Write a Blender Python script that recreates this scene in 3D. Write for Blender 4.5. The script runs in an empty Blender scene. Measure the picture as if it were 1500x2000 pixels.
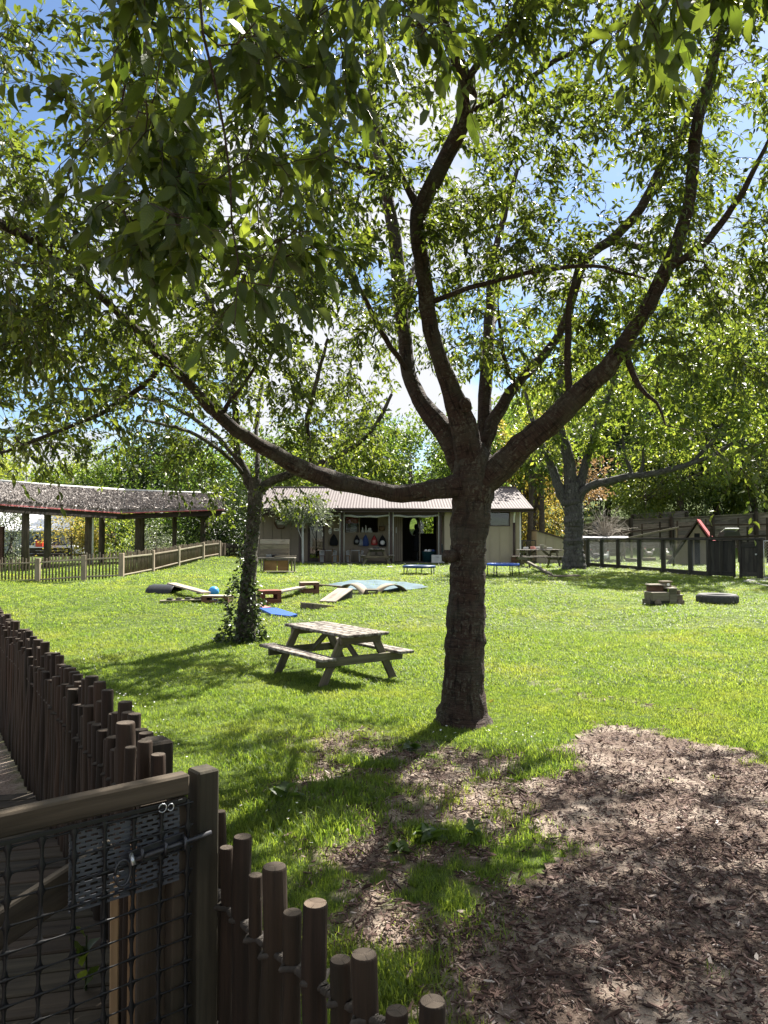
import bpy, math, random
import numpy as np
from mathutils import Vector, Matrix, Quaternion

random.seed(7)
rng = np.random.default_rng(7)
sc = bpy.context.scene
col = sc.collection
R = math.radians

# ------------------------------------------------------------------ camera, sky, sun, exposure
CAM = Vector((0.0, 0.0, 1.75))
PITCH = R(1.9)
cd = bpy.data.cameras.new('camera')
cam = bpy.data.objects.new('camera', cd)
col.objects.link(cam)
cam.location = CAM
cam.rotation_euler = (R(90) + PITCH, 0, 0)
cd.sensor_fit = 'VERTICAL'
cd.sensor_height = 36
cd.sensor_width = 36
cd.lens = 27.0
cd.clip_start = 0.05
cd.clip_end = 3000
sc.camera = cam

SUN_AZ, SUN_EL = R(30), R(47)          # azimuth clockwise from +Y (the view direction)
world = bpy.data.worlds.new('World')
sc.world = world
world.use_nodes = True
wn, wl = world.node_tree.nodes, world.node_tree.links
wn.clear()
wo = wn.new('ShaderNodeOutputWorld')
bg = wn.new('ShaderNodeBackground')
sky = wn.new('ShaderNodeTexSky')
sky.sky_type = 'NISHITA'
sky.sun_disc = False
sky.sun_elevation = SUN_EL
sky.sun_rotation = SUN_AZ
sky.air_density = 1.0
sky.dust_density = 0.4
sky.ozone_density = 4.5
bg.inputs['Strength'].default_value = 0.05
tc = wn.new('ShaderNodeTexCoord')
sp = wn.new('ShaderNodeSeparateXYZ')
wl.new(tc.outputs['Generated'], sp.inputs[0])
za = wn.new('ShaderNodeMath'); za.operation = 'ADD'; za.inputs[1].default_value = 0.22
wl.new(sp.outputs['Z'], za.inputs[0])
zm = wn.new('ShaderNodeMath'); zm.operation = 'MAXIMUM'; zm.inputs[1].default_value = 0.08
wl.new(za.outputs[0], zm.inputs[0])
dx = wn.new('ShaderNodeMath'); dx.operation = 'DIVIDE'
dy = wn.new('ShaderNodeMath'); dy.operation = 'DIVIDE'
wl.new(sp.outputs['X'], dx.inputs[0]); wl.new(zm.outputs[0], dx.inputs[1])
wl.new(sp.outputs['Y'], dy.inputs[0]); wl.new(zm.outputs[0], dy.inputs[1])
cb = wn.new('ShaderNodeCombineXYZ')
wl.new(dx.outputs[0], cb.inputs[0]); wl.new(dy.outputs[0], cb.inputs[1])
cb.inputs[2].default_value = 3.7
cn = wn.new('ShaderNodeTexNoise')
cn.inputs['Scale'].default_value = 1.55
cn.inputs['Detail'].default_value = 9
cn.inputs['Roughness'].default_value = 0.56
wl.new(cb.outputs[0], cn.inputs['Vector'])
cr = wn.new('ShaderNodeValToRGB')
cr.color_ramp.elements[0].position = 0.445
cr.color_ramp.elements[0].color = (0, 0, 0, 1)
cr.color_ramp.elements[1].position = 0.54
cr.color_ramp.elements[1].color = (1, 1, 1, 1)
wl.new(cn.outputs['Fac'], cr.inputs[0])
cm = wn.new('ShaderNodeMix'); cm.data_type = 'RGBA'
wl.new(cr.outputs['Color'], cm.inputs['Factor'])
wl.new(sky.outputs[0], cm.inputs[6])
cm.inputs[7].default_value = (5.5, 5.6, 5.9, 1)
wl.new(cm.outputs[2], bg.inputs['Color'])
wl.new(bg.outputs[0], wo.inputs['Surface'])

SUN = Vector((math.sin(SUN_AZ) * math.cos(SUN_EL), math.cos(SUN_AZ) * math.cos(SUN_EL), math.sin(SUN_EL)))
sd = bpy.data.lights.new('sun', 'SUN')
sd.energy = 5.0
sd.angle = R(0.53)
sd.color = (1.0, 0.95, 0.87)
so = bpy.data.objects.new('sun', sd)
col.objects.link(so)
so.location = (10, 18, 40)
so.rotation_euler = SUN.to_track_quat('Z', 'Y').to_euler()

sc.view_settings.view_transform = 'Standard'
sc.view_settings.look = 'None'
sc.view_settings.exposure = 1.82
sc.view_settings.gamma = 1
sc.view_settings.use_curve_mapping = False
sc.render.engine = 'CYCLES'
sc.cycles.max_bounces = 7
sc.cycles.diffuse_bounces = 3
sc.cycles.glossy_bounces = 2
sc.cycles.transmission_bounces = 4
sc.cycles.transparent_max_bounces = 6
sc.cycles.caustics_reflective = False
sc.cycles.caustics_refractive = False
sc.cycles.sample_clamp_indirect = 6.0
sc.cycles.use_denoising = True

# ------------------------------------------------------------------ terrain and picture geometry
def S(t):
    t = np.clip(t, 0, 1)
    return t * t * (3 - 2 * t)

def H(x, y):
    x = np.asarray(x, float); y = np.asarray(y, float)
    h = 0.5 * S((y - 11) / 13)
    h = h - 0.25 * S((-x - 7) / 4) * S((31 - y) / 8) * S((y - 12) / 6)
    h = h + 0.12 * np.exp(-((x + 7.3) ** 2 / 4 + (y - 19) ** 2 / 5))
    h = h + 0.06 * np.sin(x * 0.9 + 1.3) * np.sin(y * 0.55) * S((y - 11) / 5) * S((34 - y) / 6)
    h = h + 0.40 * np.exp(-((x + 7.6) ** 2 / 6 + (y - 34) ** 2 / 10))
    h = h + 0.35 * S((y - 38) / 10) * S((x - 6) / 6)
    h = h + 1.9 * S((y - 47.2) / 1.2) * S((x - 7) / 2)
    h = h + 13 * S((y - 50) / 75) * S((x - 3) / 25)
    h = h + 0.012 * np.sin(x * 2.3) * np.cos(y * 1.9)
    return h

def P(px, py, D):
    u = (px - 750) / 1500.0
    v = (1000 - py) / 1500.0
    yy = math.cos(PITCH) - v * math.sin(PITCH)
    zz = math.sin(PITCH) + v * math.cos(PITCH)
    k = D / yy
    return Vector((u * k, D, CAM.z + zz * k))

def G(px, py):
    """the ground point seen at a pixel of the photograph"""
    a, b = 1.5, None
    d = 1.5
    while d < 200:
        p = P(px, py, d)
        if p.z < float(H(p.x, p.y)):
            b = d
            break
        a = d
        d += 0.25
    if b is None:
        return P(px, py, 60)
    for _ in range(30):
        m = (a + b) / 2
        p = P(px, py, m)
        if p.z < float(H(p.x, p.y)):
            b = m
        else:
            a = m
    p = P(px, py, b)
    return Vector((p.x, p.y, float(H(p.x, p.y))))

# ------------------------------------------------------------------ materials
def new_mat(name):
    m = bpy.data.materials.new(name)
    m.use_nodes = True
    n = m.node_tree.nodes
    n.clear()
    o = n.new('ShaderNodeOutputMaterial')
    return m, n, m.node_tree.links, o

def ramp(n, l, src, stops):
    r = n.new('ShaderNodeValToRGB')
    e = r.color_ramp.elements
    e[0].position, e[0].color = stops[0][0], (*stops[0][1], 1)
    e[1].position, e[1].color = stops[-1][0], (*stops[-1][1], 1)
    for p, c in stops[1:-1]:
        q = e.new(p); q.color = (*c, 1)
    l.new(src, r.inputs[0])
    return r

def mixc(n, l, fac, a, b, mode='MIX'):
    m = n.new('ShaderNodeMix'); m.data_type = 'RGBA'; m.blend_type = mode
    for s, i in ((fac, 'Factor'), (a, 6), (b, 7)):
        if hasattr(s, 'is_linked'):
            l.new(s, m.inputs[i])
        elif isinstance(s, (int, float)):
            m.inputs[i].default_value = s
        else:
            m.inputs[i].default_value = (*s, 1)
    return m.outputs[2]

def noise(n, l, vec, scale, detail=5, rough=0.55):
    t = n.new('ShaderNodeTexNoise')
    t.inputs['Scale'].default_value = scale
    t.inputs['Detail'].default_value = detail
    t.inputs['Roughness'].default_value = rough
    if vec is not None:
        l.new(vec, t.inputs['Vector'])
    return t.outputs['Fac']

def objvec(n, l, scale=(1, 1, 1), rand=True):
    t = n.new('ShaderNodeTexCoord')
    mp = n.new('ShaderNodeMapping')
    mp.inputs['Scale'].default_value = scale
    src = t.outputs['Object']
    if rand:
        oi = n.new('ShaderNodeObjectInfo')
        mu = n.new('ShaderNodeMath'); mu.operation = 'MULTIPLY'; mu.inputs[1].default_value = 43.0
        l.new(oi.outputs['Random'], mu.inputs[0])
        ad = n.new('ShaderNodeVectorMath'); ad.operation = 'ADD'
        l.new(src, ad.inputs[0]); l.new(mu.outputs[0], ad.inputs[1])
        src = ad.outputs[0]
    l.new(src, mp.inputs['Vector'])
    return mp.outputs[0]

def bump(n, l, h, strength, dist=0.01):
    b = n.new('ShaderNodeBump')
    b.inputs['Strength'].default_value = strength
    b.inputs['Distance'].default_value = dist
    l.new(h, b.inputs['Height'])
    return b.outputs[0]

def bsdf(n, l, o, colr, rough=0.8, nor=None, spec=0.3, metal=0.0):
    p = n.new('ShaderNodeBsdfPrincipled')
    if hasattr(colr, 'is_linked'):
        l.new(colr, p.inputs['Base Color'])
    else:
        p.inputs['Base Color'].default_value = (*colr, 1)
    p.inputs['Roughness'].default_value = rough
    p.inputs['Specular IOR Level'].default_value = spec
    p.inputs['Metallic'].default_value = metal
    if nor is not None:
        l.new(nor, p.inputs['Normal'])
    if o is not None:
        l.new(p.outputs[0], o.inputs['Surface'])
    return p

def wood(name, a, b, stain=None, fine=26, rough=0.85, bs=0.5):
    """grain along the local X axis"""
    m, n, l, o = new_mat(name)
    v = objvec(n, l, (1.3, fine, fine))
    g = noise(n, l, v, 1.0, 6, 0.6)
    c = ramp(n, l, g, [(0.3, a), (0.7, b)]).outputs[0]
    v2 = objvec(n, l, (2.0, 5, 5))
    k = noise(n, l, v2, 1.0, 4)
    st = stain or tuple(x * 0.45 for x in a)
    f = ramp(n, l, k, [(0.5, (0, 0, 0)), (0.72, (0.75, 0.75, 0.75))]).outputs[0]
    c = mixc(n, l, f, c, st)
    oi = n.new('ShaderNodeObjectInfo')
    r2 = ramp(n, l, oi.outputs['Random'], [(0, (0.66, 0.66, 0.62)), (0.35, (1.05, 0.93, 0.86)), (0.7, (0.92, 0.95, 0.84)), (1, (1.25, 1.16, 1.06))]).outputs[0]
    c = mixc(n, l, 1.0, c, r2, 'MULTIPLY')
    bsdf(n, l, o, c, rough, bump(n, l, g, bs, 0.008), 0.25)
    return m

def plain(name, c, rough=0.6, var=0.15, scale=6, spec=0.35, metal=0.0, bmp=0.1):
    m, n, l, o = new_mat(name)
    v = objvec(n, l)
    k = noise(n, l, v, scale, 6)
    cc = ramp(n, l, k, [(0.3, tuple(x * (1 - var) for x in c)), (0.7, tuple(min(1, x * (1 + var)) for x in c))]).outputs[0]
    bsdf(n, l, o, cc, rough, bump(n, l, k, bmp, 0.005) if bmp else None, spec, metal)
    return m

def leafmat(name, a, b, ta, tb, fac=0.5, rough=0.42, spec=0.45, attr=True, patchy=False):
    m, n, l, o = new_mat(name)
    if attr:
        t = n.new('ShaderNodeAttribute'); t.attribute_name = 'tint'
        f = t.outputs['Fac']
    else:
        t = n.new('ShaderNodeObjectInfo')
        f = t.outputs['Random']
    c = mixc(n, l, f, a, b)
    tcl = mixc(n, l, f, ta, tb)
    if patchy:
        # drier, yellower and clover-dark patches across the lawn
        gp = n.new('ShaderNodeNewGeometry')
        k1 = ramp(n, l, noise(n, l, gp.outputs['Position'], 0.55, 5, 0.6), [(0.50, (0, 0, 0)), (0.68, (0.75, 0.75, 0.75))]).outputs[0]
        k2 = ramp(n, l, noise(n, l, gp.outputs['Position'], 1.3, 4, 0.6), [(0.54, (0, 0, 0)), (0.66, (0.7, 0.7, 0.7))]).outputs[0]
        c = mixc(n, l, k1, c, tuple(x * y for x, y in zip(b, (1.25, 0.98, 1.2))))
        tcl = mixc(n, l, k1, tcl, tuple(x * y for x, y in zip(tb, (1.02, 0.86, 1.0))))
        c = mixc(n, l, k2, c, tuple(x * 0.55 for x in b))
        tcl = mixc(n, l, k2, tcl, tuple(x * y for x, y in zip(tb, (0.42, 0.58, 0.5))))
    p = bsdf(n, l, None, c, rough, None, spec)
    tr = n.new('ShaderNodeBsdfTranslucent')
    l.new(tcl, tr.inputs['Color'])
    mx = n.new('ShaderNodeMixShader')
    mx.inputs[0].default_value = fac
    l.new(p.outputs[0], mx.inputs[1]); l.new(tr.outputs[0], mx.inputs[2])
    l.new(mx.outputs[0], o.inputs['Surface'])
    return m

def barkmat(name, dark, light, lichen, amount=0.58, band=(9, 9, 60), bstr=0.9, lsc=11, lmax=0.8):
    m, n, l, o = new_mat(name)
    t = n.new('ShaderNodeAttribute'); t.attribute_name = 'luv'
    mp = n.new('ShaderNodeMapping'); mp.inputs['Scale'].default_value = band
    l.new(t.outputs['Vector'], mp.inputs[0])
    g = noise(n, l, mp.outputs[0], 1.0, 6, 0.62)
    c = ramp(n, l, g, [(0.3, dark), (0.52, light), (0.75, tuple(x * 0.6 for x in dark))]).outputs[0]
    k = noise(n, l, t.outputs['Vector'], lsc, 8, 0.7)
    k2 = noise(n, l, t.outputs['Vector'], 2.2, 3)
    ad = n.new('ShaderNodeMath'); ad.operation = 'MULTIPLY_ADD'
    l.new(k2, ad.inputs[0]); ad.inputs[1].default_value = 0.5; l.new(k, ad.inputs[2])
    f = ramp(n, l, ad.outputs[0], [(amount + 0.2, (0, 0, 0)), (amount + 0.32, (lmax, lmax, lmax))]).outputs[0]
    c = mixc(n, l, f, c, lichen)
    mp3 = n.new('ShaderNodeMapping'); mp3.inputs['Scale'].default_value = (30, 30, 5)
    l.new(t.outputs['Vector'], mp3.inputs[0])
    cr_ = noise(n, l, mp3.outputs[0], 1.0, 5, 0.6)
    c = mixc(n, l, ramp(n, l, cr_, [(0.54, (0, 0, 0)), (0.64, (0.75, 0.75, 0.75))]).outputs[0], c, tuple(x * 0.5 for x in dark))
    pt_ = noise(n, l, t.outputs['Vector'], 3.1, 5, 0.6)
    c = mixc(n, l, ramp(n, l, pt_, [(0.45, (0, 0, 0)), (0.62, (0.55, 0.55, 0.55))]).outputs[0], c, tuple((a + b) * 0.42 for a, b in zip(lichen, dark)))
    hh = n.new('ShaderNodeMath'); hh.operation = 'ADD'
    l.new(g, hh.inputs[0]); l.new(k, hh.inputs[1])
    bsdf(n, l, o, c, 0.85, bump(n, l, hh.outputs[0], bstr, 0.03), 0.25)
    return m

M = {}
M['grey_wood'] = wood('weathered_grey_wood', (0.11, 0.095, 0.07), (0.235, 0.21, 0.165), (0.06, 0.055, 0.035))
M['table_wood'] = wood('weathered_table_wood', (0.10, 0.09, 0.065), (0.215, 0.195, 0.145), (0.045, 0.045, 0.03))
M['top_wood'] = wood('lichened_table_top_wood', (0.26, 0.235, 0.20), (0.45, 0.42, 0.37), (0.10, 0.075, 0.065), 20)
M['dark_wood'] = wood('dark_damp_wood', (0.022, 0.017, 0.012), (0.058, 0.045, 0.033), (0.014, 0.015, 0.010))
M['gate_wood'] = wood('gate_wood', (0.028, 0.022, 0.016), (0.078, 0.064, 0.048), (0.015, 0.014, 0.010))
M['picket_wood'] = wood('round_picket_wood', (0.016, 0.0105, 0.0072), (0.044, 0.028, 0.019), (0.010, 0.0095, 0.006), 44, 0.85, 1.0)
def sawn(name, a, b, d):
    m, n, l, o = new_mat(name)
    t = n.new('ShaderNodeTexCoord'); mp = n.new('ShaderNodeMapping'); mp.inputs['Scale'].default_value = (0, 1, 1)
    l.new(t.outputs['Object'], mp.inputs[0])
    ln = n.new('ShaderNodeVectorMath'); ln.operation = 'LENGTH'; l.new(mp.outputs[0], ln.inputs[0])
    nz = noise(n, l, objvec(n, l, (40, 40, 40)), 1.0, 4)
    def mth(op, x, y=0.0):
        q = n.new('ShaderNodeMath'); q.operation = op
        for i, v in enumerate((x, y)):
            if hasattr(v, 'is_linked'): l.new(v, q.inputs[i])
            else: q.inputs[i].default_value = v
        return q.outputs[0]
    ring = mth('SINE', mth('ADD', mth('MULTIPLY', ln.outputs['Value'], 1300.0), mth('MULTIPLY', nz, 5.0)))
    sp_ = n.new('ShaderNodeSeparateXYZ'); l.new(t.outputs['Object'], sp_.inputs[0])
    ang = mth('ARCTAN2', sp_.outputs['Y'], sp_.outputs['Z'])
    oi = n.new('ShaderNodeObjectInfo')
    chk = mth('ABSOLUTE', mth('SINE', mth('ADD', mth('ADD', mth('MULTIPLY', ang, 1.5), mth('MULTIPLY', nz, 0.5)), mth('MULTIPLY', oi.outputs['Random'], 6.0))))
    crack = ramp(n, l, chk, [(0.02, (1, 1, 1)), (0.09, (0, 0, 0))]).outputs[0]
    c = mixc(n, l, mth('MULTIPLY_ADD', ring, 0.5), a, b)
    c = mixc(n, l, nz, c, a)
    c = mixc(n, l, crack, c, d)
    bsdf(n, l, o, c, 0.9, bump(n, l, chk, 0.3, 0.004), 0.2)
    return m
M['cut_wood'] = sawn('sawn_end_wood', (0.07, 0.056, 0.043), (0.13, 0.10, 0.075), (0.012, 0.010, 0.008))
M['pale_cut_wood'] = sawn('fresh_sawn_end_wood', (0.30, 0.22, 0.155), (0.50, 0.38, 0.29), (0.10, 0.06, 0.04))
M['stake_wood'] = wood('raw_stake_wood', (0.16, 0.10, 0.055), (0.30, 0.21, 0.12), (0.10, 0.06, 0.035))
M['fence_wood'] = wood('lawn_fence_wood', (0.12, 0.10, 0.075), (0.24, 0.205, 0.155), (0.07, 0.06, 0.04))
M['fence_rail_wood'] = wood('pale_rail_wood', (0.26, 0.23, 0.175), (0.40, 0.36, 0.28), (0.17, 0.15, 0.11))
M['coop_wood'] = wood('black_stained_wood', (0.030, 0.030, 0.026), (0.060, 0.058, 0.048), (0.02, 0.02, 0.018))
M['brown_ply'] = wood('brown_play_box_wood', (0.10, 0.055, 0.038), (0.17, 0.095, 0.066))
M['red_ply'] = wood('red_brown_play_box_wood', (0.17, 0.065, 0.045), (0.26, 0.11, 0.075))
M['gold_ply'] = wood('honey_plywood', (0.22, 0.13, 0.05), (0.36, 0.23, 0.10), (0.16, 0.09, 0.04), 12)
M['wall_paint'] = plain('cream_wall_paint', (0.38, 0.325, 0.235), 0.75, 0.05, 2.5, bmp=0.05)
M['shade_paint'] = plain('shaded_wall_paint', (0.235, 0.19, 0.135), 0.75, 0.07, 2.5, bmp=0.05)  # wall colour darkened: the veranda shade is put into the paint
M['dark_brown'] = plain('dark_brown_paint', (0.055, 0.036, 0.03), 0.55, 0.2, 5)
def spotwood():
    m, n, l, o = new_mat('flaking_lichened_table_top')
    g = noise(n, l, objvec(n, l, (1.5, 22, 22)), 1.0, 6, 0.6)
    c = ramp(n, l, g, [(0.3, (0.20, 0.18, 0.15)), (0.7, (0.36, 0.335, 0.29))]).outputs[0]
    k = noise(n, l, objvec(n, l, (11, 17, 11)), 1.0, 7, 0.68)
    f = ramp(n, l, k, [(0.46, (0, 0, 0)), (0.56, (0.9, 0.9, 0.9))]).outputs[0]
    c = mixc(n, l, f, c, (0.065, 0.048, 0.042))
    bsdf(n, l, o, c, 0.9, bump(n, l, k, 0.5, 0.006), 0.2)
    return m
M['spot_wood'] = spotwood()
M['white_paint'] = plain('white_paint', (0.78, 0.77, 0.74), 0.5, 0.05, 5)
M['grey_white'] = plain('pale_grey_paint', (0.50, 0.50, 0.48), 0.6, 0.1, 5)
M['black'] = plain('matt_black_plastic', (0.012, 0.012, 0.013), 0.5, 0.3, 9)
M['tyre'] = plain('worn_tyre_rubber', (0.06, 0.058, 0.054), 0.75, 0.25, 12)
M['dark_metal'] = plain('dark_weathered_steel', (0.05, 0.05, 0.055), 0.4, 0.35, 14, 0.5, 0.7)
M['steel'] = plain('galvanised_steel', (0.45, 0.46, 0.47), 0.35, 0.2, 14, 0.5, 0.9)
M['tin_roof'] = plain('faded_red_roof_iron', (0.105, 0.083, 0.078), 0.75, 0.12, 3.0, 0.3, 0.0)
M['white_roof'] = plain('white_roof_iron', (0.82, 0.82, 0.82), 0.5, 0.05, 1)
M['blue'] = plain('blue_vinyl', (0.03, 0.10, 0.42), 0.4, 0.15, 8)
M['navy'] = plain('navy_vinyl', (0.03, 0.07, 0.17), 0.35, 0.15, 8)
M['aqua'] = plain('faded_aqua_tarpaulin', (0.085, 0.135, 0.155), 0.8, 0.25, 5, 0.2, 0, 0.3)
M['ball_blue'] = plain('bright_blue_rubber', (0.06, 0.32, 0.72), 0.35, 0.05, 8)
M['red'] = plain('red_fabric', (0.42, 0.05, 0.045), 0.8, 0.2, 9)
M['redbright'] = plain('red_plastic', (0.6, 0.06, 0.03), 0.4, 0.05, 5)
M['pink'] = plain('salmon_vinyl', (0.55, 0.22, 0.18), 0.5, 0.1, 8)
M['coatblack'] = plain('black_fabric', (0.012, 0.012, 0.014), 0.9, 0.3, 20)
M['coatblue'] = plain('blue_fabric', (0.035, 0.06, 0.18), 0.9, 0.2, 20)
M['coatgrey'] = plain('grey_fabric', (0.25, 0.26, 0.27), 0.9, 0.2, 20)
M['wicker'] = plain('brown_wicker', (0.13, 0.085, 0.045), 0.9, 0.5, 60)
M['teal'] = plain('dark_teal_plastic', (0.012, 0.05, 0.06), 0.5, 0.1, 8)
M['concrete'] = plain('pale_concrete', (0.48, 0.45, 0.41), 0.9, 0.12, 5, 0.2, 0, 0.3)
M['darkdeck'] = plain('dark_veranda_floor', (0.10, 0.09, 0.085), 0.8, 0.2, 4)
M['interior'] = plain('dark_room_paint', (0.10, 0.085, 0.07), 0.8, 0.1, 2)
M['coop_red'] = plain('red_coop_paint', (0.45, 0.10, 0.10), 0.55, 0.15, 4)
M['rope'] = plain('dark_wire_rope', (0.05, 0.042, 0.034), 0.8, 0.4, 60)
M['net'] = plain('black_plastic_netting', (0.010, 0.010, 0.011), 0.45, 0.1, 30)
M['plate'] = plain('blue_grey_plastic_plate', (0.055, 0.058, 0.066), 0.5, 0.15, 12)
M['hen_dark'] = plain('dark_feathers', (0.05, 0.04, 0.035), 0.8, 0.6, 30)
M['hen_white'] = plain('white_feathers', (0.70, 0.68, 0.62), 0.8, 0.1, 30)
M['hen_grey'] = plain('speckled_grey_feathers', (0.30, 0.28, 0.25), 0.8, 0.6, 40)
M['comb'] = plain('red_comb', (0.5, 0.03, 0.02), 0.6, 0.1, 9)
M['beak'] = plain('horn_yellow', (0.5, 0.32, 0.08), 0.6, 0.1, 9)
M['car_black'] = plain('dark_car_paint', (0.012, 0.012, 0.014), 0.2, 0.05, 3, 0.6, 0, 0)
M['car_white'] = plain('white_car_paint', (0.75, 0.75, 0.76), 0.25, 0.02, 3, 0.6, 0, 0)
M['house_wall'] = plain('sage_weatherboard_paint', (0.28, 0.31, 0.29), 0.7, 0.06, 2)

def glassmat():
    m, n, l, o = new_mat('window_glass')
    t = n.new('ShaderNodeBsdfTransparent'); t.inputs[0].default_value = (0.85, 0.9, 0.9, 1)
    g = n.new('ShaderNodeBsdfGlossy'); g.inputs['Roughness'].default_value = 0.02
    f = n.new('ShaderNodeFresnel'); f.inputs[0].default_value = 1.6
    mx = n.new('ShaderNodeMixShader')
    l.new(f.outputs[0], mx.inputs[0]); l.new(t.outputs[0], mx.inputs[1]); l.new(g.outputs[0], mx.inputs[2])
    l.new(mx.outputs[0], o.inputs['Surface'])
    return m
M['glass'] = glassmat()

M['leaf'] = leafmat('cherry_leaf', (0.030, 0.045, 0.011), (0.080, 0.105, 0.025), (0.080, 0.125, 0.012), (0.33, 0.39, 0.038), 0.46)
def near_leafmat():
    m, n, l, o = new_mat('near_cherry_leaf')
    oi = n.new('ShaderNodeObjectInfo'); f = oi.outputs['Random']
    t = n.new('ShaderNodeTexCoord'); sp_ = n.new('ShaderNodeSeparateXYZ'); l.new(t.outputs['Object'], sp_.inputs[0])
    def mth(op, a, b=None):
        q = n.new('ShaderNodeMath'); q.operation = op
        for i, v in enumerate((a, b)):
            if v is None: continue
            if hasattr(v, 'is_linked'): l.new(v, q.inputs[i])
            else: q.inputs[i].default_value = v
        return q.outputs[0]
    ay = mth('ABSOLUTE', sp_.outputs['Y'])
    ph = mth('MULTIPLY', mth('SUBTRACT', sp_.outputs['X'], mth('MULTIPLY', ay, 0.9)), 62.0)
    vein = mth('POWER', mth('ABSOLUTE', mth('SINE', mth('MULTIPLY', ph, 0.5))), 10.0)
    mid = mth('LESS_THAN', ay, 0.009)
    vv = mth('MAXIMUM', mth('MULTIPLY', vein, 0.45), mid)
    blot = noise(n, l, objvec(n, l, (6, 6, 6)), 1.0, 4)
    c = mixc(n, l, f, (0.026, 0.043, 0.012), (0.055, 0.077, 0.019))
    c = mixc(n, l, mth('MULTIPLY', blot, 0.35), c, (0.09, 0.11, 0.03))
    c = mixc(n, l, mth('MULTIPLY', vv, 0.4), c, (0.12, 0.16, 0.05))
    p = bsdf(n, l, None, c, 0.38, bump(n, l, vv, 0.25, 0.02), 0.45)
    tr = n.new('ShaderNodeBsdfTranslucent')
    tcol = mixc(n, l, f, (0.060, 0.102, 0.010), (0.19, 0.27, 0.024))
    tcol = mixc(n, l, mth('MULTIPLY', vv, 0.5), tcol, (0.05, 0.09, 0.012))
    l.new(tcol, tr.inputs['Color'])
    mx = n.new('ShaderNodeMixShader'); mx.inputs[0].default_value = 0.42
    l.new(p.outputs[0], mx.inputs[1]); l.new(tr.outputs[0], mx.inputs[2]); l.new(mx.outputs[0], o.inputs['Surface'])
    return m
M['leaf_near'] = near_leafmat()
M['bark'] = barkmat('cherry_bark', (0.012, 0.0075, 0.006), (0.072, 0.044, 0.033), (0.19, 0.185, 0.14), 0.575, (5, 5, 58), 1.0, 32, 0.6)
M['bark_lichen'] = barkmat('lichened_bark', (0.03, 0.026, 0.02), (0.12, 0.105, 0.085), (0.36, 0.37, 0.31), 0.46, (8, 8, 40))
M['bark_grey'] = barkmat('furrowed_grey_bark', (0.014, 0.0125, 0.011), (0.085, 0.078, 0.070), (0.20, 0.20, 0.175), 0.60, (22, 22, 3), 1.0)
M['bark_far'] = plain('far_bark', (0.09, 0.07, 0.055), 0.9, 0.4, 8)
M['bare_twig'] = plain('bare_pale_twig', (0.26, 0.23, 0.19), 0.9, 0.3, 8)

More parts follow.
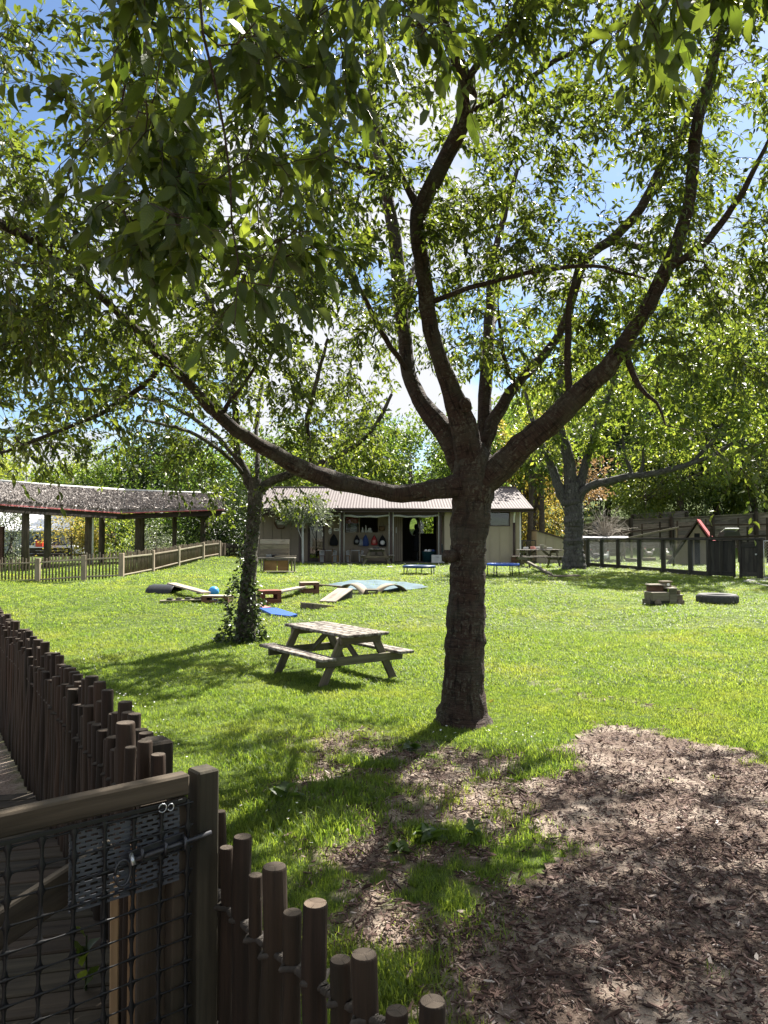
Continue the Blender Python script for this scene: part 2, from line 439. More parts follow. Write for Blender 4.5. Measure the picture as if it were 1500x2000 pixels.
# ------------------------------------------------------------------ mesh helpers
class MB:
    def __init__(self):
        self.v = []; self.f = []
    def add(self, vs, fs):
        k = len(self.v)
        self.v.extend([tuple(p) for p in vs])
        self.f.extend([tuple(i + k for i in f) for f in fs])
        return self
    def box(self, c, s, rz=0.0, ch=0.0):
        mtx = Matrix.Translation(Vector(c)) @ Matrix.Rotation(rz, 4, 'Z')
        return self.obox(mtx, s, ch)
    def obox(self, mtx, s, ch=0.0):
        hx, hy, hz = s[0] / 2, s[1] / 2, s[2] / 2
        if ch <= 0:
            vs = [mtx @ Vector((x * hx, y * hy, z * hz)) for x in (-1, 1) for y in (-1, 1) for z in (-1, 1)]
            fs = [(0, 1, 3, 2), (4, 6, 7, 5), (0, 4, 5, 1), (2, 3, 7, 6), (0, 2, 6, 4), (1, 5, 7, 3)]
            return self.add(vs, fs)
        ch = min(ch, hx * 0.9, hy * 0.9, hz * 0.9)
        vs = []; idx = {}
        for x in (-1, 1):
            for y in (-1, 1):
                for z in (-1, 1):
                    for a in range(3):
                        q = [x * hx, y * hy, z * hz]
                        for b in range(3):
                            if b != a:
                                q[b] -= (x, y, z)[b] * ch
                        idx[(x, y, z, a)] = len(vs)
                        vs.append(mtx @ Vector(q))
        fs = []
        for a in range(3):
            o = [b for b in range(3) if b != a]
            for s_ in (-1, 1):
                quad = []
                for (p, q) in ((-1, -1), (1, -1), (1, 1), (-1, 1)):
                    k = [0, 0, 0]; k[a] = s_; k[o[0]] = p; k[o[1]] = q
                    quad.append(idx[(*k, a)])
                fs.append(tuple(quad))
            for p in (-1, 1):
                for q in (-1, 1):
                    k0 = [0, 0, 0]; k0[a] = -1; k0[o[0]] = p; k0[o[1]] = q
                    k1 = list(k0); k1[a] = 1
                    fs.append((idx[(*k0, o[0])], idx[(*k0, o[1])], idx[(*k1, o[1])], idx[(*k1, o[0])]))
        for x in (-1, 1):
            for y in (-1, 1):
                for z in (-1, 1):
                    fs.append((idx[(x, y, z, 0)], idx[(x, y, z, 1)], idx[(x, y, z, 2)]))
        return self.add(vs, fs)
    def beam(self, p0, p1, w, t, up=(0, 0, 1), ch=0.0):
        mtx, L = frame(p0, p1, up)
        return self.obox(mtx @ Matrix.Translation((L / 2, 0, 0)), (L, w, t), ch)
    def tube(self, pts, radii, n=8, caps=True):
        V, F, _ = tube_arrays(np.array([tuple(p) for p in pts]), np.array(radii, float), n)
        self.add([tuple(v) for v in V], [tuple(f) for f in F])
        if caps:
            k = len(self.v) - len(V)
            self.f.append(tuple(k + i for i in range(n))[::-1])
            self.f.append(tuple(k + len(V) - n + i for i in range(n)))
        return self
    def cyl(self, p0, p1, r0, r1=None, n=10):
        return self.tube([p0, p1], [r0, r0 if r1 is None else r1], n)
    def ball(self, c, r, nu=10, nv=7):
        c = Vector(c)
        if not hasattr(r, '__len__'):
            r = (r, r, r)
        vs = [c + Vector((0, 0, -r[2]))]
        for j in range(1, nv):
            a = -math.pi / 2 + math.pi * j / nv
            for i in range(nu):
                b = 2 * math.pi * i / nu
                vs.append(c + Vector((r[0] * math.cos(a) * math.cos(b), r[1] * math.cos(a) * math.sin(b), r[2] * math.sin(a))))
        vs.append(c + Vector((0, 0, r[2])))
        fs = [(0, 1 + (i + 1) % nu, 1 + i) for i in range(nu)]
        for j in range(nv - 2):
            for i in range(nu):
                a = 1 + j * nu
                fs.append((a + i, a + (i + 1) % nu, a + nu + (i + 1) % nu, a + nu + i))
        t = len(vs) - 1; a = 1 + (nv - 2) * nu
        fs += [(a + i, a + (i + 1) % nu, t) for i in range(nu)]
        return self.add(vs, fs)
    def lathe(self, c, prof, n=20, rz=None):
        """prof: list of (radius, z)"""
        c = Vector(c)
        vs = [c + Vector((r * math.cos(2 * math.pi * i / n), r * math.sin(2 * math.pi * i / n), z)) for r, z in prof for i in range(n)]
        fs = [(j * n + i, j * n + (i + 1) % n, (j + 1) * n + (i + 1) % n, (j + 1) * n + i) for j in range(len(prof) - 1) for i in range(n)]
        return self.add(vs, fs)
    def prism(self, poly, ex):
        """extrude polygon (list of points) by vector ex"""
        ex = Vector(ex); n = len(poly)
        vs = [Vector(p) for p in poly] + [Vector(p) + ex for p in poly]
        fs = [tuple(range(n))[::-1], tuple(range(n, 2 * n))] + [(i, (i + 1) % n, n + (i + 1) % n, n + i) for i in range(n)]
        return self.add(vs, fs)

def frame(p0, p1, up=(0, 0, 1)):
    p0, p1 = Vector(p0), Vector(p1)
    x = (p1 - p0); L = x.length; x = x / L
    u = Vector(up)
    if abs(x.dot(u)) > 0.98:
        u = Vector((0, 1, 0)) if abs(x.y) < 0.9 else Vector((1, 0, 0))
    y = u.cross(x).normalized()
    z = x.cross(y)
    m = Matrix((x, y, z)).transposed().to_4x4()
    m.translation = p0
    return m, L

def tube_arrays(pts, radii, n, jitter=0.0, rr=None):
    k = len(pts)
    T = np.gradient(pts, axis=0)
    T /= np.linalg.norm(T, axis=1)[:, None] + 1e-9
    u = np.cross(T[0], (0.13, 0.31, 0.94) if abs(T[0][2]) < 0.9 else (1, 0.2, 0))
    u /= np.linalg.norm(u)
    V = np.zeros((k, n, 3)); A = np.zeros((k, n, 3))
    ang = np.arange(n) * 2 * np.pi / n
    ln = 0.0
    for i in range(k):
        if i:
            u = u - T[i] * np.dot(u, T[i]); u /= np.linalg.norm(u) + 1e-9
            ln += np.linalg.norm(pts[i] - pts[i - 1])
        w = np.cross(T[i], u)
        r = radii[i] * np.ones(n)
        if jitter:
            r = r * (1 + jitter * (rr if rr is not None else rng).normal(size=n))
        V[i] = pts[i] + (np.cos(ang) * r)[:, None] * u + (np.sin(ang) * r)[:, None] * w
        A[i] = np.stack([np.cos(ang) * radii[i], np.sin(ang) * radii[i], np.full(n, ln)], 1)
    F = []
    for i in range(k - 1):
        for j in range(n):
            F.append((i * n + j, i * n + (j + 1) % n, (i + 1) * n + (j + 1) % n, (i + 1) * n + j))
    return V.reshape(-1, 3), np.array(F), A.reshape(-1, 3)

def link(o, parent=None, props=None):
    col.objects.link(o)
    if parent is not None:
        o.parent = parent
    for k, v in (props or {}).items():
        if v is not None:
            o[k] = v
    return o

def smooth(me):
    me.polygons.foreach_set('use_smooth', np.ones(len(me.polygons), bool))

def mk(name, mb, mat, parent=None, sm=False, world=False, label=None, cat=None, group=None, kind=None):
    me = bpy.data.meshes.new(name)
    me.from_pydata([tuple(v) for v in mb.v], [], mb.f)
    me.update()
    import bmesh as _b
    b = _b.new(); b.from_mesh(me); _b.ops.recalc_face_normals(b, faces=b.faces); b.to_mesh(me); b.free()
    if sm:
        smooth(me)
    me.materials.append(M[mat] if isinstance(mat, str) else mat)
    o = bpy.data.objects.new(name, me)
    link(o, parent, dict(label=label, category=cat, group=group, kind=kind))
    if world and parent is not None:
        o.matrix_parent_inverse = Matrix.Identity(4)
        o.matrix_local = root_inv(parent)
    return o

def root_inv(p):
    """inverse of the world matrix of a parent built from location, rotation and scale only"""
    w = Matrix.Identity(4)
    while p is not None:
        w = p.matrix_basis @ w
        p = p.parent
    return w.inverted()

_cache = {}
def beam(name, p0, p1, w, t, mat, parent=None, up=(0, 0, 1), ch=0.006, world=False, label=None, cat=None, group=None, kind=None):
    """a squared timber: its own object, grain along local X, mesh shared between alike pieces"""
    mtx, L = frame(p0, p1, up)
    key = ('b', round(L, 3), round(w, 3), round(t, 3), mat, round(ch, 4))
    me = _cache.get(key)
    if me is None:
        mb = MB().obox(Matrix.Translation((L / 2, 0, 0)), (L, w, t), ch)
        me = bpy.data.meshes.new(name)
        me.from_pydata([tuple(v) for v in mb.v], [], mb.f)
        me.update()
        import bmesh as _b
        b = _b.new(); b.from_mesh(me); _b.ops.recalc_face_normals(b, faces=b.faces); b.to_mesh(me); b.free()
        me.materials.append(M[mat])
        _cache[key] = me
    o = bpy.data.objects.new(name, me)
    link(o, parent, dict(label=label, category=cat, group=group, kind=kind))
    o.matrix_basis = (root_inv(parent) @ mtx) if (world and parent is not None) else mtx
    return o

def pole(name, p0, p1, r0, r1, mat, parent=None, n=12, world=False, endmat=None, label=None, cat=None, group=None, wob=0.0):
    mtx, L = frame(p0, p1)
    ends = endmat is not None
    k = 6 if wob else 2
    pts = np.array([(L * i / (k - 1), wob * random.uniform(-1, 1) * (0 < i < k - 1), wob * random.uniform(-1, 1) * (0 < i < k - 1)) for i in range(k)])
    rad = np.linspace(r0, r1, k) * (1 + (wob > 0) * np.array([random.uniform(-.05, .05) for _ in range(k)]))
    mb = MB()
    V, F, _ = tube_arrays(pts, rad, n)
    mb.add([tuple(v) for v in V], [tuple(f) for f in F])
    me = bpy.data.meshes.new(name)
    nv = len(V)
    c = 0.92
    # slightly domed sawn end
    top = [(L + 0.004 + r1 * 0.06, y, z) for (x, y, z) in [(0, pts[-1][1] + (V[nv - n + i][1] - pts[-1][1]) * c, pts[-1][2] + (V[nv - n + i][2] - pts[-1][2]) * c) for i in range(n)]]
    mb.v.extend(top)
    for i in range(n):
        mb.f.append((nv - n + i, nv - n + (i + 1) % n, nv + (i + 1) % n, nv + i))
    capi = len(mb.f)
    mb.f.append(tuple(nv + i for i in range(n)))
    mb.f.append(tuple(i for i in range(n))[::-1])
    me.from_pydata(mb.v, [], mb.f)
    me.update()
    me.materials.append(M[mat])
    if ends:
        me.materials.append(M[endmat])
        me.polygons[capi].material_index = 1
    smooth(me)
    me.polygons[capi].use_smooth = False
    me.polygons[capi + 1].use_smooth = False
    o = bpy.data.objects.new(name, me)
    link(o, parent, dict(label=label, category=cat, group=group))
    o.matrix_basis = (root_inv(parent) @ mtx) if (world and parent is not None) else mtx
    return o

def thing(name, label, cat, loc=(0, 0, 0), rz=0.0, group=None, scale=1.0):
    o = bpy.data.objects.new(name, None)
    o.empty_display_size = 0.2
    link(o, None, dict(label=label, category=cat, group=group))
    o.location = loc
    o.rotation_euler = (0, 0, rz)
    o.scale = (scale,) * 3
    return o

def dup(root, loc, rz=0.0, label=None, scale=1.0, swap=None):
    r = root.copy(); col.objects.link(r)
    r.location = loc; r.rotation_euler = (0, 0, rz); r.scale = (scale,) * 3
    if label:
        r['label'] = label
    def kids(a, b):
        for ch in list(a.children):
            c = ch.copy()
            if swap:
                swap(c)
            col.objects.link(c); c.parent = b
            kids(ch, c)
    kids(root, r)
    return r

def fast_mesh(name, V, F, mat, attrs=None, sm=False):
    """V (n,3), F (m,k) uniform polygons"""
    V = np.ascontiguousarray(V, np.float32); F = np.ascontiguousarray(F, np.int32)
    me = bpy.data.meshes.new(name)
    m, k = F.shape
    me.vertices.add(len(V)); me.vertices.foreach_set('co', V.ravel())
    me.loops.add(m * k); me.loops.foreach_set('vertex_index', F.ravel())
    me.polygons.add(m)
    me.polygons.foreach_set('loop_start', np.arange(0, m * k, k, dtype=np.int32))
    me.polygons.foreach_set('loop_total', np.full(m, k, np.int32))
    if sm:
        me.polygons.foreach_set('use_smooth', np.ones(m, bool))
    for an, (typ, arr) in (attrs or {}).items():
        a = me.attributes.new(an, typ, 'POINT')
        a.data.foreach_set('vector' if typ == 'FLOAT_VECTOR' else 'value', np.ascontiguousarray(arr, np.float32).ravel())
    me.update(calc_edges=True)
    me.materials.append(M[mat] if isinstance(mat, str) else mat)
    return me

def unit(a):
    return a / (np.linalg.norm(a, axis=-1, keepdims=True) + 1e-9)
# ------------------------------------------------------------------ ground
def axis(lo, hi, fine_lo, fine_hi, step, growth=1.13):
    a = list(np.arange(fine_lo, fine_hi + 1e-6, step))
    s = step; q = a[-1]
    while q < hi:
        s *= growth; q += s; a.append(min(q, hi))
    s = step; q = a[0]; pre = []
    while q > lo:
        s *= growth; q -= s; pre.append(max(q, lo))
    return np.array(pre[::-1] + a)

def grid_mesh(xs, ys, zf):
    X, Y = np.meshgrid(xs, ys)
    Z = zf(X, Y)
    V = np.stack([X, Y, Z], -1).reshape(-1, 3)
    nx, ny = len(xs), len(ys)
    i = np.arange(nx - 1)[None, :] + np.arange(ny - 1)[:, None] * nx
    F = np.stack([i, i + 1, i + 1 + nx, i + nx], -1).reshape(-1, 4)
    return V, F

FENCE_A = Vector((-0.80, 2.78, 0))      # near end of the near picket fence
FENCE_B = Vector((-4.6, 8.9, 0))
def left_of_near_fence(x, y):
    d = FENCE_B - FENCE_A
    return (d.x * (y - FENCE_A.y) - d.y * (x - FENCE_A.x)) / d.length     # >0 on the path side

def vnoise(x, y, s, seed=0):
    """cheap smooth value noise"""
    r = np.random.default_rng(seed)
    T = r.random((64, 64))
    x = np.asarray(x) / s + 100.3; y = np.asarray(y) / s + 100.7
    xi = np.floor(x).astype(int); yi = np.floor(y).astype(int)
    fx = S(x - xi); fy = S(y - yi)
    g = lambda a, b: T[a % 64, b % 64]
    return (g(xi, yi) * (1 - fx) + g(xi + 1, yi) * fx) * (1 - fy) + (g(xi, yi + 1) * (1 - fx) + g(xi + 1, yi + 1) * fx) * fy

def poly_sd(x, y, poly):
    """signed distance to a polygon, positive inside"""
    x = np.asarray(x, float); y = np.asarray(y, float)
    d = np.full(x.shape, 1e9); ins = np.zeros(x.shape, bool)
    n = len(poly)
    for i in range(n):
        ax, ay = poly[i]; bx, by = poly[(i + 1) % n]
        ex, ey = bx - ax, by - ay
        t = np.clip(((x - ax) * ex + (y - ay) * ey) / (ex * ex + ey * ey), 0, 1)
        d = np.minimum(d, np.hypot(x - ax - t * ex, y - ay - t * ey))
        c = ((ay > y) != (by > y)) & (x < (bx - ax) * (y - ay) / (by - ay + 1e-12) + ax)
        ins ^= c
    return np.where(ins, d, -d)

mul_px = [(1160, 1418), (1300, 1436), (1420, 1452), (1510, 1490)]
MUL = [tuple(G(*p)[:2]) for p in mul_px] + [(4.6, 5.2), (5.2, 3.2), (4.2, 1.0), (0.6, 0.9)]
MUL += [tuple(G(*p)[:2]) for p in [(800, 1990), (880, 1880), (960, 1770), (1075, 1650), (1010, 1545), (1085, 1455)]]
PATCH = [tuple(G(*p)[:2]) for p in [(500, 1450), (640, 1425), (800, 1455), (900, 1475), (1090, 1455), (1010, 1545), (1075, 1650), (960, 1770), (880, 1880), (740, 1980), (600, 1760), (520, 1600)]]
TRACK = [tuple(G(*p)[:2]) for p in [(930, 1295), (1020, 1310), (1120, 1350), (1260, 1372), (1440, 1400), (1430, 1408), (1240, 1384), (1100, 1360), (1010, 1324), (935, 1306)]]
WORN = [G(*p) for p in [(720, 1280), (850, 1275), (960, 1268)]]

def bare(x, y):
    """how much of the ground is bare mulch: 1 in the mulch bed, partial in the worn grass beside it"""
    n1 = vnoise(x, y, 0.28, 3); n2 = vnoise(x, y, 0.11, 5); n3 = vnoise(x, y, 0.8, 9)
    m = S((poly_sd(x, y, MUL) + 0.5 * (n1 - 0.5) + 0.25 * (n2 - 0.5) + 0.3 * (n3 - 0.5)) / 0.22 + 0.45)
    p = S((poly_sd(x, y, PATCH) + 0.5 * (n3 - 0.5)) / 0.4 + 0.4) * S(((0.30 * n1 + 0.65 * n2 + 0.35 * n3) - 0.60) / 0.12 + 0.5)
    t = S((poly_sd(x, y, TRACK) + 0.05 + 0.16 * (n1 - 0.5)) / 0.08) * 0.5 * S((n2 - 0.3) / 0.3)
    s = S(left_of_near_fence(x, y) * 14.0)
    s = np.where((y > 2.2) & (x < -0.4), s, 0)
    near = S((2.2 - y) / 0.3) * (x < 0.4)
    return np.clip(np.maximum.reduce([m, p, t, s, near]), 0, 1)

xs = axis(-420, 420, -6, 6, 0.11, 1.09)
ys = axis(-60, 900, 1.0, 13, 0.11, 1.07)
V, F = grid_mesh(xs, ys, H)
bareness = bare(V[:, 0], V[:, 1]) * (V[:, 1] < 14)

def groundmat():
    m, n, l, o = new_mat('lawn_ground')
    t = n.new('ShaderNodeAttribute'); t.attribute_name = 'bare'
    v = objvec(n, l, rand=False)
    a = noise(n, l, v, 26, 6, 0.7)
    b = noise(n, l, v, 1.1, 5)
    c1 = ramp(n, l, a, [(0.3, (0.030, 0.050, 0.011)), (0.7, (0.10, 0.135, 0.030))]).outputs[0]
    c2 = ramp(n, l, b, [(0.35, (0.85, 0.9, 0.8)), (0.65, (1.1, 1.05, 1.0))]).outputs[0]
    g = mixc(n, l, 1.0, c1, c2, 'MULTIPLY')
    e1 = noise(n, l, v, 60, 7, 0.75)
    e2 = noise(n, l, v, 3.5, 5)
    s = ramp(n, l, e1, [(0.3, (0.075, 0.050, 0.040)), (0.6, (0.26, 0.20, 0.16)), (0.8, (0.38, 0.31, 0.25))]).outputs[0]
    s = mixc(n, l, ramp(n, l, e2, [(0.45, (0, 0, 0)), (0.62, (0.8, 0.8, 0.8))]).outputs[0], s, (0.36, 0.295, 0.235))
    c = mixc(n, l, t.outputs['Fac'], g, s)
    bsdf(n, l, o, c, 0.95, bump(n, l, a, 0.6, 0.03), 0.1)
    return m
M['ground'] = groundmat()
me = fast_mesh('lawn', V, F, 'ground', {'bare': ('FLOAT', bareness)}, True)
lawn = bpy.data.objects.new('lawn', me)
link(lawn, None, dict(kind='structure', label='sloping green lawn of the play yard with worn bare patches', category='lawn'))

# the mulch bed: a sheet a little above the lawn
mx0, mx1 = -0.6, 5.4
gx = np.arange(-0.9, 5.5, 0.07); gy = np.arange(0.8, 8.2, 0.07)
V, F = grid_mesh(gx, gy, lambda X, Y: H(X, Y) + 0.004 + 0.012 * vnoise(X, Y, 0.22, 21) + 0.008 * vnoise(X, Y, 0.09, 22))
cen = V[F].mean(1)
keep = (poly_sd(cen[:, 0], cen[:, 1], MUL) + 0.25 * (vnoise(cen[:, 0], cen[:, 1], 0.28, 3) - 0.5)) > 0.02
F = F[keep]
used, inv = np.unique(F, return_inverse=True)
V = V[used]; F = inv.reshape(F.shape)
def mulchmat():
    m, n, l, o = new_mat('mulch_ground')
    v = objvec(n, l, rand=False)
    e1 = noise(n, l, v, 55, 7, 0.75)
    e2 = noise(n, l, v, 2.6, 5)
    s = ramp(n, l, e1, [(0.3, (0.05, 0.034, 0.026)), (0.54, (0.17, 0.125, 0.098)), (0.8, (0.33, 0.265, 0.215))]).outputs[0]
    s = mixc(n, l, ramp(n, l, e2, [(0.46, (0, 0, 0)), (0.60, (0.85, 0.85, 0.85))]).outputs[0], s, (0.36, 0.295, 0.24))
    bsdf(n, l, o, s, 0.95, bump(n, l, e1, 0.9, 0.02), 0.1)
    return m
M['mulch'] = mulchmat()
me = fast_mesh('mulch_bed', V, F, 'mulch', None, True)
o = bpy.data.objects.new('mulch_bed', me)
link(o, None, dict(kind='structure', label='brown bark mulch bed with pale trodden patches', category='mulch bed'))

# ------------------------------------------------------------------ scattered ground cover (geometry nodes instances)
def instancer(name, pts, rots, scl, sources, label, cat):
    me = bpy.data.meshes.new(name)
    me.vertices.add(len(pts)); me.vertices.foreach_set('co', np.ascontiguousarray(pts, np.float32).ravel())
    a = me.attributes.new('rot', 'FLOAT_VECTOR', 'POINT'); a.data.foreach_set('vector', np.ascontiguousarray(rots, np.float32).ravel())
    a = me.attributes.new('scl', 'FLOAT_VECTOR', 'POINT'); a.data.foreach_set('vector', np.ascontiguousarray(scl, np.float32).ravel())
    a = me.attributes.new('pick', 'INT', 'POINT'); a.data.foreach_set('value', rng.integers(0, len(sources), len(pts)).astype(np.int32))
    o = bpy.data.objects.new(name, me)
    link(o, None, dict(kind='stuff', label=label, category=cat))
    ng = bpy.data.node_groups.new(name + '_scatter', 'GeometryNodeTree')
    ng.interface.new_socket('Geometry', in_out='INPUT', socket_type='NodeSocketGeometry')
    ng.interface.new_socket('Geometry', in_out='OUTPUT', socket_type='NodeSocketGeometry')
    n, l = ng.nodes, ng.links
    gi = n.new('NodeGroupInput'); go = n.new('NodeGroupOutput')
    jn = n.new('GeometryNodeJoinGeometry')
    for s in sources:
        oi = n.new('GeometryNodeObjectInfo'); oi.inputs['Object'].default_value = s
        oi.inputs['As Instance'].default_value = False
        g2 = n.new('GeometryNodeGeometryToInstance')
        l.new(oi.outputs['Geometry'], g2.inputs[0]); l.new(g2.outputs[0], jn.inputs[0])
    ip = n.new('GeometryNodeInstanceOnPoints')
    l.new(gi.outputs[0], ip.inputs['Points']); l.new(jn.outputs[0], ip.inputs['Instance'])
    ip.inputs['Pick Instance'].default_value = True
    def att(nm, typ):
        q = n.new('GeometryNodeInputNamedAttribute'); q.data_type = typ; q.inputs['Name'].default_value = nm
        return q.outputs[0]
    l.new(att('pick', 'INT'), ip.inputs['Instance Index'])
    e2r = n.new('FunctionNodeEulerToRotation')
    l.new(att('rot', 'FLOAT_VECTOR'), e2r.inputs[0]); l.new(e2r.outputs[0], ip.inputs['Rotation'])
    l.new(att('scl', 'FLOAT_VECTOR'), ip.inputs['Scale'])
    l.new(ip.outputs[0], go.inputs[0])
    md = o.modifiers.new('scatter', 'NODES'); md.node_group = ng
    return o

M['grass'] = leafmat('grass_blade', (0.028, 0.058, 0.010), (0.126, 0.182, 0.036), (0.12, 0.23, 0.018), (0.52, 0.64, 0.07), 0.5, 0.5, 0.35, True, True)

def tuft(nblades, spread, h0, h1, w, seed):
    r = np.random.default_rng(seed)
    V = []; F = []; T = []
    for i in range(nblades):
        x, y = r.normal(0, spread, 2)
        a = r.random() * 6.283
        lean = r.uniform(0.15, 0.9); h = r.uniform(h0, h1)
        d = np.array([math.cos(a), math.sin(a), 0]); s = np.array([-d[1], d[0], 0]) * w * r.uniform(0.7, 1.3)
        b = np.array([x, y, -0.008])
        p1 = b + d * lean * h * 0.25 + np.array([0, 0, h * 0.55])
        p2 = b + d * lean * h * 0.85 + np.array([0, 0, h * (1.0 - 0.25 * lean)])
        k = len(V)
        V += [b - s, b + s, p1 - s * 0.8, p1 + s * 0.8, p2]
        F += [(k, k + 1, k + 3), (k, k + 3, k + 2), (k + 2, k + 3, k + 4)]
        T += [r.random()] * 5
    me = fast_mesh('grass_tuft', np.array(V), np.array(F), 'grass', {'tint': ('FLOAT', np.array(T))})
    return bpy.data.objects.new('grass_tuft', me)

tufts = [tuft(22, 0.035, 0.045, 0.10, 0.0026, 100 + i) for i in range(6)]

def scatter_grass():
    P_ = []; Sx = []
    # rings of distance with falling density
    for (y0, y1, dens, sc_, wsc) in ((2.3, 5.5, 760, 1.0, 1.25), (5.5, 9, 700, 1.0, 1.6), (9, 14, 360, 1.1, 2.4), (14, 21, 150, 1.2, 3.6), (21, 31, 60, 1.35, 5.5), (31, 37.5, 24, 1.5, 7.0)):
        w = 0.53 * y1 + 2.8
        n = int(dens * (y1 - y0) * 2 * w)
        x = rng.uniform(-w, w, n); y = rng.uniform(y0, y1, n)
        keep = np.abs(x) < 0.53 * y + 2.8
        x, y = x[keep], y[keep]
        b = bare(x, y) if y0 < 14 else np.zeros(len(x))
        keep = rng.random(len(x)) > b ** 0.55 * 1.0
        # sparse stray tufts are kept at random in the mulch
        keep |= (rng.random(len(x)) < 0.004 + 0.16 * S((poly_sd(x, y, PATCH) + 0.15) / 0.25) * vnoise(x, y, 0.2, 51)) & (left_of_near_fence(x, y) < 0)
        keep |= (rng.random(len(x)) < 0.22) & (np.abs(poly_sd(x, y, MUL) + 0.3 * (vnoise(x, y, 0.3, 52) - 0.5)) < 0.16)
        keep &= ~((left_of_near_fence(x, y) > -0.02) & (y < 9) & (x < -0.5))
        x, y, b = x[keep], y[keep], b[keep]
        P_.append(np.stack([x, y, H(x, y)], 1))
        n = len(x)
        hh = sc_ * rng.uniform(0.55, 1.25, n) * (0.65 + 0.75 * vnoise(x, y, 0.5, 31))
        lush = S((poly_sd(x, y, PATCH) + 0.3) / 0.3) if y0 < 9 else 0
        hh *= 0.47 + 0.24 * lush * vnoise(x, y, 0.3, 35) * 2
        Sx.append(np.stack([hh * wsc ** 0.7, hh * wsc ** 0.7, hh * (1 if y0 < 14 else 0.8)], 1))
    P_ = np.concatenate(P_); Sx = np.concatenate(Sx)
    rot = np.zeros((len(P_), 3)); rot[:, 2] = rng.random(len(P_)) * 6.283
    rot[:, :2] = rng.normal(0, 0.12, (len(P_), 2))
    return instancer('grass', P_, rot, Sx, tufts, 'short sunlit green grass growing all over the lawn', 'grass')
scatter_grass()

# bark chips
def chip(seed):
    r = np.random.default_rng(seed)
    L, W, T = r.uniform(0.008, 0.024), r.uniform(0.0014, 0.0055), r.uniform(0.0015, 0.004)
    a = [(-L, -W * r.uniform(.2, .9)), (-L * r.uniform(0.1, .5), -W), (L * .6, -W * r.uniform(.5, 1)), (L, W * r.uniform(-.5, .4)), (L * .4, W), (-L * .6, W * r.uniform(.5, 1))]
    mb = MB().prism([(x, y, 0) for x, y in a], (0, 0, T))
    me = bpy.data.meshes.new('bark_chip'); me.from_pydata(mb.v, [], mb.f); me.update(); me.materials.append(M['chip'])
    return bpy.data.objects.new('bark_chip', me)
def chipmat():
    m, n, l, o = new_mat('bark_chip')
    oi = n.new('ShaderNodeObjectInfo')
    c = ramp(n, l, oi.outputs['Random'], [(0.0, (0.026, 0.014, 0.011)), (0.45, (0.078, 0.044, 0.034)), (0.78, (0.16, 0.10, 0.08)), (0.94, (0.29, 0.215, 0.18)), (1.0, (0.40, 0.35, 0.31))]).outputs[0]
    bsdf(n, l, o, c, 0.85, None, 0.25)
    return m
M['chip'] = chipmat()
chips = [chip(300 + i) for i in range(8)]
def scatter_chips():
    out = []
    for (y0, y1, dens) in ((1.2, 2.4, 2600), (2.4, 4.5, 4600), (4.5, 6.3, 3000), (6.3, 8.6, 1700)):
        n = int(dens * (y1 - y0) * 7.0)
        x = rng.uniform(-1.6, 5.4, n); y = rng.uniform(y0, y1, n)
        keep = (np.abs(x) < 0.54 * y + 2.4) & (rng.random(n) < np.clip(bare(x, y), 0, 1) * np.clip(0.25 + 1.3 * (0.6 * vnoise(x, y, 0.45, 41) + 0.4 * vnoise(x, y, 0.10, 42)), 0, 1)) & (left_of_near_fence(x, y) < 0)
        out.append(np.stack([x[keep], y[keep], H(x[keep], y[keep]) + 0.016 + rng.uniform(0, 0.012, keep.sum())], 1))
    p = np.concatenate(out); n = len(p)
    rot = np.stack([rng.normal(0, 0.35, n), rng.normal(0, 0.35, n), rng.random(n) * 6.283], 1)
    s = np.repeat(np.clip(rng.lognormal(-.38, .45, n), .25, 2.0)[:, None], 3, 1)
    return instancer('bark_mulch', p, rot, s, chips, 'loose brown bark chips lying over the mulch bed', 'bark chips')
scatter_chips()

# daisies and clover heads in the lawn
def flower(seed):
    r = np.random.default_rng(seed)
    mb = MB()
    for i in range(9):
        a = i * 6.283 / 9
        d = Vector((math.cos(a), math.sin(a), 0)); s = Vector((-d.y, d.x, 0)) * 0.003
        z = Vector((0, 0, 0.05))
        mb.add([z, z + d * 0.008 - s, z + d * 0.013 + Vector((0, 0, 0.002)), z + d * 0.008 + s], [(0, 1, 2, 3)])
    me = bpy.data.meshes.new('daisy'); me.from_pydata(mb.v, [], mb.f); me.update(); me.materials.append(M['petal'])
    return bpy.data.objects.new('daisy', me)
M['petal'] = plain('white_petal', (0.78, 0.77, 0.72), 0.7, 0.05, 20, bmp=0)
fl = [flower(i) for i in range(2)]
def scatter_flowers():
    pts = []
    for (px, py, rx, ry, n) in ((1310, 1200, 50, 12, 60), (1480, 1212, 40, 18, 90), (1330, 1112, 140, 14, 420), (1200, 1098, 40, 8, 120), (1330, 1290, 170, 60, 60),
                                (130, 1290, 130, 50, 70), (230, 1380, 90, 30, 60), (330, 1450, 60, 30, 40), (560, 1600, 60, 60, 22), (980, 1440, 90, 25, 60),
                                (880, 1430, 50, 18, 45), (560, 1210, 500, 40, 90), (1100, 1250, 350, 80, 70)):
        for _ in range(int(n * 0.55)):
            q = G(px + random.gauss(0, rx * 0.6), py + random.gauss(0, ry * 0.6))
            if q.y > 2.4 and left_of_near_fence(q.x, q.y) < -0.1 and math.hypot(q.x - .74, q.y - 7.3) > .55:
                pts.append(q)
    n = len(pts); p = np.array([tuple(q) for q in pts]); p[:, 2] += 0.01
    rot = np.stack([rng.normal(0, 0.35, n), rng.normal(0, 0.35, n), rng.random(n) * 6.283], 1)
    s = np.repeat((rng.uniform(0.8, 1.2, n) * (0.62 + 0.022 * p[:, 1]))[:, None], 3, 1); s[:, 2] = rng.uniform(0.9, 1.8, n)
    instancer('daisies', p, rot, s, fl, 'tiny white daisies dotted through the lawn', 'daisies')
scatter_flowers()
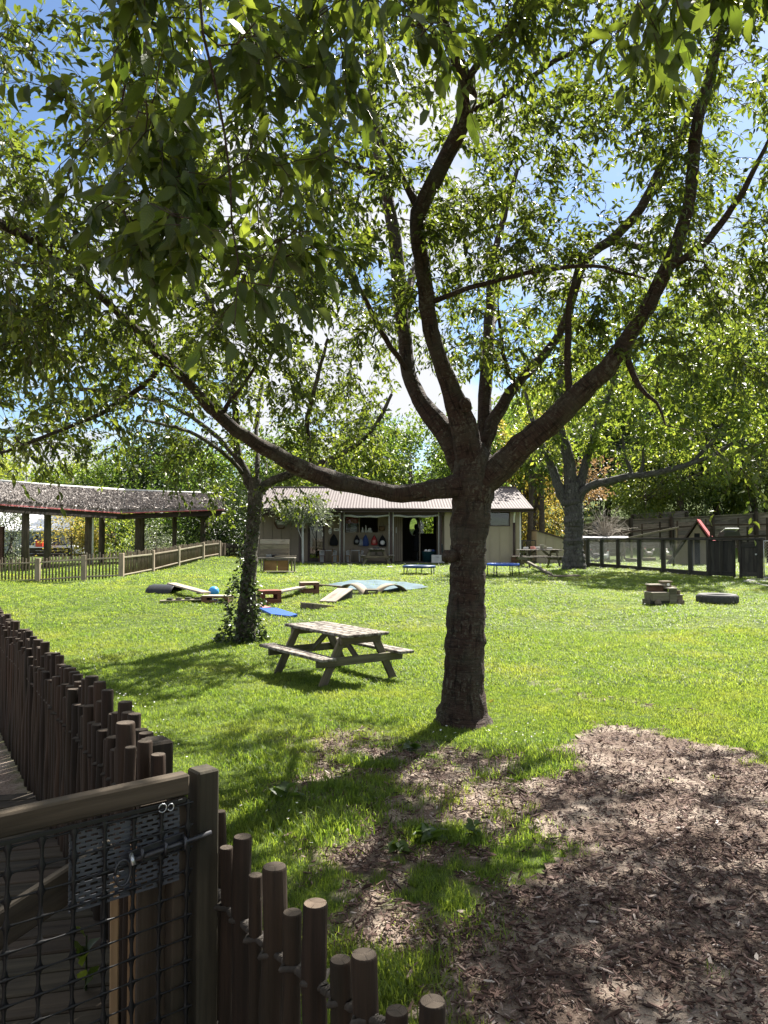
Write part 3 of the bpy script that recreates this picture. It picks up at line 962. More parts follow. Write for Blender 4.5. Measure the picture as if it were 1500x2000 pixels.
# ------------------------------------------------------------------ trees
LEAF8 = (np.array([[0, 0, 0], [0.30, 0.21, 0.05], [0.64, 0.20, 0.03], [1.0, 0, -0.14], [0.64, -0.20, 0.03], [0.30, -0.21, 0.05], [0.32, 0, -0.01], [0.66, 0, -0.03]]),
         np.array([[0, 6, 1, 1], [0, 5, 6, 6], [6, 7, 2, 1], [5, 4, 7, 6], [7, 3, 2, 2], [4, 3, 7, 7]]))
LEAF_TRI = np.array([[0, 6, 1], [0, 5, 6], [6, 7, 2], [6, 2, 1], [5, 4, 7], [5, 7, 6], [7, 3, 2], [4, 3, 7]])
LEAF4 = np.array([[0, 0, 0], [0.5, 0.24, 0.06], [1.0, 0, -0.12], [0.5, -0.24, 0.06]])
LEAF4_TRI = np.array([[0, 3, 2], [0, 2, 1]])

def leaf_frames(dirs, r):
    """random roll, biased so the upper face looks up"""
    x = unit(dirs)
    up = np.tile(np.array([0, 0, 1.0]), (len(x), 1)) + r.normal(0, 0.55, x.shape)
    y = unit(np.cross(up, x)); z = np.cross(x, y)
    return x, y, z

def leaves_mesh(name, pos, dirs, size, mat, r, detail=True, width=1.0, tint=None):
    B, T = (LEAF8[0], LEAF_TRI) if detail else (LEAF4, LEAF4_TRI)
    x, y, z = leaf_frames(dirs, r)
    n = len(pos)
    wv = width * r.uniform(0.85, 1.15, n)
    zv = r.uniform(0.2, 2.6, n)
    V = pos[:, None, :] + size[:, None, None] * (B[None, :, 0, None] * x[:, None, :] + (B[None, :, 1] * wv[:, None])[..., None] * y[:, None, :] + (B[None, :, 2] * zv[:, None])[..., None] * z[:, None, :])
    F = T[None] + (np.arange(n) * len(B))[:, None, None]
    t = r.random(n) if tint is None else tint
    return fast_mesh(name, V.reshape(-1, 3), F.reshape(-1, 3), mat, {'tint': ('FLOAT', np.repeat(t, len(B)))})

def smooth_path(pts, rad, step=0.12, jit=0.0, r=None):
    pts = np.array([tuple(p) for p in pts]); rad = np.array(rad, float)
    d = np.r_[0, np.cumsum(np.linalg.norm(np.diff(pts, axis=0), axis=1))]
    n = max(4, int(d[-1] / step))
    t = np.linspace(0, d[-1], n)
    # Catmull-Rom through the traced points
    m = np.gradient(pts, d, axis=0)
    i = np.clip(np.searchsorted(d, t, side='right') - 1, 0, len(d) - 2)
    h = (d[i + 1] - d[i]); u = ((t - d[i]) / h)[:, None]; h = h[:, None]
    q = (2 * u**3 - 3 * u**2 + 1) * pts[i] + (u**3 - 2 * u**2 + u) * h * m[i] + (-2 * u**3 + 3 * u**2) * pts[i + 1] + (u**3 - u**2) * h * m[i + 1]
    if jit and r is not None:
        k = r.normal(0, jit, q.shape); k[0] = 0
        q = q + k
    return q, np.interp(t, d, rad)

def limb_obj(name, pts, rad, mat, parent, n, r, jitter=0.05, flare=None):
    q, rr = smooth_path(pts, rad, 0.05 if name == 'trunk' else 0.10, 0.004, r)
    if name in ('trunk', 'limb'):
        # swellings where old side shoots were
        for _ in range(max(1, len(q) // 14)):
            c_ = r.integers(2, len(q)); rr = rr * (1 + r.uniform(0.04, 0.12) * np.exp(-((np.arange(len(q)) - c_) / 1.8) ** 2))
    V, F, A = tube_arrays(q, rr, n, jitter, r)
    if flare:
        z0 = q[0][2]
        ang = np.arange(len(V)) % n * 2 * np.pi / n
        hgt = np.repeat(np.linalg.norm(q - q[0], axis=1), n)
        k = np.exp(-hgt / flare[1]) * flare[0] * (0.55 + 0.45 * np.abs(np.sin(ang * 1.5 + 0.4)) + 0.25 * np.cos(ang + 2.6))
        c = np.repeat(q, n, axis=0)
        V = c + (V - c) * (1 + k)[:, None]
    me = fast_mesh(name, V, F, mat, {'luv': ('FLOAT_VECTOR', A)}, True)
    o = bpy.data.objects.new(name, me)
    link(o, parent)
    return o, q, rr

def grow(root, skel, targets, r, leafmat_='leaf', barkmat_='bark', lsize=(0.065, 0.11), per=9, twig_gap=0.10, twig_len=(0.18, 0.42), droop=0.5, detail=True, pick_leaf=0, start=0.35, bend=0.12, width=1.0):
    """branches from the traced limbs out to each target, twigs along them, leaves along the twigs"""
    SPn = np.concatenate([s[0] for s in skel]); 
    ST = np.concatenate([unit(np.gradient(s[0], axis=0)) for s in skel])
    SR = np.concatenate([s[1] for s in skel])
    cap = len(SPn) + len(targets) * 30
    A = np.zeros((cap, 3)); B = np.zeros((cap, 3)); C = np.zeros(cap); k = len(SPn)
    A[:k], B[:k], C[:k] = SPn, ST, SR
    d0 = np.array([np.min(((A[:k] - t) ** 2).sum(1)) for t in targets])
    tv, tf, ta = [], [], []
    nb = 0
    twp, twd, twl = [], [], []
    for t in targets[np.argsort(d0)]:
        dd = np.sqrt(((A[:k] - t) ** 2).sum(1)) + 0.15 * np.exp(-C[:k] / 0.01)
        i = int(np.argmin(dd))
        p0 = A[i]; L = np.linalg.norm(t - p0)
        if L < 0.05:
            continue
        if L > 4.2:
            continue
        d = unit(B[i] * 0.55 + (t - p0) / L + np.array([0, 0, 0.22]) + r.normal(0, 0.12, 3))
        n = max(4, min(28, int(L / 0.10)))
        u = np.linspace(0, 1, n)[:, None]
        q = (1 - u) ** 2 * p0 + 2 * u * (1 - u) * (p0 + d * L * 0.5) + u * u * t
        q[1:] += r.normal(0, 0.010 + 0.006 * L, (n - 1, 3))
        r0 = min(0.7 * C[i], 0.005 + 0.010 * L)
        rr = np.linspace(r0, 0.0026, n)
        V, F, Av = tube_arrays(q, rr, 5 if r0 > 0.012 else 4)
        tv.append(V); tf.append(F + nb); ta.append(Av); nb += len(V)
        T = unit(np.gradient(q, axis=0))
        A[k:k + n - 1] = q[1:]; B[k:k + n - 1] = T[1:]; C[k:k + n - 1] = rr[1:]; k += n - 1
        m = max(2, int(L * (1 - start) / twig_gap))
        for s in np.r_[r.uniform(start, 1, m), 1.0]:
            f = s * (n - 1); a = int(min(f, n - 2)); w = f - a
            twp.append(q[a] * (1 - w) + q[a + 1] * w)
            twd.append(T[a] * (0.7 if s < 1 else 1.3) + r.normal(0, 0.55, 3) + np.array([0, 0, -bend]))
            twl.append(r.uniform(*twig_len))
    twp = np.array(twp); twd = unit(np.array(twd)); twl = np.array(twl)
    nt = len(twp)
    # twigs as slim three-sided tubes of two segments
    mid = twp + twd * (twl * 0.5)[:, None]; tip = twp + twd * twl[:, None]; tip[:, 2] -= 0.16 * twl * (0.5 + droop)
    e1 = unit(np.cross(twd, np.array([0.3, 0.2, 0.93]))); e2 = np.cross(twd, e1)
    ring = [(math.cos(a) * e1 + math.sin(a) * e2) for a in (0, 2.094, 4.189)]
    tvv = np.stack([twp + w_ * 0.0026 for w_ in ring] + [mid + w_ * 0.002 for w_ in ring] + [tip + w_ * 0.001 for w_ in ring], 1)
    tq = np.array([[a, (a + 1) % 3, (a + 1) % 3 + 3, a + 3] for a in range(3)] + [[a + 3, (a + 1) % 3 + 3, (a + 1) % 3 + 6, a + 6] for a in range(3)])
    tfq = (tq[None] + (np.arange(nt) * 9)[:, None, None]).reshape(-1, 4) + nb
    allV = np.concatenate(tv + [tvv.reshape(-1, 3)]); allF = np.concatenate(tf + [tfq])
    allA = np.concatenate(ta + [np.zeros((nt * 9, 3))])
    me = fast_mesh('twigs', allV, allF, barkmat_, {'luv': ('FLOAT_VECTOR', allA)}, True)
    o = bpy.data.objects.new('twigs', me); link(o, root, dict(kind='stuff'))
    o.matrix_basis = root_inv(root)
    # leaves
    s = (np.arange(per) + 0.7) / per
    s = np.clip(s[None, :] + r.normal(0, 0.05, (nt, per)), 0.05, 1.02)
    pos = twp[:, None, :] + twd[:, None, :] * (twl[:, None] * s)[..., None]
    pos[..., 2] -= (0.16 * (0.5 + droop) * twl[:, None] * s ** 2)
    side = e1[:, None, :] * np.where(np.arange(per) % 2, 1, -1)[None, :, None]
    hor = side + r.normal(0, 0.45, (nt, per, 3))
    ld = twd[:, None, :] * 0.55 + hor * 0.75 + np.array([0, 0, -droop]) + r.normal(0, 0.18, (nt, per, 3))
    ld[:, -1] += twd * 1.2
    pos = pos.reshape(-1, 3); ld = unit(ld.reshape(-1, 3))
    size = r.uniform(*lsize, len(pos))
    keep = r.random(len(pos)) < 0.93
    pos, ld, size = pos[keep], ld[keep], size[keep]
    if pick_leaf:
        # the leaves that show largest in the photograph become parts of their own
        cp = pos - np.array(CAM)
        dist = np.linalg.norm(cp, axis=1)
        vis = (cp[:, 1] > 0.5) & (np.abs(cp[:, 0] / np.maximum(cp[:, 1], .1)) < 0.5) & (cp[:, 2] / np.maximum(cp[:, 1], .1) < 0.70)
        sc_ = np.where(vis, size / dist, 0)
        big = np.argsort(-sc_)[:pick_leaf]
        mask = np.ones(len(pos), bool); mask[big] = False
        bp, bd, bs = pos[big], ld[big], size[big]
        pos, ld, size = pos[mask], ld[mask], size[mask]
        x, y, z = leaf_frames(bd, r)
        protos = [near_leaf_mesh(i) for i in range(5)]
        for i in range(len(bp)):
            ob = bpy.data.objects.new('leaf', protos[i % 5])
            link(ob, root)
            m = Matrix((Vector(x[i]) * bs[i], Vector(y[i]) * bs[i], Vector(z[i]) * bs[i])).transposed().to_4x4()
            m.translation = Vector(bp[i])
            ob.matrix_basis = root_inv(root) @ m
    me = leaves_mesh('crown', pos, ld, size, leafmat_, r, detail, width, np.clip(r.beta(1.1, 1.9, len(pos)), 0, 1))
    o = bpy.data.objects.new('crown', me); link(o, root, dict(kind='stuff'))
    o.matrix_basis = root_inv(root)
    return len(pos)

def near_leaf_mesh(seed):
    r = np.random.default_rng(900 + seed)
    V = []; F = []
    n = 9
    curl = r.uniform(0.05, 0.28); fold = r.uniform(0.08, 0.22); tw = r.uniform(-0.3, 0.3)
    for i in range(n + 1):
        t = i / n
        w = 0.20 * (math.sin(math.pi * min(1, t * 1.02) ** 0.82) ** 0.85) * (1 - 0.25 * t) if 0 < i < n else 0.0
        ser = 0.012 * (1 if i % 2 else -1) if 0 < i < n else 0
        zc = -curl * t * t
        a = tw * t
        rib = (t, 0, zc)
        wl_ = w + ser
        L_ = (t + 0.02, wl_ * math.cos(a), zc + wl_ * fold + wl_ * math.sin(a) + 0.012 * math.sin(i * 1.9))
        R_ = (t + 0.02, -wl_ * math.cos(a), zc + wl_ * fold - wl_ * math.sin(a) + 0.012 * math.sin(i * 2.3 + 1))
        V += [L_, rib, R_]
    for i in range(n):
        k = i * 3
        F += [(k, k + 1, k + 4, k + 3), (k + 1, k + 2, k + 5, k + 4)]
    # stalk
    k = len(V)
    V += [(-0.16, 0.006, 0.05), (-0.16, -0.006, 0.05), (0.02, 0.008, 0.0), (0.02, -0.008, 0.0)]
    F += [(k, k + 1, k + 3, k + 2)]
    me = bpy.data.meshes.new('leaf')
    me.from_pydata([tuple(map(float, v)) for v in V], [], F); me.update()
    me.materials.append(M['leaf_near'])
    smooth(me)
    return me

def pl(*pts):
    """(px, py, depth, half width in px) -> points and radii"""
    return [P(a, b, d) for a, b, d, _ in pts], [w * d / 1500.0 for _, _, d, w in pts]

# ---- the big cherry in the middle
r1 = np.random.default_rng(11)
base = G(902, 1412)
cherry = thing('cherry_tree', 'big spreading cherry tree with thick banded trunk beside the picnic table', 'tree', base)
def at_root(o, root):
    o.matrix_basis = root_inv(root)
skel = []
def add_limb(root, name, pts, mat, n, rr_, jit=0.05, flare=None, smax=0.0):
    p, w = pl(*pts)
    o, q, rad = limb_obj(name, p, w, mat, root, n, rr_, jit, flare)
    o.matrix_basis = root_inv(root)
    return (q, rad)

D0 = base.y
trunk_px = [(902, 1425, D0, 40), (905, 1360, D0, 38), (908, 1250, D0, 36), (912, 1150, D0, 34), (915, 1060, D0, 34), (920, 990, D0, 37), (924, 950, D0, 42), (926, 905, D0, 40), (922, 870, D0, 22)]
skel_trunk = add_limb(cherry, 'trunk', trunk_px, 'bark', 44, r1, 0.034, (0.75, 0.17))
limbs = [
    [(905, 948, 7.25, 24), (860, 955, 7.2, 20), (780, 964, 7.1, 17), (700, 949, 7.0, 17), (640, 936, 6.95, 18), (590, 915, 6.9, 17.5), (500, 865, 6.75, 14), (430, 815, 6.6, 12), (370, 750, 6.4, 10), (310, 690, 6.2, 8.5), (250, 628, 5.9, 7.5), (150, 540, 5.5, 8), (70, 478, 5.1, 8), (-30, 420, 4.7, 8), (-160, 330, 4.2, 6)],
    [(905, 915, 7.35, 24), (872, 850, 7.4, 22), (830, 795, 7.5, 17), (802, 740, 7.6, 14.5), (790, 660, 7.7, 13.5), (780, 560, 7.75, 14), (770, 460, 7.8, 13), (755, 380, 7.8, 12), (740, 300, 7.8, 11), (728, 200, 7.8, 9), (720, 90, 7.8, 7), (716, -30, 7.8, 5)],
    [(922, 910, 7.25, 27), (905, 830, 7.2, 25), (870, 730, 7.1, 17), (843, 650, 7.0, 15), (828, 540, 6.8, 15.5), (818, 420, 6.5, 16), (850, 350, 6.3, 16), (890, 270, 6.1, 16), (912, 205, 5.9, 16), (902, 140, 5.7, 14), (875, 75, 5.5, 12), (860, 0, 5.3, 11), (850, -110, 5.0, 10), (810, -330, 4.4, 9), (720, -620, 3.6, 8), (600, -900, 2.9, 7), (500, -1000, 2.4, 5)],
    [(938, 915, 7.45, 18), (944, 850, 7.6, 15), (948, 760, 7.8, 13), (954, 680, 8.0, 12), (956, 600, 8.2, 9), (966, 500, 8.4, 7), (985, 420, 8.5, 6), (1010, 330, 8.6, 4)],
    [(942, 880, 7.5, 14), (975, 800, 7.6, 12), (1010, 750, 7.7, 10), (1050, 705, 7.8, 9), (1090, 655, 7.9, 8), (1120, 580, 7.9, 7), (1150, 500, 7.8, 8), (1190, 470, 7.7, 9), (1245, 415, 7.6, 9), (1290, 330, 7.5, 8), (1335, 250, 7.4, 8), (1375, 170, 7.3, 6), (1400, 60, 7.2, 5)],
    [(940, 945, 7.25, 28), (975, 915, 7.2, 28), (1010, 880, 7.1, 25), (1080, 820, 7.0, 23), (1130, 772, 6.9, 22), (1190, 712, 6.8, 18), (1240, 640, 6.7, 14.5), (1280, 570, 6.6, 14), (1312, 500, 6.5, 13), (1342, 420, 6.4, 12), (1355, 310, 6.3, 11.5), (1362, 240, 6.2, 11), (1380, 170, 6.1, 10), (1405, 80, 6.0, 9), (1440, -60, 5.8, 7), (1480, -260, 5.4, 5)],
]
subs = [
    [(325, 700, 6.2, 6), (290, 745, 6.1, 5.5), (240, 780, 6.0, 5), (190, 812, 5.9, 4.5), (100, 846, 5.7, 3.5), (0, 885, 5.5, 3), (-80, 900, 5.3, 3)],
    [(430, 815, 6.6, 5), (455, 775, 6.6, 4), (480, 745, 6.6, 3.5), (505, 705, 6.6, 3)],
    [(815, 405, 6.5, 8), (795, 365, 6.5, 7), (765, 310, 6.5, 6), (745, 265, 6.6, 5), (700, 200, 6.7, 4)],
    [(925, 215, 5.95, 6), (975, 190, 5.9, 5), (1060, 135, 5.8, 5), (1150, 85, 5.7, 4), (1230, 40, 5.6, 3)],
    [(842, 590, 6.9, 6), (880, 575, 6.8, 5), (960, 550, 6.7, 5), (1060, 527, 6.6, 4.5), (1160, 520, 6.5, 3.5), (1260, 545, 6.4, 2.5)],
    [(1222, 690, 6.75, 7), (1240, 738, 6.65, 6), (1262, 772, 6.55, 4.5), (1285, 790, 6.5, 3), (1300, 830, 6.4, 2)],
    [(1310, 520, 6.5, 8), (1360, 488, 6.4, 7.5), (1420, 420, 6.3, 6.5), (1462, 355, 6.2, 5.5), (1495, 290, 6.1, 4), (1560, 180, 5.9, 4)],
    [(1115, 785, 6.95, 8), (1109, 720, 6.95, 7), (1110, 640, 6.95, 7), (1113, 585, 6.95, 6), (1135, 500, 7.0, 4)],
    [(1010, 750, 7.7, 6), (990, 720, 7.75, 5), (982, 680, 7.8, 4), (975, 620, 7.8, 3)],
    [(785, 350, 7.6, 8), (700, 330, 7.3, 7), (640, 305, 7.0, 6), (590, 320, 6.7, 6), (560, 350, 6.5, 4), (540, 420, 6.3, 3)],
    [(800, 730, 7.6, 6), (740, 640, 7.3, 5), (700, 560, 7.1, 4.5), (640, 480, 6.9, 4)],
    [(900, 170, 5.8, 8), (985, 60, 5.3, 7), (1100, -80, 4.8, 6), (1230, -260, 4.2, 5), (1400, -500, 3.6, 4)],
    [(1440, -60, 5.8, 6), (1600, 0, 5.2, 6), (1750, -100, 4.4, 5)],  # unseen limb beyond the frame, added to hold shading leaves
    [(850, -110, 5.0, 9), (620, -350, 4.0, 8), (330, -500, 3.1, 7), (60, -600, 2.5, 5)],
    [(600, -900, 2.9, 7), (440, -760, 2.35, 6), (390, -420, 2.15, 5), (380, -150, 2.1, 4), (395, 60, 2.1, 3)],
    [(600, -900, 2.9, 9), (300, -1600, 1.9, 8), (-400, -3200, 1.0, 6)],  # this and the next two: unseen boughs added to carry shading leaves
    [(620, -350, 4.0, 8), (-100, -700, 3.0, 8), (-1300, -1300, 2.0, 7), (-3000, -2600, 1.1, 5)],
    [(1230, -260, 4.2, 9), (1500, -800, 3.0, 8), (2200, -1700, 1.9, 7), (3400, -3300, 1.0, 5)],
    [(846, -110, 5.0, 8), (900, -300, 5.6, 7), (1000, -420, 6.6, 6), (1060, -380, 7.6, 4)],
    [(790, 660, 7.7, 9), (800, 560, 8.6, 8), (830, 470, 9.6, 7), (850, 430, 10.6, 5)],
    [(954, 680, 8.0, 9), (960, 640, 9.0, 7), (970, 610, 10.2, 5)],
    [(1190, 470, 7.7, 8), (1240, 480, 8.4, 7), (1310, 500, 9.2, 5)],
    [(860, 0, 5.3, 6), (800, -140, 4.2, 6), (740, -220, 3.2, 5), (720, -120, 2.6, 4), (730, -20, 2.4, 3)],
]
skel = [skel_trunk]
for L_ in limbs:
    skel.append(add_limb(cherry, 'limb', L_, 'bark', 14, r1, 0.045))
for L_ in subs:
    skel.append(add_limb(cherry, 'branch', L_, 'bark', 8, r1, 0.05))
# sawn stubs
for a, b in (((912, 800, 7.05, 11), (905, 776, 6.98, 12)), ((922, 205, 5.85, 9), (927, 172, 5.8, 7)), ((885, 1085, 7.2, 12), (868, 1088, 7.05, 13))):
    add_limb(cherry, 'stub', [a, ((a[0] + b[0]) / 2, (a[1] + b[1]) / 2, (a[2] + b[2]) / 2, a[3] + 1), b, (b[0], b[1] - 1, b[2], 1)], 'bark', 10, r1)

def blob_targets(blobs, r):
    out = []
    for (px, py, d, rx, ry, rz, n) in blobs:
        c = np.array(tuple(P(px, py, d)))
        u = r.normal(size=(n, 3)); u /= np.linalg.norm(u, axis=1)[:, None]
        u *= (r.random(n) ** 0.40 * 1.08)[:, None]
        q = c + u * np.array([rx, ry, rz])
        if n >= 12:
            # gather the targets into clumps so that the crown has gaps
            k = max(3, n // 6)
            sub = q[:k]
            j = np.argmin(((q[:, None] - sub[None]) ** 2).sum(-1), 1)
            q = q * 0.45 + sub[j] * 0.55
        out.append(q)
    return np.concatenate(out)
# crown masses: (px, py, depth) of the centre, radii in metres, branches
T1 = blob_targets([
    (280, 220, 5.0, 1.5, 1.5, 1.3, 150), (480, 330, 5.4, 1.3, 1.4, 1.3, 112), (230, 560, 5.5, 1.5, 1.3, 0.8, 115), (60, 650, 5.3, 1.2, 1.2, 0.8, 85),
    (420, 620, 6.3, 1.3, 1.0, 0.7, 44), (120, 780, 5.5, 1.2, 1.0, 0.45, 30), (640, 120, 6.2, 1.4, 1.6, 1.1, 75), (640, 520, 6.9, 1.1, 1.0, 0.9, 46),
    (980, 560, 7.0, 1.1, 0.9, 0.8, 80), (930, 400, 6.8, 0.9, 1.0, 0.7, 40), (1060, 160, 6.2, 1.6, 1.5, 1.0, 66), (1380, 140, 6.0, 1.4, 1.4, 1.0, 84),
    (1440, 450, 6.2, 0.9, 1.1, 1.0, 66), (1230, 330, 7.2, 1.2, 1.0, 0.9, 40), (1180, 600, 7.2, 1.0, 0.9, 0.7, 60), (1400, 690, 6.3, 0.9, 0.9, 0.5, 34), (1050, 740, 7.6, 0.7, 0.6, 0.4, 16), (860, 480, 7.5, 0.8, 0.9, 1.0, 30),
    (1420, 880, 6.0, 0.5, 0.5, 0.25, 5), (30, 470, 4.4, 0.8, 0.8, 0.6, 26), (60, 330, 6.2, 1.0, 1.0, 0.8, 40), (1300, 30, 5.2, 1.4, 1.0, 0.5, 30), (900, 20, 5.6, 1.2, 1.0, 0.6, 26),
    (1340, 560, 9.0, 1.7, 1.1, 1.0, 90), (1250, 200, 8.4, 1.6, 1.2, 1.0, 48), (1480, 300, 7.4, 1.2, 1.2, 1.2, 52), (860, 560, 10.2, 2.0, 1.2, 1.5, 95), (1010, 640, 9.6, 1.4, 1.0, 1.0, 45), (760, 330, 9.2, 1.6, 1.2, 1.2, 55),
    # unseen leaf masses added overhead, out of the frame, to shade mulch and gate
    (900, -700, 4.6, 2.0, 1.5, 1.0, 80), (1700, -300, 5.2, 1.8, 1.6, 1.2, 90), (1500, -900, 3.6, 1.6, 1.2, 0.8, 40), (-600, 100, 5.0, 1.3, 1.5, 1.2, 40), (800, -250, 7.0, 2.2, 1.6, 1.0, 85),
    (1900, 300, 6.0, 1.2, 1.4, 1.2, 30), (1350, -160, 4.3, 1.3, 0.9, 0.5, 60), (950, -100, 4.2, 0.9, 0.8, 0.5, 40), (700, -260, 4.2, 1.7, 1.0, 0.6, 85), (300, -500, 3.3, 1.5, 1.1, 0.6, 70),
], r1)
T1 = np.concatenate([T1] + [np.array(c) + r1.normal(size=(n, 3)) * np.array(s_) for c, s_, n in (((-2.4, 0.2, 4.3), (1.5, 1.3, .5), 95), ((0.3, -0.8, 4.9), (1.5, 1.3, .5), 95), ((2.8, -0.2, 4.5), (1.4, 1.3, .5), 75), ((-1.0, 1.6, 5.0), (1.2, .7, .4), 60), ((-3.6, 2.6, 4.4), (.9, 1.3, .6), 60), ((-1.2, -2.4, 3.6), (1.6, .6, .8), 70))])  # unseen leaves added around and behind the camera to block sky light
nl = grow(cherry, skel, T1, r1, lsize=(0.048, 0.092), per=12, twig_gap=0.075, width=0.84)
# the low drooping sprays close to the camera: their big leaves are parts of their own
T1b = blob_targets([
    (350, 110, 2.5, 0.36, 0.5, 0.34, 21), (320, 350, 2.6, 0.34, 0.4, 0.22, 14), (440, 470, 2.5, 0.26, 0.3, 0.16, 10), (480, 590, 2.35, 0.07, 0.1, 0.05, 4),
    (200, 280, 3.0, 0.25, 0.4, 0.25, 6), (560, 300, 3.0, 0.26, 0.4, 0.3, 7), (820, 40, 2.2, 0.09, 0.1, 0.08, 4), (640, 60, 2.5, 0.2, 0.2, 0.18, 7), (1260, 40, 2.4, 0.25, 0.2, 0.05, 4), (1420, 0, 2.4, 0.2, 0.2, 0.05, 3),
], r1)
near_skel = skel[-2:] + [add_limb(cherry, 'branch', L_, 'bark', 7, r1) for L_ in (
    [(390, -420, 2.15, 5), (300, -150, 2.4, 4), (260, 50, 2.5, 3), (240, 200, 2.55, 2.4)],
    [(395, 60, 2.1, 3), (430, 220, 2.2, 2.6), (450, 380, 2.3, 2.2), (470, 520, 2.35, 1.6)],
    [(1400, -500, 3.6, 4), (1380, -300, 2.8, 4), (1330, -120, 2.4, 3), (1260, -20, 2.3, 2)])]
grow(cherry, near_skel, T1b, r1, lsize=(0.068, 0.115), per=8, twig_gap=0.095, width=0.92, twig_len=(0.12, 0.26), pick_leaf=300, start=0.2, droop=0.85)

# young shoots at the foot of the trunk
mb_v = []
sp_, sd_ = [], []
for i in range(16):
    q = G(936 + r1.normal(0, 8), 1396) + Vector((0, -0.08, r1.uniform(0.02, 0.26)))
    sp_.append(tuple(q)); sd_.append((r1.normal(), r1.normal() - 0.4, r1.uniform(-0.2, 0.5)))
M['leaf_young'] = leafmat('young_shoot_leaf', (0.20, 0.17, 0.03), (0.30, 0.24, 0.05), (0.35, 0.36, 0.05), (0.5, 0.4, 0.06), 0.4)
o = bpy.data.objects.new('shoot', leaves_mesh('shoot', np.array(sp_), np.array(sd_), r1.uniform(0.04, 0.075, 16), 'leaf_young', r1))
link(o, cherry, dict(label='yellow green young shoots at the foot of the trunk', kind='stuff')); o.matrix_basis = root_inv(cherry)

# ---- second cherry with ivy on its foot
r2 = np.random.default_rng(22)
b2 = G(472, 1252)
D2 = b2.y
cherry2 = thing('cherry_tree', 'slim cherry tree with ivy covered trunk left of the picnic table', 'tree', b2)
M['bark_patchy'] = barkmat('patchy_pale_bark', (0.010, 0.008, 0.006), (0.062, 0.050, 0.038), (0.22, 0.205, 0.165), 0.55, (9, 9, 26), 1.0, 20, 0.7)
sk2 = [add_limb(cherry2, 'trunk', [(478, 1262, D2, 18), (481, 1200, D2, 16), (486, 1130, D2, 13.5), (491, 1065, D2, 12.5), (496, 1010, D2, 13), (498, 965, D2, 14.5), (497, 935, D2, 12)], 'bark_patchy', 22, r2, 0.07, (0.35, 0.3))]
k2 = D2
for L_ in ([(492, 952, k2, 11), (478, 922, k2, 9.5), (465, 893, k2, 8.5), (459, 850, k2 - .1, 7.5), (460, 800, k2 - .3, 7), (452, 730, k2 - .5, 6), (438, 660, k2 - .7, 7), (415, 600, k2 - .9, 5), (380, 540, k2 - 1, 4)],
           [(502, 960, k2, 10), (522, 944, k2, 8.5), (560, 929, k2, 8), (610, 911, k2, 7), (660, 890, k2, 5.5), (705, 862, k2, 4.5), (740, 820, k2, 4), (765, 770, k2, 3)],
           [(463, 895, k2, 5), (420, 850, k2 + .2, 4.5), (350, 800, k2 + .4, 4), (260, 770, k2 + .5, 5), (150, 760, k2 + .5, 4)],
           [(500, 945, k2, 5), (503, 900, k2 + .3, 5), (501, 840, k2 + .7, 4), (510, 760, k2 + 1, 4), (540, 660, k2 + 1.2, 3)],
           [(610, 911, k2, 5), (600, 830, k2 - .5, 5), (620, 740, k2 - 1, 4), (640, 660, k2 - 1.4, 3)],
           [(476, 925, k2, 4.5), (430, 880, k2 - 1, 4), (360, 840, k2 - 2, 3.5), (280, 820, k2 - 2.6, 3)]):
    sk2.append(add_limb(cherry2, 'limb', L_, 'bark_patchy', 9, r2, 0.06))
T2 = blob_targets([(585, 850, D2 - .4, 1.2, 1.0, 0.55, 34), (660, 820, D2 + .3, 1.2, 1.0, 0.6, 34), (330, 700, D2, 1.8, 1.4, 0.9, 40), (420, 760, D2, 2.2, 1.8, 1.1, 120), (180, 740, D2, 2.0, 1.8, 1.2, 85), (620, 760, D2, 1.6, 1.6, 1.0, 70), (500, 620, D2, 2.2, 1.8, 1.0, 75), (300, 860, D2 - .5, 1.4, 1.3, 0.5, 34), (60, 850, D2 - 1, 1.3, 1.4, 0.4, 30), (560, 960, D2, 0.5, 0.5, 0.35, 9),
                   (440, 960, D2, 0.35, 0.5, 0.4, 6), (30, 650, D2, 1.2, 1.2, 1.2, 30), (680, 900, D2 - .3, 0.7, 0.6, 0.35, 12), (380, 920, D2 - 1, 0.5, 0.5, 0.3, 10)], r2)
grow(cherry2, sk2, T2, r2, barkmat_='bark_patchy', lsize=(0.065, 0.11), per=11, twig_gap=0.105, twig_len=(0.22, 0.5), detail=False)
M['ivy'] = leafmat('ivy_leaf', (0.018, 0.032, 0.010), (0.045, 0.065, 0.018), (0.07, 0.12, 0.02), (0.12, 0.16, 0.03), 0.25, 0.35, 0.5)
n = 900
hz = r2.random(n) ** 1.7 * 1.05
an = r2.uniform(0, 6.283, n)
rad_ = 0.20 + 0.20 * np.exp(-hz / 0.28) + 0.10 * np.exp(-((hz - 0.62) / 0.12) ** 2)
rad_ = rad_ * (0.75 + 0.4 * r2.random(n))
pp = np.stack([b2.x + 0.03 * hz + rad_ * np.cos(an), b2.y + rad_ * np.sin(an), b2.z + hz + 0.02], 1)
dd = np.stack([np.cos(an), np.sin(an), r2.uniform(-0.6, 0.5, n)], 1) + r2.normal(0, 0.5, (n, 3))
o = bpy.data.objects.new('ivy', leaves_mesh('ivy', pp, dd, r2.uniform(0.05, 0.10, n), 'ivy', r2, True, 1.5))
link(o, cherry2, dict(kind='stuff', label='dark ivy leaves bushing round the foot of the trunk')); o.matrix_basis = root_inv(cherry2)
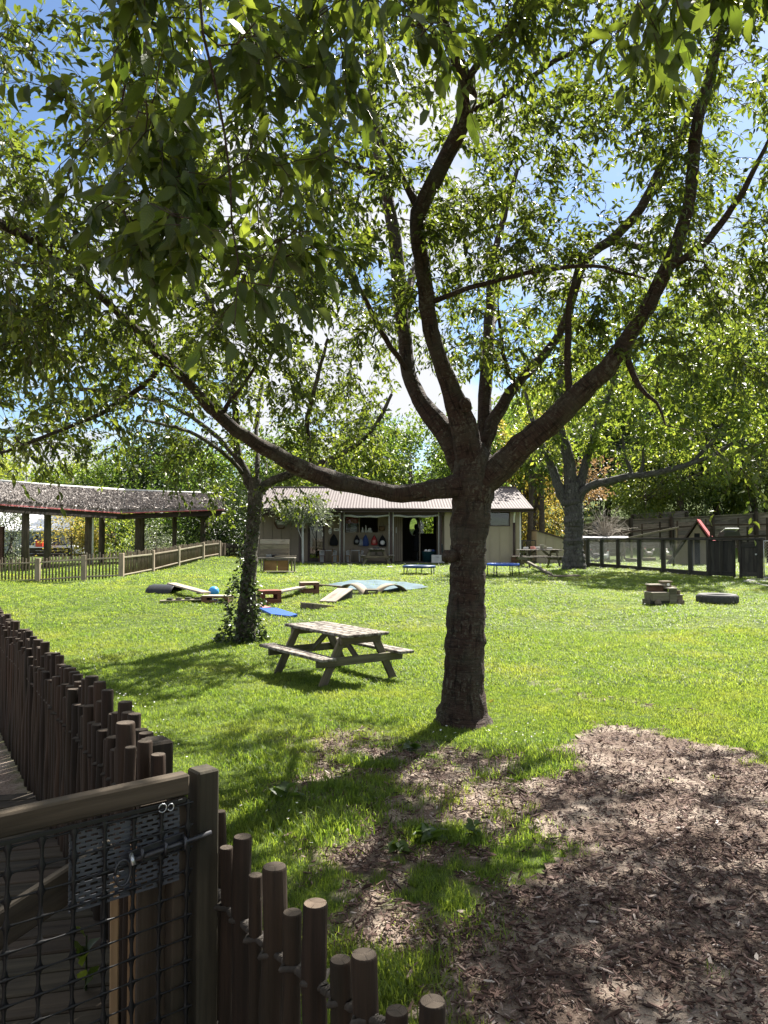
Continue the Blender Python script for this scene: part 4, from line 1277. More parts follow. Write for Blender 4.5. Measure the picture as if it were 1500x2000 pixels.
# a few ivy sprigs higher on the trunk
n = 330
hz = r2.choice([0.95, 1.15, 1.35, 1.6, 1.85, 2.1], n) + r2.normal(0, 0.07, n); an = r2.uniform(1.9, 5.4, n)
pp = np.stack([b2.x + 0.04 + 0.065 * hz + 0.15 * np.cos(an) * r2.uniform(.8, 1.5, n), b2.y + 0.16 * np.sin(an), b2.z + hz], 1)
o = bpy.data.objects.new('ivy', leaves_mesh('ivy', pp, r2.normal(0, 1, (n, 3)), r2.uniform(0.04, 0.08, n), 'ivy', r2, True, 1.3))
link(o, cherry2, dict(kind='stuff')); o.matrix_basis = root_inv(cherry2)

# ---- background trees and shrubs: trunk, limbs, crown of many small leaves in clumps
def bgtree(name, label, cat, x, y, h, cr, leaf, n, lsize=0.2, trunk_r=0.2, bark_='bark_far', clumps=40, zc=0.62, cz=0.42, group=None, seed=0, limbs_=6, tw=1.0, hollow=0.5, trunk=True, lean=(0, 0), csig=0.16):
    r = np.random.default_rng(1000 + seed)
    z0 = float(H(x, y)) - 0.05
    root = thing(name, label, cat, (x, y, z0), group=group)
    c = np.array([x + lean[0], y + lean[1], z0 + h * zc])
    rad = np.array([cr, cr, h * cz])
    u = r.normal(size=(clumps, 3)); u /= np.linalg.norm(u, axis=1)[:, None]
    u *= (hollow + (1 - hollow) * r.random(clumps) ** 0.5)[:, None]
    cc = c + u * rad
    if trunk:
        mb = MB()
        top = c + np.array([0, 0, rad[2] * 0.4])
        mid = np.array([x + lean[0] * 0.4, y + lean[1] * 0.4, z0 + h * 0.35])
        mb.tube([(x, y, z0 - 0.1), tuple((np.array([x, y, z0]) + mid) / 2 + r.normal(0, trunk_r * 0.3, 3) * [1, 1, 0]), tuple(mid), tuple(c), tuple(top)], [trunk_r * 1.25, trunk_r, trunk_r * 0.85, trunk_r * 0.5, trunk_r * 0.15], 9)
        for i in range(limbs_):
            t = cc[r.integers(len(cc))]; s = mid + (c - mid) * r.uniform(-0.2, 0.8)
            mb.tube([tuple(s), tuple((s + t) / 2 + r.normal(0, 0.1, 3) * cr * 0.3 + [0, 0, -0.05 * h]), tuple(t)], [trunk_r * 0.5, trunk_r * 0.32, trunk_r * 0.1], 6)
        mk('trunk', mb, bark_, root, True, world=True)
    k = r.integers(0, clumps, n)
    off = r.normal(size=(n, 3)) * np.array([cr, cr, h * cz * 0.8]) * csig * (0.6 + 0.8 * r.random(clumps))[k][:, None]
    pos = cc[k] + off
    pos[:, 2] = np.maximum(pos[:, 2], H(pos[:, 0], pos[:, 1]) + 0.03)
    dirs = unit(pos - c) + r.normal(0, 0.7, (n, 3)) + np.array([0, 0, -0.25])
    tint = np.clip(0.5 + 0.9 * (r.random(clumps)[k] - 0.5) + 0.3 * r.normal(size=n), 0, 1)
    o = bpy.data.objects.new('crown', leaves_mesh('crown', pos, dirs, lsize * r.lognormal(0, .28, n), leaf, r, False, tw, tint))
    link(o, root, dict(kind='stuff')); o.matrix_basis = root_inv(root)
    return root

M['leaf_dark'] = leafmat('dark_evergreen_leaf', (0.012, 0.024, 0.010), (0.035, 0.055, 0.018), (0.03, 0.06, 0.012), (0.09, 0.13, 0.025), 0.3)
M['leaf_mid'] = leafmat('mid_green_leaf', (0.035, 0.065, 0.016), (0.075, 0.115, 0.026), (0.12, 0.21, 0.025), (0.24, 0.33, 0.04), 0.45)
M['leaf_lime'] = leafmat('yellow_green_leaf', (0.042, 0.075, 0.016), (0.125, 0.16, 0.04), (0.16, 0.25, 0.022), (0.48, 0.53, 0.065), 0.48)
M['leaf_olive'] = leafmat('pale_olive_leaf', (0.06, 0.075, 0.045), (0.15, 0.17, 0.11), (0.14, 0.18, 0.08), (0.28, 0.32, 0.16), 0.35)
M['leaf_gold'] = leafmat('golden_leaf', (0.14, 0.13, 0.03), (0.25, 0.20, 0.05), (0.36, 0.32, 0.05), (0.55, 0.42, 0.08), 0.5)
M['leaf_orange'] = leafmat('orange_brown_leaf', (0.18, 0.11, 0.05), (0.28, 0.17, 0.085), (0.28, 0.17, 0.07), (0.42, 0.27, 0.12), 0.4)

def BX(px, D): return (px - 750) / 1500.0 * D

# ---- old grey tree by the hen run with a long horizontal limb
r3 = np.random.default_rng(33)
b3 = G(1118, 1113); k3 = b3.y
old = thing('old_tree', 'old grey furrowed tree with long horizontal limb beside the hen run', 'tree', b3)
sk3 = [add_limb(old, 'trunk', [(1120, 1118, k3, 21), (1120, 1080, k3, 18), (1121, 1030, k3, 17.5), (1120, 990, k3, 18), (1117, 965, k3, 18), (1117, 945, k3, 16)], 'bark_grey', 16, r3, 0.06, (0.28, 0.5))]
for L_ in ([(1107, 985, k3, 11), (1096, 965, k3, 10), (1086, 935, k3, 9), (1075, 905, k3, 8), (1058, 870, k3, 7), (1040, 820, k3, 5), (1020, 740, k3, 3)],
           [(1115, 955, k3, 13), (1113, 915, k3, 12), (1106, 880, k3, 11), (1096, 850, k3, 10), (1090, 790, k3, 8), (1100, 700, k3, 6), (1090, 620, k3, 4)],
           [(1130, 955, k3, 10), (1140, 920, k3, 9), (1150, 880, k3, 8), (1170, 820, k3, 7), (1200, 740, k3, 5), (1220, 660, k3, 4)],
           [(1128, 990, k3, 9), (1136, 962, k3 - .2, 9), (1152, 950, k3 - .3, 8), (1190, 940, k3 - .6, 8), (1230, 930, k3 - 1, 7), (1270, 926, k3 - 1.4, 6.5), (1310, 917, k3 - 1.8, 6), (1350, 905, k3 - 2, 5), (1390, 890, k3 - 2.2, 4), (1440, 860, k3 - 2.5, 3)],
           [(1236, 929, k3 - 1, 4), (1226, 905, k3 - 1, 3.5), (1220, 885, k3 - 1, 3), (1215, 850, k3 - 1, 2)],
           [(1250, 926, k3 - 1.2, 4), (1256, 905, k3 - 1.2, 3), (1255, 880, k3 - 1.2, 2)],
           [(1350, 905, k3 - 2, 4), (1400, 850, k3 - 2.2, 4), (1430, 780, k3 - 2.4, 3), (1440, 700, k3 - 2.5, 2)]):
    sk3.append(add_limb(old, 'limb', L_, 'bark_grey', 9, r3, 0.06))
T3 = blob_targets([(1120, 740, k3, 2.6, 3, 2.4, 80), (1300, 760, k3 - 1.5, 3.6, 3, 2.2, 150), (1420, 830, k3 - 2, 2.6, 2.4, 1.5, 110), (1240, 850, k3 - 1, 2.0, 2.0, 0.9, 50), (1080, 860, k3, 1.2, 1.2, 0.9, 16), (1440, 680, k3 - 2, 2.6, 2.4, 2.0, 110), (1300, 620, k3, 2.6, 2.4, 1.6, 70)], r3)
grow(old, sk3, T3, r3, 'leaf_lime', 'bark_grey', lsize=(0.15, 0.25), per=9, twig_gap=0.20, twig_len=(0.4, 0.9), detail=False)

bgs = [
    # hillside right of the building: dark evergreens
    ('evergreen_tree', 'tall dark evergreen standing highest on the hillside at the right edge', 1500, 62, 17.0, 5.6, 'leaf_dark', 9000, .34, 1),
    ('evergreen_tree', 'dark evergreen behind the long horizontal limb of the old tree', 1290, 58, 11.5, 5.0, 'leaf_dark', 8000, .30, 2),
    ('evergreen_tree', 'dark evergreen just right of the old grey tree', 1185, 60, 8.5, 3.6, 'leaf_dark', 6500, .30, 3),
    ('evergreen_tree', 'broad dark evergreen above the red roofed hen house', 1400, 55, 10.5, 5.0, 'leaf_dark', 8500, .28, 4),
    ('broadleaf_tree', 'bright green bushy tree on the hillside above the hen house', 1330, 51.5, 5.8, 4.4, 'leaf_lime', 8000, .22, 5),
    ('broadleaf_tree', 'rounded green tree at the right edge above the retaining wall', 1470, 50.5, 6.0, 3.4, 'leaf_lime', 6500, .22, 6),
    ('broadleaf_tree', 'yellow green tree behind the left shoulder of the dark hillside', 1110, 70, 12, 5.0, 'leaf_lime', 7500, .34, 7),
    ('broadleaf_tree', 'yellow green tree crowning the hillside at the right', 1400, 72, 15.5, 6.5, 'leaf_lime', 8500, .34, 8),
    # behind the building
    ('broadleaf_tree', 'tall green tree behind the building, seen between the cherry stems', 800, 56, 9.5, 4.6, 'leaf_mid', 8000, .30, 9),
    ('broadleaf_tree', 'green tree behind the left end of the building roof', 660, 53, 8.2, 4.0, 'leaf_lime', 7000, .28, 10),
    ('broadleaf_tree', 'green tree behind the right end of the building roof', 960, 54, 9.5, 4.2, 'leaf_mid', 7000, .28, 11),
    ('evergreen_tree', 'dark pointed evergreen far behind the left half of the roof', 720, 78, 13, 3.6, 'leaf_dark', 6500, .36, 12),
    ('broadleaf_tree', 'leafy tree behind the gap between pavilion and building', 520, 55, 8.8, 4.2, 'leaf_mid', 7500, .28, 13),
    # behind the thatched pavilion
    ('broadleaf_tree', 'light green tree rising over the near end of the thatched pavilion', 50, 74, 10.0, 5.6, 'leaf_lime', 7500, .30, 14),
    ('broadleaf_tree', 'light green tree rising over the middle of the thatched pavilion', 235, 66, 8.4, 4.2, 'leaf_mid', 7000, .30, 15),
    ('broadleaf_tree', 'dense tree behind the far end of the thatched pavilion', 390, 57, 7.6, 4.2, 'leaf_mid', 7000, .30, 16),
    ('evergreen_tree', 'dark evergreen peeping behind the pavilion ridge', 315, 68, 10, 3.2, 'leaf_dark', 6000, .34, 17),
    ('broadleaf_tree', 'pale green tree at the far left beyond the white roofed house', -70, 76, 11, 5.5, 'leaf_lime', 6500, .32, 18),
]
for (nm, lb, px, D, h, crr, lf, n, ls, sd_) in bgs:
    bgtree(nm, lb, 'tree', BX(px, D), D, h, crr, lf, int(n * 1.45), ls * 0.95, 0.24, seed=sd_, clumps=46, group='trees behind the yard', zc=0.58, cz=0.46)
# a wooded ridge far off that reads as one mass
def ridge():
    r = np.random.default_rng(77)
    n = 42000
    x = r.uniform(-110, 110, n); y = r.uniform(95, 135, n)
    hgt = 7 + 4.5 * vnoise(x, y, 9, 71) + 5.0 * S((x - 10) / 40)
    z = H(x, y) + r.random(n) ** 0.6 * hgt
    pos = np.stack([x, y, z], 1)
    t = np.clip(vnoise(x, y, 4, 72) + r.normal(0, 0.2, n), 0, 1)
    o = bpy.data.objects.new('woodland', leaves_mesh('woodland', pos, r.normal(0, 1, (n, 3)), r.uniform(0.7, 1.5, n), 'leaf_mid', r, False, 1.3, t))
    link(o, None, dict(kind='stuff', label='distant green woodland closing off the yard', category='woodland'))
ridge()

# shrubs
shrubs = [
    ('shrub', 'feathery olive shrub before the white roofed house at the far left', BX(22, 34), 34, 2.7, 0.75, 'leaf_olive', 2600, .10),
    ('shrub', 'golden flowering shrub between the pavilion posts', BX(140, 43), 43, 3.0, 1.5, 'leaf_gold', 2600, .15),
    ('shrub', 'yellow green shrub right of the white downpipe', BX(225, 44), 44, 3.2, 1.6, 'leaf_lime', 2800, .15),
    ('shrub', 'grey leaved shrub under the middle of the pavilion', BX(305, 44), 44, 2.2, 1.2, 'leaf_olive', 2200, .12),
    ('shrub', 'mid green shrub behind the pavilion between its far posts', BX(268, 49), 49, 4.2, 1.9, 'leaf_mid', 3000, .18),
    ('shrub', 'dark twiggy shrub over the far corner of the lawn fence', BX(425, 41.5), 41.5, 4.0, 1.5, 'leaf_dark', 3000, .15),
    ('shrub', 'dark dense shrub against the left end of the building', BX(478, 40.5), 40.5, 3.6, 1.2, 'leaf_dark', 2600, .14),
    ('shrub', 'green shrub behind the last pavilion posts', BX(365, 50), 50, 3.9, 1.8, 'leaf_mid', 2600, .18),
    ('shrub', 'rounded bright green shrub at the foot of the hillside', BX(1262, 49.5), 49.5, 4.2, 2.0, 'leaf_lime', 3200, .17),
    ('shrub', 'golden shrub seen past the right corner of the building', BX(1050, 46), 46, 4.6, 2.0, 'leaf_gold', 4200, .17),
    ('shrub', 'golden shrub beside the lean-to shed', BX(1085, 49), 49, 3.8, 1.6, 'leaf_gold', 3000, .17),
]
for i, (nm, lb, x, y, h, crr, lf, n, ls) in enumerate(shrubs):
    bgtree(nm, lb, 'shrub', x, y, h, crr, lf, n, ls, 0.06, seed=200 + i, clumps=24, zc=0.5, cz=0.5, limbs_=9, csig=0.26)
bgtree('maple_tree', 'orange leaved tree behind the old grey tree', 'tree', BX(1120, 44), 44, 6.2, 2.4, 'leaf_orange', 1100, .17, 0.13, seed=301, clumps=16, zc=0.72, cz=0.22)
for i, (px, D, ln) in enumerate(((1030, 42.5, 0.5), (1042, 44.5, 0.2), (1060, 43.5, -0.1), (1012, 45, 0.3))):
    bgtree('broadleaf_tree', ('dark leaning trunk nearest the right corner of the building', 'straight dark trunk second from the building corner', 'slim dark trunk just left of the old grey tree', 'dark trunk half hidden by the right end of the roof')[i], 'tree', BX(px, D), D, 8.5, 1.6, 'leaf_gold' if i % 2 else 'leaf_lime', 1500, .22, 0.17, seed=310 + i, clumps=16, zc=0.72, cz=0.3, lean=(ln, 0))
# bare twiggy bush
rb = np.random.default_rng(55)
tb = thing('bare_bush', 'leafless pale twiggy bush at the foot of the retaining wall', 'bush', (BX(1180, 41), 41, float(H(BX(1180, 41), 41))))
mb = MB()
for i in range(60):
    a = rb.uniform(0, 6.283); e = rb.uniform(0.15, 1.3); L_ = rb.uniform(0.8, 2.0)
    d = Vector((math.cos(a) * math.cos(e), math.sin(a) * math.cos(e), math.sin(e)))
    p0 = Vector((0, 0, 1.2)) if i % 3 else Vector((0, 0, 0.8)); p1 = p0 + d * L_ * 0.5 + Vector((0, 0, 0.12)); p2 = p0 + d * L_
    mb.tube([p0, p1, p2], [0.03, 0.02, 0.008], 4)
    for j in range(3):
        q = p1.lerp(p2, rb.random()); mb.tube([q, q + Vector(rb.normal(0, 0.35, 3))], [0.012, 0.005], 3)
mb.tube([(0, 0, 0), (0.1, 0, 0.6), (0, 0, 1.25)], [0.09, 0.07, 0.06], 7)
mk('branches', mb, 'bare_twig', tb)
# the small standard tree in front of the veranda
st = bgtree('standard_tree', 'small pale leaved standard tree on a thin white stem before the veranda', 'tree', BX(592, 35), 35, 3.05, 1.1, 'leaf_olive', 4200, .10, 0.035, 'grey_white', seed=330, clumps=30, zc=0.83, cz=0.22, limbs_=5, csig=0.3, hollow=0.2)
# ------------------------------------------------------------------ the building across the lawn
def bz(py, D): return P(750, py, D).z
def wbox(mb, x0, x1, y0, y1, z0, z1, ch=0.0):
    return mb.box(((x0 + x1) / 2, (y0 + y1) / 2, (z0 + z1) / 2), (abs(x1 - x0), abs(y1 - y0), abs(z1 - z0)), 0, ch)

YF, YR, YB = 36.6, 38.4, 43.2          # front wall, recessed veranda wall, back wall
ZB = 0.50
XL, XR, XM = BX(482, YF), BX(1017, YF), BX(868, YF)
house = thing('building', 'low cream boarded building with faded red iron roof and open veranda', 'building', (0.2, 38, ZB))
ZT = 3.02
def hb(name, x0, x1, y0, y1, z0, z1, mat, parent=None, ch=0.0):
    return mk(name, wbox(MB(), x0, x1, y0, y1, z0, z1, ch), mat, parent or house, world=True)

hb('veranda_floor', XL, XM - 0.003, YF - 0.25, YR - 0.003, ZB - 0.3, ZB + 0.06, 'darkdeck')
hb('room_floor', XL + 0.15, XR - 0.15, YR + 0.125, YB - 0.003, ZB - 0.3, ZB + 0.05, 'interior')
# recessed wall in pieces round its openings
def wx(px): return BX(px, YR)
door_a = (wx(601), wx(634)); win_a = (wx(674), wx(738)); door_b = (wx(786), wx(853))
zw0, zw1 = bz(1040, YR), bz(1005, YR)
zdo = bz(1006, YR)
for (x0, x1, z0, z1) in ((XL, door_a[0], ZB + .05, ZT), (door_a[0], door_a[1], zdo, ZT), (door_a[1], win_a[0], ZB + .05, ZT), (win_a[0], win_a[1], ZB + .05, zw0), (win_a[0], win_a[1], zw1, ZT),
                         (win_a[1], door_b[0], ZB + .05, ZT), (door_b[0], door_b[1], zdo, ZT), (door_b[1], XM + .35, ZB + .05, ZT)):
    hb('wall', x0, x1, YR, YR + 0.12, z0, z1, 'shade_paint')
hb('wall', XL - .0, XL + 0.12, YR + 0.121, YB, ZB - .2, ZT, 'wall_paint')
hb('wall', XR - 0.12, XR, YF + 0.121, YB, ZB - .2, ZT, 'wall_paint')
# back wall with the windows that show the planting behind
bw = [(BX(818, YB), BX(847, YB))]
bz0, bz1 = bz(1042, YB), bz(1010, YB)
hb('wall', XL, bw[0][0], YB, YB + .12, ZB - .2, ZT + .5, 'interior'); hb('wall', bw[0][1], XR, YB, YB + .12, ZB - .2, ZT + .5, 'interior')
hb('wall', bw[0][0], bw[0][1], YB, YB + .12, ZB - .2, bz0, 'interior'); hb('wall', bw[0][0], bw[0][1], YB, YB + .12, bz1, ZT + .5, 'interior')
w_ = hb('window', bw[0][0], bw[0][1], YB + .04, YB + .05, bz0, bz1, 'glass')
# front wall of the closed room on the right
fw0, fw1 = BX(958, YF), BX(994, YF); fz0, fz1 = bz(1026, YF), bz(1001, YF)
for (x0, x1, z0, z1) in ((XM, fw0, ZB - .1, ZT), (fw1, XR, ZB - .1, ZT), (fw0, fw1, ZB - .1, fz0), (fw0, fw1, fz1, ZT)):
    hb('wall', x0, x1, YF, YF + .12, z0, z1, 'wall_paint')
hb('wall', XM, XM + .12, YF + .121, YR - .002, ZB - .1, ZT, 'wall_paint')
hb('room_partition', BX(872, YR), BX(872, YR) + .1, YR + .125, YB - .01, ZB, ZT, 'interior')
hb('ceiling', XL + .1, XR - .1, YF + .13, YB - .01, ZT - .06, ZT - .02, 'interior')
# battens over the board joints
def batten(x, y, z0, z1, m):
    beam('batten', (x, y - 0.012, z0), (x, y - 0.012, z1), 0.045, 0.022, m, house, (0, 1, 0), 0.004, world=True)
for px in (884, 902, 921, 939, 957, 976, 995, 1008):
    x = BX(px, YF)
    batten(x, YF, ZB - .08, fz0 - .07 if fw0 - .05 < x < fw1 + .05 else ZT - .02, 'wall_paint')
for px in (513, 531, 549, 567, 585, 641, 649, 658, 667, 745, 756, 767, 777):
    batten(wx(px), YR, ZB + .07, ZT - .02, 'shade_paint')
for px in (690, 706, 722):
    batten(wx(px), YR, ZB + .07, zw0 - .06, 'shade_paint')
hb('corner_board', XR - .06, XR + .012, YF - .025, YF - .002, ZB - .1, ZT, 'white_paint')
hb('sill', XM, XR, YF - .05, YF - .003, ZB - .14, ZB - .06, 'dark_brown')
# windows and doors
def window(x0, x1, y, z0, z1, fr, mat='dark_brown', glass=True, mull=()):
    fm = MB()
    for a, b, c, d in ((x0 - fr, x0, z0 - fr, z1 + fr), (x1, x1 + fr, z0 - fr, z1 + fr), (x0, x1, z0 - fr, z0), (x0, x1, z1, z1 + fr)):
        wbox(fm, a, b, y - .03, y + .05, c, d)
    for m_ in mull:
        wbox(fm, m_ - fr / 2, m_ + fr / 2, y - .028, y + .048, z0, z1)
    f = mk('window', fm, mat, house, world=True)
    if glass:
        g = mk('pane', wbox(MB(), x0, x1, y + .005, y + .012, z0, z1), 'glass', f)
    return f
window(fw0, fw1, YF, fz0, fz1, .045)
mk('blind', wbox(MB(), fw0, fw1, YF + .10, YF + .11, fz0, fz1), 'interior', house, world=True)
f = window(win_a[0], win_a[1], YR, zw0, zw1, .05, 'shade_paint', False, (wx(702),))
mk('pane', wbox(MB(), win_a[0], wx(702), YR + .005, YR + .012, zw0, zw1), 'glass', f)
# sheets behind the left pane, standing in for its red and white reflection
mk('pane_reflection', wbox(MB(), win_a[0] + .02, wx(700), YR + .10, YR + .11, bz(1022, YR), bz(1009, YR)), 'red', house, world=True)
mk('notice_or_reflection', wbox(MB(), wx(686), wx(697), YR + .09, YR + .10, bz(1037, YR), bz(1023, YR)), 'coatgrey', house, world=True)  # grey part of that pane's reflection, set behind it as a sheet
d = mk('door', wbox(wbox(wbox(wbox(MB(), door_a[0], door_a[0] + .1, YR + .02, YR + .07, ZB + .07, zdo), door_a[1] - .1, door_a[1], YR + .02, YR + .07, ZB + .07, zdo), door_a[0] + .1, door_a[1] - .1, YR + .02, YR + .07, ZB + .07, ZB + .22), door_a[0] + .1, door_a[1] - .1, YR + .02, YR + .07, zdo - .1, zdo), 'dark_brown', house, world=True)
mk('pane', wbox(MB(), door_a[0] + .1, door_a[1] - .1, YR + .04, YR + .05, ZB + .22, zdo - .1), 'glass', d)
mk('notice_or_reflection', wbox(MB(), wx(613), wx(621), YR + .012, YR + .018, bz(1036, YR), bz(1024, YR)), 'white_paint', d)
mk('notice_or_reflection', wbox(MB(), wx(607), wx(626), YR + .012, YR + .018, bz(1023, YR), bz(1010, YR)), 'coatgrey', d)
mk('handle', wbox(MB(), wx(630), wx(631), YR - .01, YR + .015, bz(1047, YR), bz(1040, YR)), 'steel', d)
s = mk('sliding_door', wbox(MB(), wx(770), wx(786), YR - .06, YR - .02, ZB + .07, zdo), 'shade_paint', house, world=True)
for px in (774, 778, 782):
    mk('groove', wbox(MB(), wx(px) - .008, wx(px) + .008, YR - .066, YR - .061, ZB + .09, zdo - .02), 'dark_brown', s)
mk('handle', wbox(MB(), wx(773), wx(774.5), YR - .08, YR - .062, bz(1041, YR), bz(1030, YR)), 'grey_white', s)
hb('door_post', wx(819) , wx(821.5), YR + .2, YR + .3, ZB + .06, zdo + .02, 'shade_paint')
# veranda posts, lintel, pale blind frames and rolled blinds
for px in (586, 667, 763.5, 860):
    beam('post', (BX(px, YF), YF, ZB + .06), (BX(px, YF), YF, ZT - .22), .11, .11, 'dark_brown', house, (0, 1, 0), world=True)
hb('lintel', XL, XM - .005, YF - .05, YF + .05, ZT - .22, ZT, 'dark_brown')
for (a, b) in ((590, 664), (672, 760), (768, 857)):
    xa, xb = BX(a, YF - .08), BX(b, YF - .08)
    zt = bz(1001, YF)
    for x in (xa, xb):
        pole('blind_frame', (x, YF - .08, ZB + .08), (x, YF - .08, zt), .022, .022, 'grey_white', house, 6, world=True)
    n = 7
    pts = [(xa + (xb - xa) * i / n, YF - .08, bz(1007, YF) - .05 * math.sin(math.pi * i / n) + .02 * math.sin(i * 2.1)) for i in range(n + 1)]
    mk('rolled_blind', MB().tube(pts, [.05 + .012 * math.sin(i * 1.7) for i in range(n + 1)], 7), 'grey_white', house, True, world=True)
# roof: corrugated iron front and back slopes, fascia, ridge cap
XE0, XE1 = BX(497, 36.1), BX(1041, 36.1)
YE, YRG, YBE = 36.05, 40.6, 45.0
ZE, ZRG = bz(992, YE), bz(953, YRG)
def corr(x0, x1, ya, za, yb, zb, pitch=.14, amp=.013):
    n = int((x1 - x0) / pitch * 4)
    mb = MB()
    for i in range(n + 1):
        x = x0 + (x1 - x0) * i / n
        k = amp * math.sin(i * math.pi / 2)
        mb.v += [(x, ya, za + k), (x, (ya + yb) / 2, (za + zb) / 2 + k), (x, yb, zb + k)]
    for i in range(n):
        a = i * 3
        mb.f += [(a, a + 3, a + 4, a + 1), (a + 1, a + 4, a + 5, a + 2)]
    return mb
rf = mk('roof', corr(XE0, XE1, YE, ZE, YRG, ZRG), 'tin_roof', house, True, world=True)
rb_ = mk('roof', corr(XE0, XE1, YRG, ZRG - .001, YBE, ZE - .1), 'tin_roof', house, True, world=True)
mk('ridge_cap', MB().tube([(XE0, YRG, ZRG + .01), (XE1, YRG, ZRG + .01)], [.07, .07], 8), 'tin_roof', house, True, world=True)
hb('fascia', XE0, XE1, YE - .02, YE + .02, ZE - .20, ZE - .03, 'dark_brown')
mk('gutter', MB().tube([(XE0, YE - .07, ZE - .06), (XE1, YE - .07, ZE - .06)], [.06, .06], 8), 'dark_brown', house, True, world=True)
hb('soffit', XE0 + .02, XE1 - .02, YE + .025, YF - .06, ZE - .17, ZE - .14, 'dark_brown')
for x in (XE1 - .02, XE0 + .02):
    mk('barge_board', MB().prism([(x, YE, ZE - .16), (x, YE, ZE - .03), (x, YRG, ZRG - .03), (x, YBE, ZE - .13), (x, YBE, ZE - .26), (x, YRG, ZRG - .18)], (.03, 0, 0)), 'dark_brown', house, world=True)
    mk('gable', MB().prism([(x - (.6 if x > 0 else -.6), YF + .02, ZT), (x - (.6 if x > 0 else -.6), YRG, ZRG - .22), (x - (.6 if x > 0 else -.6), YB, ZT)], (-.08 if x > 0 else .08, 0, 0)), 'wall_paint', house, world=True)
# downpipe on the right
xd = BX(1004, YF - .1)
mk('downpipe', MB().tube([(xd, YF - .3, ZE - .1), (xd, YF - .2, ZE - .3), (xd, YF - .1, ZE - .42), (xd, YF - .1, bz(1022, YF))], [.05] * 4, 8), 'white_paint', house, True, world=True)
mk('downpipe', MB().tube([(xd, YF - .1, bz(1021, YF)), (xd, YF - .1, ZB - .02)], [.055] * 2, 8), 'dark_brown', house, True, world=True)

# things on the veranda
def bag(px, py0, py1, w, mat, label, pocket=None):
    z1, z0 = bz(py0, YR - .1), bz(py1, YR - .1); x = BX(px, YR - .1); h = z1 - z0
    t = thing('hanging_bag', label, 'bag', (x, YR - .12, z0), group='bags and coats hanging on the veranda wall')
    prof = [(0.0, .0), (.42, .02), (.5, .15), (.47, .4), (.36, .65), (.2, .85), (.07, .97), (.0, 1.0)]
    mb = MB()
    n = 10
    vs = [(r_ * w * math.cos(2 * math.pi * i / n), r_ * w * .42 * math.sin(2 * math.pi * i / n) + .0, zz * h) for r_, zz in prof for i in range(n)]
    mb.add(vs, [(j * n + i, j * n + (i + 1) % n, (j + 1) * n + (i + 1) % n, (j + 1) * n + i) for j in range(len(prof) - 1) for i in range(n)])
    mk('body', mb, mat, t, True)
    mk('hook', MB().tube([(0, .10, h + .05), (0, .02, h + .05), (0, -.02, h + .02), (0, -.01, h - .03)], [.008] * 4, 5), 'dark_metal', t, True)
    if pocket:
        mk('pocket', MB().ball((0, -.2 * w - .01, h * .35), (w * .3, .06, h * .2), 8, 6), pocket, t, True)
        for s_ in (-1, 1):
            mk('strap', MB().tube([(s_ * .02, -.02, h * .95), (s_ * w * .33, -w * .2, h * .6), (s_ * w * .4, -w * .1, h * .15)], [.012] * 3, 5), 'coatblack', t, True)
bag(652, 1043, 1066, .42, 'coatblack', 'black coat hanging alone left of the first dark post')
bag(697, 1045, 1064, .32, 'coatblack', 'black bag hanging under the window, first right of the dark post', 'coatgrey')
bag(705, 1052, 1066, .30, 'coatgrey', 'grey bag hanging low between the black bag and the blue coat')
bag(714, 1044, 1067, .34, 'coatblue', 'slim blue coat hanging in the middle of the row of bags')
bag(731, 1045, 1065, .34, 'red', 'red backpack hanging between the blue coat and the black and white bag', 'pink')
bag(747, 1045, 1068, .40, 'coatblack', 'black backpack with white front at the right end of the row', 'white_paint')
t = thing('wicker_basket', 'small brown basket hanging from a cord on the wall right of the window', 'basket', (BX(746, YR), YR - .12, bz(1037, YR)))
mk('basket', MB().lathe((0, 0, 0), [(0, 0), (.13, 0), (.15, .1), (.14, .22), (.12, .24), (.11, .2), (0, .05)], 12), 'wicker', t, True)
mk('cord', MB().tube([(-.12, 0, .22), (0, .06, .55), (.12, 0, .22)], [.008] * 3, 5), 'rope', t)
t = thing('wicker_basket', 'small brown basket hanging left of the glazed door', 'basket', (BX(591, YR), YR - .12, bz(1040, YR)))
mk('basket', MB().lathe((0, 0, 0), [(0, 0), (.11, 0), (.12, .1), (.12, .2), (.1, .2), (0, .05)], 12), 'wicker', t, True)
mk('cord', MB().tube([(-.1, 0, .2), (0, .06, .5), (.1, 0, .2)], [.008] * 3, 5), 'rope', t)
# hexagonal frame, two masks, name board
hx = MB()
cx, cz = BX(548, YR), bz(1022, YR)
for i in range(6):
    a, b = i * math.pi / 3, (i + 1) * math.pi / 3
    hx.beam((cx + .3 * math.cos(a), YR - .07, cz + .3 * math.sin(a)), (cx + .3 * math.cos(b), YR - .07, cz + .3 * math.sin(b)), .05, .12, (0, 1, 0))
hexo = mk('hexagon_shelf', hx, 'brown_ply', label='brown hexagonal shelf on the wall behind the standard tree', cat='shelf')
hexo2 = mk('back_board', wbox(MB(), cx - .16, cx + .2, YR - .028, YR - .012, cz - .06, cz + .1), 'grey_white', hexo)
for py, lb in ((1022, 'upper of two pale wall masks right of the glazed door'), (1038, 'lower of two pale wall masks right of the glazed door')):
    x, z = BX(645, YR), bz(py, YR)
    mb = MB().ball((x, YR - .04, z), (.09, .05, .15), 10, 8)
    o = mk('wall_mask', mb, 'white_paint', None, True, label=lb, cat='mask', group='masks on the veranda wall')
    for s_ in (-1, 1):
        mk('eye', MB().ball((x + s_ * .035, YR - .088, z + .04), .016, 6, 5), 'coatblack', o)
    mk('mouth', MB().ball((x, YR - .083, z - .06), (.03, .012, .012), 6, 5), 'coatblack', o)
